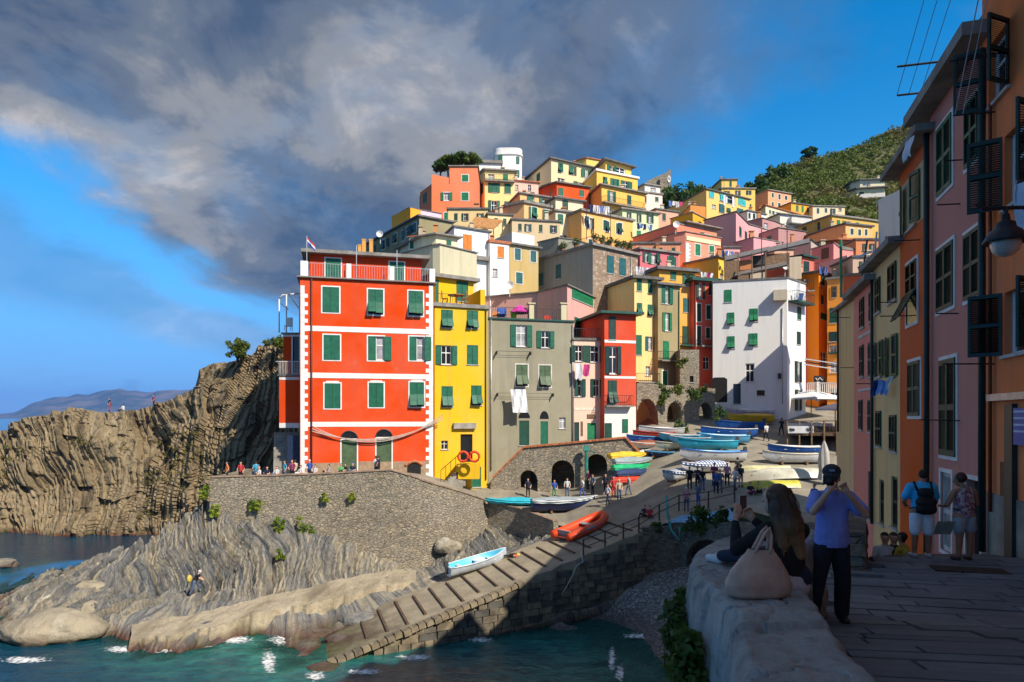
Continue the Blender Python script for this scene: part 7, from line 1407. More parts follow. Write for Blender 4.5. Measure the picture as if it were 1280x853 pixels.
def blob(name, prims, mat, parent=None, voxel=.012, sm=4, noise_=0.0, nfreq=14, hem=None):
    m = MB()
    for p in prims:
        if p[0] == 'e': ellip(m, *p[1:])
        else: capsule(m, *p)
    me = m.mesh(name + '_raw', mat); o = bpy.data.objects.new(name, me); COL.objects.link(o)
    md = o.modifiers.new('r', 'REMESH'); md.mode = 'VOXEL'; md.voxel_size = voxel; md.use_smooth_shade = True
    if sm: q = o.modifiers.new('s', 'SMOOTH'); q.factor = .5; q.iterations = sm
    dg = bpy.context.evaluated_depsgraph_get(); dg.update(); nm = bpy.data.meshes.new_from_object(o.evaluated_get(dg)); nm.name = name
    bpy.data.objects.remove(o)
    if noise_:
        co = np.empty(len(nm.vertices) * 3); nm.vertices.foreach_get('co', co); co = co.reshape(-1, 3); no = np.empty(len(nm.vertices) * 3); nm.vertices.foreach_get('normal', no); no = no.reshape(-1, 3)
        d_ = (fbm(co[:, 0] * nfreq + 50, co[:, 1] * nfreq + 50, co[:, 2] * nfreq * .6 + 50, 3) - .5) * 2 * noise_; co += no * d_[:, None]; nm.vertices.foreach_set('co', co.ravel())
    if hem is not None:
        for v_ in nm.vertices: v_.co.z = max(v_.co.z, hem)
    nm.polygons.foreach_set('use_smooth', [True] * len(nm.polygons)); nm.materials.clear(); nm.materials.append(mat); nm.update()
    return link(name, nm, parent) if parent is not None or True else nm
SKIN = flat('skin', (.62, .36, .25), .55, var=.12, scale=8); SKIN2 = flat('tanned_skin', (.36, .17, .10), .55, var=.12, scale=8)
def hand(pr, w, dirv, side, up=(0, 0, 1), curl=.5, r=.0088, L=.075):
    """palm, four bent fingers of unequal length and a thumb leaving the side of the palm"""
    w = Vector(w); d = Vector(dirv).normalized(); s_ = Vector(side).normalized(); s_ = (s_ - d * s_.dot(d)).normalized(); n = d.cross(s_).normalized()
    pe = w + d * .085; pr.append((w, .026, w + d * .03, .03)); 
    for k in (-1, 0, 1): pr.append((w + d * .02 + s_ * (.02 * k), .017, pe + s_ * (.024 * k), .015))
    for k, f in enumerate((.82, 1.0, .95, .72)):
        b = pe + s_ * (.033 - .022 * k); m1 = b + (d * math.cos(curl * .8) + n * math.sin(curl * .8)) * (L * .45 * f); m2 = m1 + (d * math.cos(curl * 2) + n * math.sin(curl * 2)) * (L * .32 * f); m3 = m2 + (d * math.cos(curl * 3) + n * math.sin(curl * 3)) * (L * .25 * f)
        pr += [(b, r * 1.1, m1, r), (m1, r, m2, r * .92), (m2, r * .92, m3, r * .8)]
    t0 = w + d * .03 + s_ * .03; t1 = t0 + (d * .6 + s_ * .8).normalized() * .04; t2 = t1 + (d * .85 + s_ * .25 + n * .4).normalized() * .032; pr += [(t0, .015, t1, .012), (t1, .012, t2, .0095)]
def head_prims(c, fwd, r=.098, tilt=0):
    c = Vector(c); f = Vector(fwd).normalized(); rt = f.cross(Vector((0, 0, 1))).normalized(); u = rt.cross(f)
    R = Matrix((rt, f, u)).transposed(); pr = [('e', c + u * .02, (r * .80, r * .98, r * 1.05), R), ('e', c + f * .018 - u * .055, (r * .62, r * .74, r * .72), R), ('e', c + f * .045 - u * .105, (r * .34, r * .36, r * .26), R)]
    pr += [(c + f * .092 + u * .005, .012, c + f * .112 - u * .03, .016), (c + f * .088 - u * .064, .016, c + f * .09 - u * .066, .016)]
    for s_ in (-1, 1): pr += [('e', c + rt * (s_ * r * .80) - u * .008 - f * .005, (.012, .022, .032), R), (c + f * .078 + rt * (.02 * s_) + u * .03, .014, c + f * .072 + rt * (.045 * s_) + u * .028, .011)]
    return pr
def face_bits(e, c, fwd, brow=(.05, .03, .02)):
    c = Vector(c); f = Vector(fwd).normalized(); rt = f.cross(Vector((0, 0, 1))).normalized(); u = rt.cross(f)
    for s_ in (-1, 1):
        m = MB(); ellip(m, c + f * .082 + rt * (.033 * s_) + u * .008, (.013, .008, .007), Matrix((rt, f, u)).transposed(), 10); m.build('eye', flat('eye_white', (.5, .48, .45), .3), e, True)
    m = MB(); m.tube([c + f * (.098 - .012 * abs(k)) + rt * (.022 * k) - u * (.062 - .003 * abs(k)) for k in (-1, -.5, 0, .5, 1)], .005, 6); m.build('mouth', flat('lips', (.36, .12, .10), .5), e, True)
HAIRB = flat('brown_hair', (.045, .022, .012), .5, var=.4, scale=20)
# ---- the photographer
O = P(1040, 779, 7.7); O.z = rz_(7.7); e = empty('person', O, 'man in a blue polo shirt and dark cap taking a photograph', 'person', rz=.0)
f = Vector((-.42, -.9, -.05)); hd = (-.035, -.07, 1.635)
pr = head_prims(hd, f) + [((0, -.01, 1.44), .062, (-.02, -.045, 1.56), .058), ((0, 0, 1.0), .13, (0, 0, 1.25), .14, 14, .62), ((-.08, 0, .90), .085, (-.16, -.01, .52), .062), ((.08, 0, .90), .085, (.11, -.01, .52), .062), ((-.16, -.01, .52), .062, (-.21, .02, .09), .042), ((.11, -.01, .52), .062, (.12, .03, .09), .042),
      ((-.2, 0, 1.42), .055, (-.30, -.20, 1.28), .045), ((-.30, -.20, 1.28), .043, (-.185, -.33, 1.52), .028), ((.2, 0, 1.42), .055, (.27, -.20, 1.24), .046), ((.27, -.20, 1.24), .044, (.02, -.31, 1.50), .029)]
hand(pr, (-.185, -.33, 1.52), (.45, .0, .85), (1, -.2, -.3), curl=.75); hand(pr, (.02, -.31, 1.50), (-.5, -.05, .85), (-1, 0, -.3), curl=.6)
blob('body', pr, SKIN, e, .0085, 3)
BLUE = flat('blue_polo', (.24, .31, .80), .85, var=.22, scale=5, bump=.25)
blob('polo_shirt', [((0, .0, .90), .20, (0, .0, 1.18), .172, 16, .74), ((0, 0, 1.15), .175, (0, .0, 1.32), .18, 16, .70), ((-.13, 0, 1.40), .085, (.13, 0, 1.40), .085), ((-.18, 0, 1.41), .082, (-.275, -.14, 1.315), .083), ((.18, 0, 1.41), .082, (.25, -.13, 1.29), .085), ((-.015, -.02, 1.44), .08, (-.02, -.03, 1.475), .076)], BLUE, e, .011, 3, .010, 9, .86)
blob('trousers', [((-.05, 0, .90), .125, (.05, 0, .90), .125, 16, .85), ((-.08, 0, .90), .115, (-.16, -.01, .5), .088), ((.08, 0, .90), .115, (.115, -.01, .5), .088), ((-.16, -.01, .5), .088, (-.215, .02, .10), .078), ((.115, -.01, .5), .088, (.125, .03, .10), .078)], flat('navy_trousers', (.018, .022, .038), .9, var=.3, scale=5), e, .012, 3, .008, 10)
for s_ in (-1, 1): x = -.215 if s_ < 0 else .125; blob('shoe', [((x, .05, .05), .05, (x - .02, -.12, .04), .042)], IRON, e, .012, 2)
R_ = Vector(f).normalized(); cpv = Vector(hd); CAPM = flat('dark_cap', (.022, .028, .040), .8, var=.2)
rt_ = R_.cross(Vector((0, 0, 1))).normalized(); Rm = Matrix((rt_, R_, rt_.cross(R_))).transposed()
m = MB(); ellip(m, cpv + Vector((0, .005, .075)), (.098, .115, .085), Rm); 
cap = m.build('cap', CAPM, e, True); m = MB(); vs = []
for j in range(9): t = -1.1 + 2.2 * j / 8; vs += [cpv + Rm @ Vector((.086 * math.sin(t), .075 + .028 * math.cos(t), .062)), cpv + Rm @ Vector((.092 * math.sin(t), .075 + .115 * math.cos(t * .85), .045 - .012 * abs(t)))]
m.add(vs + [v_ + Vector((0, 0, .008)) for v_ in vs], [(2 * j, 2 * j + 2, 2 * j + 3, 2 * j + 1) for j in range(8)] + [(18 + 2 * j, 18 + 2 * j + 1, 18 + 2 * j + 3, 18 + 2 * j + 2) for j in range(8)] + [(2 * j + 1, 2 * j + 3, 18 + 2 * j + 3, 18 + 2 * j + 1) for j in range(8)]); m.build('brim', CAPM, cap, True)
m = MB(); q = cpv + Rm @ Vector((0, .116, .10)); m.box(q, (.06, .01, .026), Rm); m.build('cap_emblem', flat('cap_patch', (.22, .27, .33), .7), cap)
blob('hair', [('e', cpv + Rm @ Vector((0, -.02, .01)), (.090, .085, .075), Rm)], flat('grey_hair', (.10, .085, .07), .8), e, .012, 1)
m = MB(); q = cpv + Rm @ Vector((0, .095, .012)); m.box(q + Rm @ Vector((.036, 0, 0)), (.05, .012, .034), Rm); m.box(q + Rm @ Vector((-.036, 0, 0)), (.05, .012, .034), Rm); m.box(q, (.14, .006, .008), Rm); m.build('sunglasses', IRON, e)
cm = setp(empty('camera_body', O), 'black camera held up to the eye of the man in blue', 'camera'); cm.name = 'camera_in_hands'; q = cpv + Rm @ Vector((.02, .165, .0)); m = MB(); m.box(q, (.14, .07, .095), Rm); m.box(q + Rm @ Vector((0, 0, .06)), (.055, .06, .035), Rm, .7); m.build('housing', flat('camera_black', (.012, .012, .013), .4), cm)
m = MB(); m.tube([q + Rm @ Vector((0, .03, -.005)), q + Rm @ Vector((0, .13, -.005))], .04, 16); m.tube([q + Rm @ Vector((0, .13, -.005)), q + Rm @ Vector((0, .145, -.005))], .044, 16); m.build('lens', flat('camera_black', (.012, .012, .013), .4), cm, True)
# ---- the seated woman
WO = Vector((2.31, 5.72, TOPZ - .01)); e = empty('person', WO, 'long haired woman in black sitting on the parapet and filming with a phone', 'person'); f = Vector((-.45, .88, .05)); hd = (-.09, .05, .735)
DEN = flat('dark_denim', (.018, .025, .055), .9, var=.3, scale=12); BLK = flat('black_sweater', (.016, .016, .019), .95, var=.3, scale=20, bump=.3)
pr = head_prims(hd, f, .092) + [((-.03, .0, .5), .052, (-.07, .03, .64), .05), ((0, 0, .12), .11, (-.01, 0, .42), .115, 14, .6), ((-.17, 0, .50), .045, (-.39, .10, .30), .038), ((-.39, .10, .30), .036, (-.34, .27, .53), .024), ((.14, .02, .5), .045, (.10, .22, .30), .038), ((.10, .22, .30), .036, (-.17, .33, .52), .024), ((-.07, .05, .11), .1, (-.15, .50, .17), .07), ((.08, .06, .11), .1, (.02, .53, .17), .07), ((-.15, .50, .17), .062, (-.30, .86, .07), .04), ((.02, .53, .17), .062, (-.2, .92, .07), .04)]
hand(pr, (-.34, .27, .53), (.25, .1, .95), (1, .2, -.1), curl=.35); hand(pr, (-.17, .33, .52), (-.45, .0, .9), (-1, .2, -.1), curl=.55)
blob('body', pr, SKIN, e, .0085, 3)
blob('sweater', [((0, 0, .06), .16, (0, 0, .22), .15, 16, .8), ((0, 0, .22), .15, (-.01, 0, .42), .16, 16, .7), ((-.13, 0, .47), .075, (.11, .01, .47), .075), ((-.16, 0, .49), .07, (-.39, .10, .30), .058), ((-.39, .10, .30), .056, (-.348, .255, .50), .038), ((.13, .02, .48), .07, (.10, .22, .30), .06), ((.10, .22, .30), .056, (-.15, .325, .51), .038), ((-.03, 0, .5), .066, (-.035, .005, .53), .06)], BLK, e, .011, 3, .008, 12, .03)
blob('jeans', [((-.05, .0, .08), .15, (.06, .0, .08), .15, 16, .8), ((-.07, .05, .11), .115, (-.15, .50, .17), .085), ((.08, .06, .11), .115, (.02, .53, .17), .085), ((-.15, .50, .17), .08, (-.29, .82, .10), .055), ((.02, .53, .17), .08, (-.19, .88, .1), .055)], DEN, e, .012, 3)
blob('shirt_hem', [((-.02, -.02, .035), .165, (.05, .0, .035), .165, 16, .78)], flat('white_hem', (.55, .53, .58), .9), e, .012, 2, .006, 14)
for a in ((-.30, .88), (-.20, .94)): blob('shoe', [((a[0], a[1] - .03, .055), .046, (a[0] - .06, a[1] + .13, .045), .038)], flat('white_shoe', (.62, .62, .64), .6), e, .010, 2)
s = NT('long_hair'); sp = s.n('ShaderNodeSeparateXYZ'); s.l(s.tc.outputs['Object'], sp.inputs[0]); strand = s.noise(1.0, 5, .7, s.vec((140, 140, 7), 'Object')); gr = s.n('ShaderNodeMapRange'); s.l(s.math('ADD', sp.outputs[2], s.math('MULTIPLY', s.noise(9, 3), .15)), gr.inputs[0]); gr.inputs[1].default_value = .28; gr.inputs[2].default_value = .72
s.base(s.mix(s.ramp(strand, [(.3, 0.0), (.7, 1.0)]), s.mix(gr.outputs[0], (.22, .105, .04), (.035, .016, .008)), s.mix(gr.outputs[0], (.48, .27, .11), (.085, .04, .018)))); s.rough(.42); s.bump(strand, .7, .01)
hp = Vector(hd); pr = [('e', hp + Vector((.03, -.03, .035)), (.105, .11, .105)), (hp + Vector((.02, -.06, .03)), .095, hp + Vector((.10, -.10, -.2)), .115), (hp + Vector((.10, -.10, -.2)), .105, hp + Vector((.17, -.12, -.44)), .055), (hp + Vector((.0, -.09, -.05)), .08, hp + Vector((.03, -.13, -.36)), .05), (hp + Vector((.06, .02, 0)), .07, hp + Vector((.13, .0, -.25)), .06)]
rr = random.Random(4)
for k in range(34): t = rr.uniform(-1, 1); b = hp + Vector((.05 + .08 * t, -.13 - .02 * rr.random(), rr.uniform(-.15, .05))); pr.append((b, .016, b + Vector((.05 + .03 * t, -.015, -rr.uniform(.2, .36))), .006))
blob('long_hair', pr, s.m, e, .0085, 1, .004, 40); hm_ = s.m; m = MB()
for k in range(150):
    t = rr.uniform(-1, 1); a = rr.uniform(.6, 1); b = hp + Vector((.02 + .10 * t, -.095 * math.sqrt(max(.05, 1 - t * t)) * a - .04, rr.uniform(-.02, .11))); c = b + Vector((.06 + .035 * t, -.025, -rr.uniform(.22, .5))); m.tube([b, b.lerp(c, .4) + Vector((.02 * rr.uniform(-1, 1.5), -.028, 0)), b.lerp(c, .75) + Vector((.02 * rr.uniform(-1, 1), -.02, 0)), c], .0035, 4, .0012)
m.build('hair_strands', hm_, e, True)['kind'] = 'stuff'
ph = Vector((-.255, .335, .665)); phm = setp(empty('phone', WO), 'phone in a case held upright by the seated woman', 'phone'); Rp = Matrix.Rotation(.35, 3, 'Z'); m = MB(); m.box(ph, (.078, .010, .155), Rp); m.build('case', flat('phone_case', (.5, .5, .5), .4), phm); m = MB(); m.box(ph + Rp @ Vector((0, -.0065, 0)), (.068, .003, .138), Rp); m.build('screen', flat('phone_screen', (.10, .07, .06), .15), phm)
# tote bag on the parapet
BAG = NT('tan_leather'); n1 = BAG.noise(7, 6, .6); BAG.base(BAG.mix(BAG.ramp(n1, [(.35, 0.0), (.7, 1.0)]), (.42, .27, .20), (.58, .39, .30))); BAG.rough(.48); BAG.bump(n1, .35, .02)
bo = Vector((1.93, 5.40, TOPZ)); e = empty('handbag', bo, 'large tan leather tote bag standing beside the seated woman', 'bag')
BV = np.zeros((22, 40, 3)); bpz = [0, .02, .10, .20, .28, .34, .37]; bw = [.20, .245, .262, .225, .165, .115, .10]; bd = [.085, .115, .125, .105, .07, .035, .018]
for i in range(22):
    z = .37 * i / 21; w_, d_ = np.interp(z, bpz, bw), np.interp(z, bpz, bd)
    for j in range(40): t = 2 * math.pi * j / 39; BV[i, j] = (.02 + .06 * z + w_ * math.copysign(abs(math.cos(t)) ** .7, math.cos(t)), d_ * math.copysign(abs(math.sin(t)) ** .8, math.sin(t)), z + .03 * (abs(math.cos(t)) ** 2) * z)
fo = (fbm(BV[..., 0] * 9 + BV[..., 2] * 4 + 20, BV[..., 2] * 6 + 20, BV[..., 1] * 9 + 20, 3) - .5); BV[..., 1] *= 1 + .45 * fo; BV[..., 0] *= 1 + .10 * fo; BV[..., 2] += .015 * fo
o = grid_mesh('bag_body', BV, BAG.m, parent=e); m = MB(); m.add([tuple(v_) for v_ in BV[-1, :-1]], [tuple(range(39))]); m.add([tuple(v_) for v_ in BV[0, :-1]], [tuple(range(39))[::-1]]); m.build('bag_opening', flat('bag_lining', (.05, .03, .02), .8), e)
m = MB(); m.tube([(.245, -.02, .10), (.255, -.04, .03)], .012, 6); m.build('zip_pull', IRON, e)
for yo in (-.02, .05): m = MB(); m.tube([(-.02, yo, .33), (.03, yo, .42), (.08, yo + .02, .50), (.115, yo + .02, .54), (.13, yo + .02, .48), (.12, yo, .40), (.105, yo, .30)], .014, 8); m.build('strap', BAG.m, e, True)
# ---- couple reading a map on the street
def stand_legs(sep=.1, knee=.0): return [((-sep, 0, .90), .105, (-sep - .01, -.01, .5), .07), ((sep, 0, .90), .105, (sep + .01, -.01, .5), .07), ((-sep - .01, -.01, .5), .066, (-sep - .015, .02, .09), .043), ((sep + .01, -.01, .5), .066, (sep + .015, .02, .09), .043)]
O = P(1152, 698, 13.2); O.z = rz_(13.2) ; e = empty('person', O, 'man in a turquoise shirt and white shorts with a black backpack, seen from behind', 'person', rz=-.15); hd = (.06, .05, 1.60); f = Vector((.45, .85, -.25))
pr = head_prims(hd, f, .1) + stand_legs(.11) + [((.02, 0, 1.42), .06, (.05, .03, 1.54), .058), ((0, 0, 1.0), .14, (0, 0, 1.3), .15, 14, .6), ((-.21, 0, 1.38), .055, (-.30, .05, 1.10), .046), ((-.30, .05, 1.10), .044, (-.20, .22, .98), .03), ((.21, 0, 1.38), .055, (.28, .07, 1.10), .046), ((.28, .07, 1.10), .044, (.22, .25, 1.0), .03)]
hand(pr, (-.20, .22, .98), (.3, .8, .1), (1, 0, 0)); hand(pr, (.22, .25, 1.0), (-.2, .9, .1), (-1, 0, 0)); blob('body', pr, SKIN2, e, .011, 3)
blob('t_shirt', [((0, 0, .94), .19, (0, 0, 1.3), .20, 16, .78), ((-.14, 0, 1.38), .09, (.14, 0, 1.38), .09), ((-.2, 0, 1.38), .085, (-.275, .03, 1.2), .085), ((.2, 0, 1.38), .085, (.26, .04, 1.2), .085)], flat('turquoise_shirt', (.05, .45, .80), .85, var=.2, scale=6), e, .013, 3, .01, 9, .86)
blob('shorts', [((-.06, 0, .90), .14, (.06, 0, .90), .14, 16, .8), ((-.10, 0, .84), .125, (-.12, -.01, .53), .105), ((.10, 0, .84), .125, (.12, -.01, .53), .105)], flat('white_shorts', (.75, .75, .8), .9, var=.12, scale=6), e, .013, 3, .012, 9)
for s_ in (-1, 1): blob('shoe', [((s_ * .125, -.02, .055), .05, (s_ * .15, .15, .045), .045)], flat('white_trainer', (.5, .5, .52), .6), e, .012, 2)
blob('hair', [('e', Vector(hd) + Vector((-.015, -.03, .03)), (.088, .10, .095))], flat('cropped_hair', (.03, .018, .012), .8), e, .012, 1)
bp = empty('backpack', O, 'black backpack worn by the man in turquoise', 'bag', rz=-.15); blob('pack', [((-.08, -.2, .98), .11, (.08, -.2, .98), .11), ((-.07, -.19, 1.1), .115, (.07, -.19, 1.1), .115), ((-.05, -.17, 1.28), .10, (.05, -.17, 1.28), .10)], flat('black_nylon', (.010, .010, .012), .7, var=.3), bp, .014, 3, .006, 12)
for s_ in (-1, 1): m = MB(); m.tube([(s_ * .13, -.14, 1.32), (s_ * .15, -.03, 1.475), (s_ * .16, .1, 1.42)], .025, 8); m.build('shoulder_strap', flat('black_nylon', (.010, .010, .012), .7), bp, True)
m = MB(); m.tube([(-.14, -.26, 1.02), (-.28, -.12, .98)], .014, 6); m.build('waist_strap', flat('black_nylon', (.010, .010, .012), .7), bp)
O = P(1205, 703, 12.9); O.z = rz_(12.9); e = empty('person', O, 'woman in a patterned sleeveless top and pale shorts reading beside the backpacker', 'person', rz=.1); hd = (-.05, .06, 1.53); f = Vector((-.5, .8, -.3))
pr = head_prims(hd, f, .094) + [((-.1, 0, .84), .115, (-.10, -.01, .47), .075), ((.1, 0, .84), .115, (.11, -.01, .47), .075), ((-.1, -.01, .47), .07, (-.10, .02, .08), .042), ((.11, -.01, .47), .07, (.13, .02, .08), .042), ((-.01, 0, 1.36), .052, (-.035, .03, 1.46), .05), ((0, 0, .95), .14, (0, 0, 1.25), .14, 14, .6), ((-.2, 0, 1.30), .055, (-.29, .06, 1.05), .048), ((-.29, .06, 1.05), .045, (-.24, .24, 1.0), .028), ((.2, 0, 1.30), .055, (.30, .06, 1.06), .048), ((.30, .06, 1.06), .045, (.14, .26, 1.02), .028), ((-.12, 0, 1.32), .06, (.12, 0, 1.32), .06)]
hand(pr, (-.24, .24, 1.0), (.2, .9, .1), (1, 0, 0)); hand(pr, (.14, .26, 1.02), (-.4, .8, .1), (-1, 0, 0)); blob('body', pr, SKIN2, e, .011, 3)
s = NT('floral_top'); c1 = s.vor(22, 'F1', s.vec(src='Object'), 'Color'); sp = s.n('ShaderNodeSeparateColor'); s.l(c1, sp.inputs[0]); s.base(s.ramp(sp.outputs[0], [(0, (.20, .02, .05)), (.4, (.30, .12, .16)), (.7, (.48, .42, .42)), (1, (.10, .03, .08))])); s.rough(.85)
blob('top', [((0, 0, .92), .19, (0, 0, 1.22), .178, 16, .8), ((-.07, -.0, 1.22), .12, (.07, 0, 1.22), .12, 14, .8)], s.m, e, .013, 3, .008, 10, .84)
for s_ in (-1, 1): m = MB(); m.tube([(s_ * .09, -.12, 1.26), (s_ * .10, -.03, 1.39), (s_ * .09, .09, 1.28)], .013, 6); m.build('strap', flat('mint_strap', (.2, .4, .32), .8), e, True)
m = MB(); m.lathe((0, 0, .95), [(.19, 0), (.195, .01), (.195, .035), (.19, .04)], 20, .76); m.build('belt', IRON, e)
blob('shorts', [((-.06, 0, .85), .135, (.06, 0, .85), .135, 16, .85), ((-.095, 0, .80), .125, (-.11, -.01, .60), .108), ((.095, 0, .80), .125, (.115, -.01, .60), .108)], flat('pale_denim', (.33, .35, .38), .9, var=.2, scale=8), e, .013, 3, .008, 10)
for s_ in (-1, 1): blob('shoe', [((s_ * .115, -.01, .035), .042, (s_ * .13, .14, .03), .036)], flat('dark_sandal', (.06, .04, .03), .7), e, .012, 1)
blob('hair', [('e', Vector(hd) + Vector((.015, -.03, .035)), (.098, .108, .105))], flat('auburn_hair', (.06, .018, .012), .6, var=.4, scale=25), e, .012, 1, .008, 40)
mp = P(1180, 660, 12.75); m = MB(mp); m.box(mp, (.34, .012, .30), Matrix.Rotation(.5, 3, 'X')); m.box(mp + Vector((.0, .02, .01)), (.30, .006, .27), Matrix.Rotation(.5, 3, 'X') @ Matrix.Rotation(.06, 3, 'Y')); setp(m.build('map', flat('map_paper', (.30, .32, .26), .8)), 'folded paper map held between the couple on the street', 'map')
# ---- small figures
def small_mesh(name, pose, seed):
    """one continuous figure; material slots: skin, top, trousers, hair, shoes"""
    j = {}
    if pose == 'sit':
        J = dict(pel=(0, 0, .12), ch=(0, -.02, .42), nk=(0, 0, .58), hd=(0, .02, .72), kl=(-.12, .42, .28), kr=(.12, .42, .28), al=(-.13, .5, .05), ar=(.13, .5, .05), sl=(-.18, 0, .5), sr=(.18, 0, .5), el=(-.27, .1, .28), er=(.27, .1, .28), wl=(-.12, .3, .25), wr=(.12, .3, .25))
    else:
        st = {'stand': .0, 'walk': .22, 'stand2': .04, 'climb': .3}[pose]; J = dict(pel=(0, 0, .93), ch=(0, -.01, 1.25), nk=(0, 0, 1.42), hd=(0, .02, 1.57), kl=(-.11, st * .8, .5), kr=(.11, -st * .3, .5), al=(-.12, st, .08), ar=(.12, -st, .08), sl=(-.19, 0, 1.36), sr=(.19, 0, 1.36), el=(-.26, -.08 - st * .2, 1.1), er=(.26, .05 + st * .3, 1.1), wl=(-.24, .08 - st * .3, .86), wr=(.2, .2 + st * .2, .95))
        if pose == 'stand2': J.update(el=(-.28, .08, 1.1), wl=(-.1, .28, 1.2), er=(.28, .08, 1.1), wr=(.06, .28, 1.22))
        if pose == 'climb': J.update(ch=(0, .16, 1.2), nk=(0, .25, 1.36), hd=(0, .32, 1.48), sl=(-.19, .2, 1.32), sr=(.19, .2, 1.32), el=(-.26, .34, 1.1), wl=(-.2, .5, .95), er=(.26, .3, 1.15), wr=(.3, .52, 1.05), kl=(-.11, .3, .62), al=(-.12, .22, .25))
    m = MB(); J = {k: Vector(v_) for k, v_ in J.items()}
    hl, hr = J['pel'] + Vector((-.09, 0, -.02)), J['pel'] + Vector((.09, 0, -.02)); fw = Vector((0, .1, -.02))
    for a, ra, b, rb in ((J['pel'], .15, J['ch'], .155), (J['ch'], .15, J['nk'], .07), (J['sl'], .07, J['sr'], .07), (J['nk'], .055, J['hd'], .06), (hl, .10, J['kl'], .07), (hr, .10, J['kr'], .07), (J['kl'], .068, J['al'], .05), (J['kr'], .068, J['ar'], .05), (J['al'], .05, J['al'] + fw, .045), (J['ar'], .05, J['ar'] + fw, .045), (J['sl'], .062, J['el'], .048), (J['sr'], .062, J['er'], .048), (J['el'], .046, J['wl'], .034), (J['er'], .046, J['wr'], .034), (J['wl'], .04, J['wl'] + Vector((.02, .06, -.04)), .03), (J['wr'], .04, J['wr'] + Vector((-.02, .06, -.04)), .03)): capsule(m, a, ra, b, rb, 8)
    ellip(m, J['hd'] + Vector((0, 0, .02)), (.085, .10, .12), None, 10); ellip(m, J['hd'] + Vector((0, -.025, .05)), (.095, .105, .10), None, 10)
    me = m.mesh(name, SKIN); o = bpy.data.objects.new(name, me); COL.objects.link(o); md = o.modifiers.new('r', 'REMESH'); md.mode = 'VOXEL'; md.voxel_size = .03; q = o.modifiers.new('s', 'SMOOTH'); q.iterations = 2
    dg = bpy.context.evaluated_depsgraph_get(); dg.update(); nm = bpy.data.meshes.new_from_object(o.evaluated_get(dg)); nm.name = 'person'; bpy.data.objects.remove(o)
    for _ in range(4): nm.materials.append(SKIN)
    hz = J['hd']
    for p in nm.polygons:
        c = p.center; k = 1
        dh = (c - hz).length
        if dh < .19 and c.z > J['nk'].z + .02: k = 3 if (c.z > hz.z + .075 or (c.y < hz.y - .03 and c.z > hz.z - .08)) else 0
        elif min((c - J['al']).length, (c - J['ar']).length) < .12: k = 4
        else:
            dl = [((c - a).dot(b - a) / (b - a).length_squared, a, b) for a, b in ((hl, J['kl']), (hr, J['kr']), (J['kl'], J['al']), (J['kr'], J['ar']))]
            d1 = min((c - (a + (b - a) * max(0, min(1, t)))).length for t, a, b in dl); da = min((c - (a + (b - a) * max(0, min(1, (c - a).dot(b - a) / (b - a).length_squared)))).length for a, b in ((J['el'], J['wl']), (J['er'], J['wr'])))
            db = (c - (J['pel'] + (J['ch'] - J['pel']) * max(0, min(1, (c - J['pel']).dot(J['ch'] - J['pel']) / (J['ch'] - J['pel']).length_squared)))).length
            if da < .075 and da < d1 : k = 0
            elif d1 < .12 and (d1 < db - .02 or c.z < J['pel'].z - .03): k = 2
        p.material_index = k
    nm.polygons.foreach_set('use_smooth', [True] * len(nm.polygons)); return nm
SM = {p: small_mesh('person', p, 1) for p in ('stand', 'stand2', 'walk', 'sit', 'climb')}
CL = {'w': (.62, .62, .62), 'r': (.5, .04, .04), 'b': (.04, .10, .38), 'n': (.015, .02, .05), 'k': (.012, .012, .014), 'g': (.10, .35, .12), 't': (.05, .30, .45), 'o': (.6, .18, .04), 'p': (.45, .22, .28), 'd': (.09, .13, .22), 'y': (.6, .45, .08), 'm': (.22, .03, .10), 'c': (.50, .42, .30), 'h': (.05, .03, .02), 'a': (.3, .3, .3)}
CLM = {k: flat('clothing_' + k, c, .85, var=.2, scale=6) for k, c in CL.items()}
def person(label, p, pose, top, leg, hair='h', rz=0.0, sc=1.0, group=None, shoe='k'):
    o = bpy.data.objects.new('person', SM[pose]); COL.objects.link(o); o.location = p; o.rotation_euler = (0, 0, rz); o.scale = (sc, sc, sc)
    for i, mt in ((1, CLM[top]), (2, CLM[leg]), (3, CLM[hair]), (4, CLM[shoe])): o.material_slots[i].link = 'OBJECT'; o.material_slots[i].material = mt
    return setp(o, label, 'person', group)
TG = 'visitors on the sea terrace'; QG = 'visitors by the boat stores'; SG = 'visitors on the harbour street'
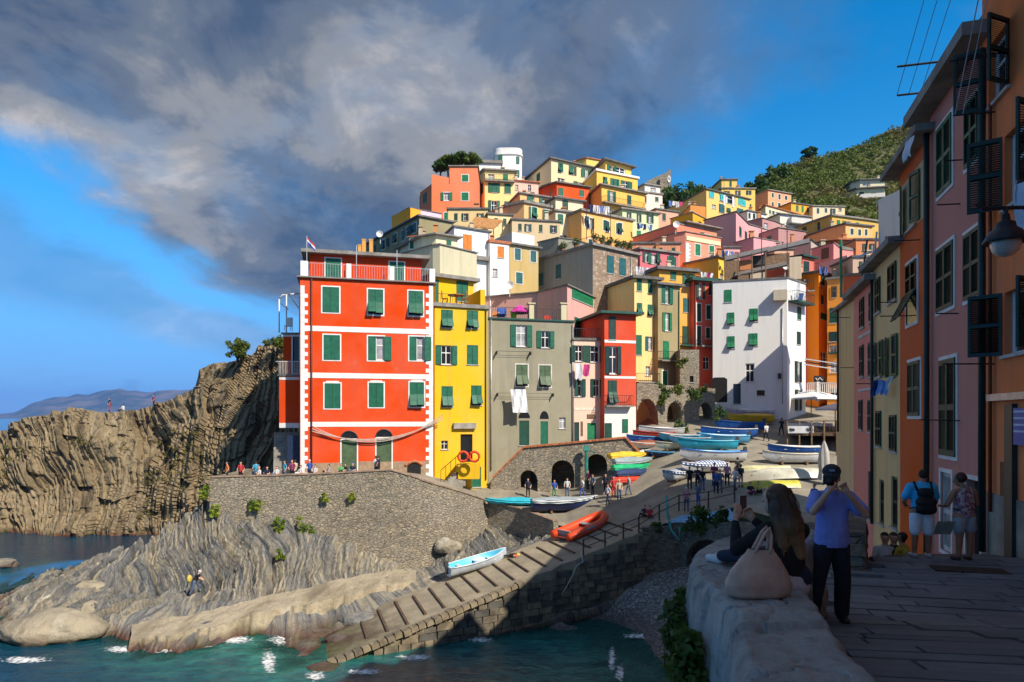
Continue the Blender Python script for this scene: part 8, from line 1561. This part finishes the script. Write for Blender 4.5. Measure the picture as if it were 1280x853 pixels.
for (px, Y_, pose, top, leg, hair, rz, lb) in ((284, 55.2, 'stand', 'o', 'k', 'h', 2, 'person in orange at the far left end of the terrace wall'), (301, 55.0, 'stand', 'r', 'k', 'k', 3, 'person in a red top and dark cap on the terrace wall'), (320, 55.2, 'stand', 't', 'd', 'h', .5, 'person in turquoise behind the terrace wall'), (324, 54.9, 'sit', 'w', 'n', 'o', 2.5, 'red haired person in white sitting on the terrace wall'), (334, 54.9, 'sit', 'n', 'n', 'k', 3, 'person in navy sitting on the terrace wall'), (346, 54.9, 'sit', 'w', 'd', 'h', 2.8, 'person in white leaning over the terrace wall'), (356, 55.1, 'stand', 't', 'd', 'h', 2.2, 'person in light blue shirt on the terrace'), (365, 55.2, 'stand', 'm', 'k', 'o', 3.3, 'person in a maroon dress on the terrace'), (369, 55.6, 'stand', 'c', 'k', 'h', 1, 'tall person in tan behind the maroon dress'), (376, 54.9, 'sit', 'w', 'w', 'h', 2.6, 'woman in white sitting on the terrace wall'), (387, 55.1, 'stand', 'b', 'n', 'w', 2.9, 'person in blue with a white cap at the terrace wall'), (394, 54.9, 'sit', 'w', 'n', 'h', 2.6, 'person in white and navy bending at the wall'), (411, 55.2, 'sit', 'a', 'k', 'h', 2.0, 'person in grey sitting below the first arched door'), (426, 55.2, 'sit', 'g', 'k', 'h', 3.4, 'person in green sitting beside the first arched door'), (432, 55.3, 'sit', 'k', 'k', 'h', 2.2, 'person in black sitting beside the first arched door'), (441, 55.2, 'sit', 'n', 'd', 'b', 2.9, 'person in navy with a blue cap near the arched doors'), (473, 55.8, 'stand', 'n', 'k', 'h', 1.2, 'man in a navy shirt standing at the second arched door'), (470, 56.0, 'stand2', 'w', 'd', 'h', 1.2, 'person in white half hidden by the man in navy')):
    zf = float(np.interp(P(px, 600, Y_).x, [q.x for q in tp3[:7]], [q.z for q in tp3[:7]])); p = P(px, 600, Y_); p.z = zf - (.55 if pose != 'sit' else .12); person(lb, p, pose, top, leg, hair, rz, 1.0, TG)
for (px, py, pose, top, leg, hair, rz, lb) in ((693, 624, 'stand', 'b', 'g', 'h', 3, 'person in blue top and green trousers by the boat store'), (709, 622, 'stand', 'w', 'd', 'h', 2.8, 'person in a white T-shirt standing before the middle arch'), (728, 622, 'walk', 'w', 'b', 'h', 1.5, 'person in white walking past the green hoist'), (741, 618, 'stand', 'd', 'k', 'h', 2, 'person in denim right of the green hoist'), (735, 612, 'stand', 'm', 'k', 'h', 2, 'person in maroon behind the green hoist'), (760, 632, 'walk', 'w', 'n', 'h', 2, 'woman in white walking towards the ramp'), (767, 622, 'stand', 'r', 'r', 'b', 3, 'person in red trousers and blue cap in the waiting group'), (774, 626, 'stand', 'c', 'd', 'y', 3, 'person with a straw hat in the waiting group'), (786, 620, 'walk', 'a', 'd', 'h', 1.3, 'person in grey walking beside the kayak pile'), (757, 618, 'stand', 'n', 'k', 'h', 2.5, 'dark dressed person at the left of the waiting group'), (660, 622, 'stand', 'n', 'k', 'h', 3, 'person in the mouth of the left boat store arch')):
    person(lb, G(px, py), pose, top, leg, hair, rz, 1.0, QG)
for (px, py, pose, top, leg, hair, rz, lb) in ((862, 612, 'stand', 'k', 'k', 'h', 3, 'woman in black left of the tourists by the striped boat'), (872, 612, 'stand2', 'n', 'k', 'h', 2.6, 'person in navy among the tourists by the striped boat'), (878, 614, 'stand', 'k', 'd', 'h', 3.4, 'person in black and denim among the tourists by the striped boat'), (893, 608, 'stand', 'm', 'n', 'h', 2.5, 'person in dark pink beside the man in white'), (909, 608, 'stand', 'p', 'k', 'h', 3.1, 'person in a pink T-shirt in the middle of the street'), (919, 614, 'walk', 'w', 'd', 'h', 2, 'person in white leaning forward on the street'), (922, 600, 'stand', 'k', 'k', 'h', .4, 'dark figure behind the person in white on the street'), (926, 610, 'stand', 'n', 'c', 'h', .2, 'man in navy with tan trousers on the street'), (895, 618, 'stand', 'b', 'n', 'h', 3, 'person in blue uniform shirt by the railing'), (900, 617, 'stand', 'd', 'd', 'h', 2.9, 'person in denim by the railing'), (858, 640, 'stand', 'p', 'd', 'w', 3.1, 'white haired person in pink by the railing'), (873, 634, 'stand', 'd', 'b', 'h', 2, 'person in denim blue leaning on the railing'), (938, 618, 'sit', 'k', 'm', 'h', 3.2, 'person in black sitting beside the yellow hull'), (948, 617, 'sit', 'y', 'k', 'h', 3, 'person in a yellow top sitting beside the yellow hull'), (958, 552, 'walk', 'w', 'k', 'h', .3, 'person in white walking up the street'), (977, 545, 'walk', 'n', 'k', 'h', .2, 'dark figure walking up the street beside the deck'), (976, 522, 'stand', 'n', 'n', 'h', 1, 'person in navy at the top of the street'), (812, 647, 'sit', 'r', 'r', 'h', 3, 'person in red sitting at the ramp railing'), (806, 646, 'sit', 'n', 'n', 'h', 2.4, 'person in navy sitting at the ramp railing'), (1018, 640, 'stand', 'b', 'd', 'h', 2, 'person in blue partly hidden behind the photographer'), (1004, 512, 'stand', 'k', 'k', 'h', 3, 'waiter in black on the restaurant deck'), (992, 512, 'stand', 'k', 'w', 'h', 2, 'waitress in black and white on the restaurant deck')):
    person(lb, G(px, py), pose, top, leg, hair, rz, 1.0, SG)
for (px, py, Y_, pose, top, leg, rz, lb) in ((137, 515, 80.5, 'stand', 'n', 'r', 2, 'person in red trousers on the cliff top path'), (154, 514, 80.5, 'sit', 'w', 'd', 1.5, 'person in white sitting on the cliff top'), (192, 511, 80, 'stand', 'm', 'n', 2, 'person in dark clothes standing right on the cliff top')): person(lb, P(px, py, Y_), pose, top, leg, 'h', rz, 1.0, 'walkers on the cliff')
p = P(243, 771, 44.5); p.z = max(p.z, shore_z(p.x, p.y)); person('man in black, jeans and white cap climbing the striped rocks', p, 'climb', 'k', 'd', 'w', -1.2, 1.05, 'walkers on the rocks'); bq = p + Vector((-.3, -.05, 1.15)); m = MB(bq); ellip(m, bq, (.16, .22, .26)); ellip(m, bq + Vector((-.1, 0, -.08)), (.08, .15, .14)); setp(m.build('rucksack', CLM['y'], None, True), 'yellow rucksack on the man climbing the rocks', 'bag')
p = P(233, 652, 57); person('barefoot youth in black trunks stepping down the rock stair', p, 'walk', 'k', 'k', 'h', 1.0, 1.0, 'walkers on the rocks')
for px, py, top, lb in ((1117, 690, 'k', 'person in black sitting at the top of the street steps'), (1106, 688, 'w', 'person in white sitting at the top of the street steps'), (1128, 692, 'y', 'person with a yellow and black bag sitting behind the backpacker')):
    q = P(px, py, 14.6); q.z = rz_(14.6) - .42; person(lb, q, 'sit', top, 'k', 'h', 3.0 if top != 'y' else .6, 1.0, 'people sitting on the street')
# ================================================================ plants, washing, air
def leaf_mat(name, c1, c2):
    s = NT(name); n = s.noise(1.2, 4, .6); oi = s.n('ShaderNodeObjectInfo'); s.base(s.mix(s.ramp(n, [(.35, 0.0), (.65, 1.0)]), c1, c2)); s.rough(.6); s.b.inputs['Specular IOR Level'].default_value = .25
    tr = s.n('ShaderNodeBsdfTranslucent'); tr.inputs[0].default_value = (c2[0], c2[1], c2[2], 1); mx = s.n('ShaderNodeMixShader'); mx.inputs[0].default_value = .25; s.l(s.b.outputs[0], mx.inputs[1]); s.l(tr.outputs[0], mx.inputs[2]); s.l(mx.outputs[0], s.t.nodes['Material Output'].inputs[0]); return s.m
PINE = leaf_mat('pine_leaf', (.014, .045, .012), (.07, .13, .02)); SHRUB = leaf_mat('shrub_leaf', (.03, .07, .012), (.16, .19, .025)); IVY = leaf_mat('ivy_leaf', (.02, .06, .015), (.10, .16, .03)); SCRUB = leaf_mat('dry_scrub_leaf', (.06, .07, .02), (.22, .18, .05)); FERN = leaf_mat('fern_leaf', (.06, .13, .012), (.30, .36, .03))
LR = np.random.RandomState(12)
def leaves(acc, c, r, n, size, shell=.55):
    d = LR.normal(size=(n, 3)); d /= np.linalg.norm(d, axis=1)[:, None]; rad = shell + (1 - shell) * LR.rand(n) ** .6; p = np.array(c) + d * rad[:, None] * np.array(r)
    a = LR.normal(size=(n, 3)); a /= np.linalg.norm(a, axis=1)[:, None]; b = np.cross(a, d + .4 * LR.normal(size=(n, 3))); b /= np.linalg.norm(b, axis=1)[:, None] + 1e-9
    sz = size * (.6 + .8 * LR.rand(n))[:, None]; acc.append(np.stack([p - a * sz, p + b * sz * .55, p + a * sz, p - b * sz * .55], 1))
def leaf_obj(name, acc, mat, parent=None, org=(0, 0, 0)):
    V = (np.concatenate(acc) - np.array(org)).reshape(-1, 3); n = len(V) // 4; me = bpy.data.meshes.new(name); me.vertices.add(len(V)); me.vertices.foreach_set('co', V.astype(np.float32).ravel()); me.loops.add(len(V)); me.loops.foreach_set('vertex_index', np.arange(len(V), dtype=np.int32)); me.polygons.add(n); me.polygons.foreach_set('loop_start', (np.arange(n) * 4).astype(np.int32)); me.materials.append(mat); me.update(calc_edges=True)
    return link(name, me, parent, None if parent else org)
BARK = flat('bark', (.09, .06, .04), .9, var=.4, scale=6, bump=.5)
def tree(label, p, h, r, mat, n=14, per=70, size=.22, flat_=.55, name='tree', lean=(0, 0), group=None, base=.55):
    p = Vector(p); e = empty(name, p, label, 'tree' if 'bush' not in name else 'bush', group); rr_ = random.Random(int(p.x * 31 + p.y)); top = p + Vector((lean[0], lean[1], h * .8)); m = MB(p); m.tube([p - Vector((0, 0, .6)), p.lerp(top, .5) + Vector((.06 * h * rr_.uniform(-1, 1), 0, 0)), top], .045 * h + .04, 7, .02 * h); acc = []
    for k in range(n):
        t = 2 * math.pi * k / n * 1.618 * 1.0 + rr_.random(); f = math.sqrt((k + .5) / n); z = h * (base + (1 - base) * rr_.random() * (1.1 - .6 * f)); c = p + Vector((lean[0] + math.cos(t * 3.9) * r * f * .85, lean[1] + math.sin(t * 3.9) * r * f * .85, z)); m.tube([p.lerp(top, .55), (p.lerp(top, .75) + c) / 2, c], .016 * h, 5, .006 * h); q = r * rr_.uniform(.28, .45); leaves(acc, c, (q, q, q * flat_), per, size, .35)
    m.build('trunk', BARK, e); leaf_obj('crown', acc, mat, e, p); return e
tree('rounded green tree growing on the cliff top left of the red house', P(297, 447, 76), 2.6, 1.25, SHRUB, 26, 90, .12, .9, 'cliff_tree', base=.08); tree('low green bush on the cliff top against the red annex', P(346, 440, 75), 2.0, 1.4, SHRUB, 14, 80, .13, .8, 'cliff_bush', base=.2)
for k, (x, y, hh, r) in enumerate(((551, 224, 3.0, 1.6), (561, 222, 3.6, 2.0), (575, 218, 3.2, 2.2), (590, 216, 2.8, 2.0))): tree(('leftmost umbrella pine behind the salmon house', 'second umbrella pine from the left behind the salmon house', 'third umbrella pine from the left behind the salmon house', 'rightmost umbrella pine behind the salmon house')[k], P(x, y, 108), hh, r, SHRUB if k % 2 else PINE, 16, 80, .2, .55, 'umbrella_pine', group='umbrella pines')
q = P(1013, 205, 243); tree('lone pine tree standing on the ridge of the green hill', q, 6.0, 3.2, PINE, 18, 60, .5, .5, 'pine_tree', base=.35)
for k, (x, y, Y_, hh, r) in enumerate(((846, 268, 140, 7, 3.5), (856, 266, 142, 6, 3.2), (866, 262, 145, 6, 3.0), (836, 262, 150, 5, 3), (876, 262, 150, 5, 3))): tree(('tall dark tree right of the castle', 'dark tree beside the hanging pink washing', 'dark tree left of the ochre gable', 'small tree at the castle foot', 'small tree behind the ochre gable')[k], P(x, y, Y_), hh, r, PINE, 14, 60, .38, .8, 'hill_tree', group='trees by the castle', base=.2)
for k, (x, y, Y_, hh, r) in enumerate(((948, 246, 198, 5, 4), (958, 240, 205, 6, 4), (972, 232, 208, 7, 4.5), (983, 226, 215, 6, 4))): tree(('first tree from the left on the rim of the green hill', 'second tree from the left on the rim of the green hill', 'third tree from the left on the rim of the green hill', 'fourth tree from the left on the rim of the green hill')[k], P(x, y, Y_), hh, r, (PINE, SHRUB)[k % 2], 14, 55, .5, .8, 'rim_tree', group='trees on the hill rim', base=.15)
acc, acc2 = [], []
for k in range(4200):
    x = LR.uniform(55, 200); y = LR.uniform(150, 305); px = CX + F * x / y
    if not 925 < px < 1190: continue
    z = ghz(x, y); dens = fbm(np.array([x * .06]), np.array([y * .06]), np.array([3.3]), 3)[0]
    if dens < .30: continue
    q = LR.uniform(.8, 2.6); leaves(acc if dens > .5 else acc2, (x, y, z + q * .25), (q, q, q * .6), int(16 + q * 12), .42, .4)
setp(leaf_obj('hill_scrub', acc, SHRUB), 'dense green scrub covering the hill behind the village', 'scrub', kind='stuff'); setp(leaf_obj('dry_hill_scrub', acc2, SCRUB), 'dry yellow scrub patches on the hill behind the village', 'scrub', kind='stuff')
acc = []
for k in range(700):
    i = LR.randint(20, 400); j = LR.randint(25, 150); i2 = (Xc[i, j], Ym[i, j], Zc[i, j])
    if fbm(np.array([i2[0] * .3]), np.array([i2[2] * .3]), np.array([.7]), 2)[0] < .5: continue
    q = LR.uniform(.2, .55); leaves(acc, (i2[0], i2[1] - .2, i2[2] + .1), (q, q, q * .7), 26, .10, .3)
setp(leaf_obj('cliff_scrub', acc, SCRUB), 'dry tufts of scrub growing on the sea cliff', 'scrub', kind='stuff')
# tufts on the terrace wall
for k, (x, y, Y_, r) in enumerate(((319, 627, 53.9, .55), (349, 652, 53.7, .55), (383, 653, 53.9, .8), (300, 669, 53.2, .55), (268, 635, 53.8, .45), (251, 668, 53.9, .6), (351, 690, 50.6, .35), (258, 612, 53.9, .5), (441, 619, 54.2, .3), (407, 620, 54.2, .3))):
    p = P(x, y, Y_); acc = []
    for q in range(9): leaves(acc, p + Vector((LR.uniform(-.8, .8) * r, -.1, LR.uniform(-1.4, .5) * r)), (r * LR.uniform(.25, .5), r * .3, r * LR.uniform(.3, .6)), 34, .11, .1)
    setp(leaf_obj('wall_plant', acc, FERN, None, p), ('bright green tuft high on the terrace wall below the orange person', 'green tuft in the middle of the terrace wall', 'largest yellow green tuft on the terrace wall', 'pale tuft low on the terrace wall', 'small tuft near the corner of the terrace wall', 'trailing plant on the left edge of the terrace wall', 'small tuft on the strata below the wall', 'tuft at the top left corner of the terrace wall', 'tiny tuft under the first arched door', 'tiny tuft under the seated visitors')[k], 'plant', 'tufts on the terrace wall')
for k, (px, py, r, mt, lb) in enumerate(((872, 648, 1.1, IVY, 'ivy hanging over the quay wall beside the arch'), (886, 646, .9, IVY, 'ivy clump right of the quay arch'), (815, 662, .5, IVY, 'weed tuft on the ramp wall'))):
    p = G(px, py - 6) + Vector((0, -.5, -.1)); acc = []
    for q in range(9): leaves(acc, p + Vector((LR.uniform(-1, 1) * r, 0, LR.uniform(-1, .4) * r * .8)), (r * .5, .3, r * .45), 60, .14, .2)
    setp(leaf_obj('ivy', acc, mt, None, p), lb, 'plant', 'ivy on the quay')
for k, (x, y, Y_, lb) in enumerate(((852, 770, 7.6, 'leafy weed growing up the outside of the parapet, upper clump'), (856, 800, 6.4, 'leafy weed on the outside of the parapet, middle clump'), (858, 845, 5.6, 'leafy weed at the bottom edge outside the parapet'))):
    p = P(x, y, Y_); acc = []
    for q in range(12): leaves(acc, p + Vector((LR.uniform(-.10, .10), LR.uniform(-.12, .12), -.3 + .05 * q)), (.15, .15, .14), 60, .05, .1)
    setp(leaf_obj('parapet_weed', acc, IVY, None, p), lb, 'plant', 'weeds on the parapet', 'thing')
for k, (x, y, Y_, r, lb) in enumerate(((831, 489, 67.5, 1.0, 'plant hanging over the left of the stone arcade'), (845, 487, 68, .8, 'plant hanging over the middle of the stone arcade'), (868, 494, 69, 1.0, 'bushy plant on the pier of the stone arcade'), (878, 490, 69.5, .7, 'small plant above the right arch of the arcade'), (852, 532, 66, .9, 'dark shrub at the foot of the stone arcade'), (853, 453, 70, .7, 'shrub in a pot on the olive house balcony'), (900, 517, 66, .9, 'shrub beside the passage of the white house'), (828, 500, 67.3, .7, 'ivy between the first and second arch'))):
    p = P(x, y, Y_); acc = []
    for q in range(6): leaves(acc, p + Vector((LR.uniform(-.6, .6) * r, 0, LR.uniform(-.6, .5) * r)), (r * .5, r * .4, r * .45), 50, .13, .2)
    setp(leaf_obj('hanging_plant', acc, (IVY, SHRUB)[k % 2], None, p), lb, 'plant', 'plants on the stone arcade')
for k, x in enumerate((700, 716, 748, 757, 766, 776, 784, 790)):
    i = 0 if x < 741 else 1; u_ = fh.uv(i, x, 300)[0]; p = fh.pt(i, u_, fh.zt + .32, -.5); e = empty('potted_plant', p, 'potted plant number %s along the rubble house roof garden, counted from the left' % ('one two three four five six seven eight'.split()[k]), 'plant', 'roof garden pots'); m = MB(p); m.lathe(p, [(.01, 0), (.18, 0), (.26, .42), (.01, .4)], 10); m.build('pot', TERRA, e); acc = []; leaves(acc, p + Vector((0, 0, .85)), (.5, .5, .5), 120, .13, .2); leaf_obj('foliage', acc, SHRUB, e, p)
# washing on the hill terraces
WC = [(.7, .7, .72), (.03, .04, .12), (.65, .66, .68), (.12, .2, .5), (.55, .05, .2), (.6, .6, .55)]
for (x0, y0, n, w, Y_, drop, pal, lb) in ((737, 256, 6, 4.5, 94, 1.1, (1, 0, 0, 3, 0, 0), 'on the apricot house terrace'), (796, 279, 5, 4, 99, .9, (1, 3, 1, 5, 3), 'under the mint house shutters'), (795, 333, 6, 4, 77, 1.1, (0, 2, 0, 2, 0, 3), 'on the white wall above the pale yellow house'), (983, 353, 2, 9, 73.5, 1.8, (0, 2), 'above the white house balcony'), (991, 366, 2, 7, 72.5, 1.0, (0, 3), 'on the white house balcony'), (902, 313, 6, 4, 85, .9, (1, 3, 0, 3, 4, 1), 'on the pink terrace'), (836, 251, 4, 4.5, 128, 1.1, (3, 0, 5, 4), 'beside the castle trees'), (835, 352, 3, 4, 76, .8, (0, 5, 2), 'under the ochre house eave'), (720, 455, 2, 9, 65.4, 1.5, (0, 4), 'below the pink house windows'), (1024, 333, 3, 3.5, 78, .9, (3, 1, 3), 'above the orange tower house'), (876, 340, 4, 4, 78, .7, (0, 2, 4, 0), 'on the coral house roof'), (1088, 325, 3, 5, 60, 1.4, (0, 5, 2), 'on the scaffold at the right')):
    for k in range(n): cloth('washing', ('first second third fourth fifth sixth'.split()[k]) + ' piece of washing from the left ' + lb, P(x0 + k * w, y0 + k * .5, Y_), P(x0 + k * w + w * .85, y0 + k * .5 + .3, Y_), drop * (1 - .25 * (k % 2)), WC[pal[k]], k, 3)
# satellite dishes, aerials and a scaffold of poles
for k, (x, y, Y_, lb) in enumerate(((845, 281, 90, 'white satellite dish on the salmon loggia'), (637, 357, 74, 'white satellite dish beside the tan house'), (475, 293, 90, 'white satellite dish on the ridge roof'), (982, 333, 80, 'grey satellite dish among the tin roofs'), (972, 294, 109, 'white satellite dish on the mauve house'))):
    p = P(x, y, Y_); m = MB(p); n = 12; vs = [p + Vector((.1, -.05, 0))]
    for r_, o in ((.25, -.03), (.45, -.12)): vs += [p + Vector((math.cos(2 * math.pi * j / n) * r_, o - .1, math.sin(2 * math.pi * j / n) * r_)) for j in range(n)]
    m.add(vs, [(0, 1 + j, 1 + (j + 1) % n) for j in range(n)] + [(1 + j, 1 + n + j, 1 + n + (j + 1) % n, 1 + (j + 1) % n) for j in range(n)]); m.tube([p, p + Vector((0, .2, -.5)), p + Vector((0, .2, -1.2))], .04, 5); setp(m.build('satellite_dish', WHITE), lb, 'satellite dish')
for k, (x, y, Y_, hh, lb) in enumerate(((640, 232, 112, 2.6, 'roof aerial left of the orange-red house'), (733, 290, 88, 3.2, 'tall iron post on the apricot terrace'), (763, 300, 86, 4.2, 'rusty post rising before the apricot house'), (952, 342, 76, 5, 'pole standing on the white house roof'), (984, 345, 76, 5.5, 'tall pole at the right end of the tin roofs'), (688, 258, 99, 2.2, 'aerial on the cream upper room'), (905, 236, 150, 2.6, 'aerial on the yellow high house'))):
    p = P(x, y, Y_); m = MB(p); m.tube([p - Vector((0, 0, 1)), p + Vector((0, 0, hh))], .05, 5)
    for q in range(3): m.bar(p + Vector((-.4 + .1 * q, 0, hh - .15 - q * .2)), p + Vector((.4 - .1 * q, 0, hh - .15 - q * .2)), .03)
    setp(m.build('aerial', IRON), lb, 'aerial')
sc2 = empty('scaffold', P(1095, 345, 58), 'tangle of ladders and poles on the roof behind the shaded row', 'scaffold')
for k, (a, b) in enumerate((((1078, 345, 58), (1084, 300, 58)), ((1090, 345, 58), (1096, 290, 58)), ((1102, 340, 57), (1108, 296, 57)), ((1072, 335, 58), (1120, 318, 56)), ((1070, 322, 58), (1122, 304, 56)), ((1084, 345, 58), (1112, 300, 56)), ((1114, 340, 56), (1120, 300, 56)))): m = MB(sc2.location); m.bar(P(*a), P(*b), .12); m.build('pole', (IRON, STEEL, WOOD)[k % 3], sc2)
p = P(1052, 400, 62); gp_ = MB(p); gp_.tube([P(1051.5, 372, 61), P(1051, 300, 61)], .12, 8); setp(gp_.build('green_post', flat('bright_green_post', (.02, .22, .10), .5)), 'bright green iron post rising before the salmon wall', 'post')
# the air over the sea
hb = MB(); hb.box((-2500, 5900, 218), (16000, 12600, 440)); hz = hb.build('haze', flat('haze_dummy', (1, 1, 1))); hz.data.materials.clear()
hm = bpy.data.materials.new('haze_air'); hm.use_nodes = True; hn = hm.node_tree; hn.nodes.remove(hn.nodes['Principled BSDF']); pv = hn.nodes.new('ShaderNodeVolumePrincipled'); pv.inputs['Color'].default_value = (.09, .36, 1.0, 1); pv.inputs['Density'].default_value = 5e-5; hn.links.new(pv.outputs[0], hn.nodes['Material Output'].inputs['Volume']); hz.data.materials.append(hm); setp(hz, 'thin blue sea haze', 'haze', kind='stuff')
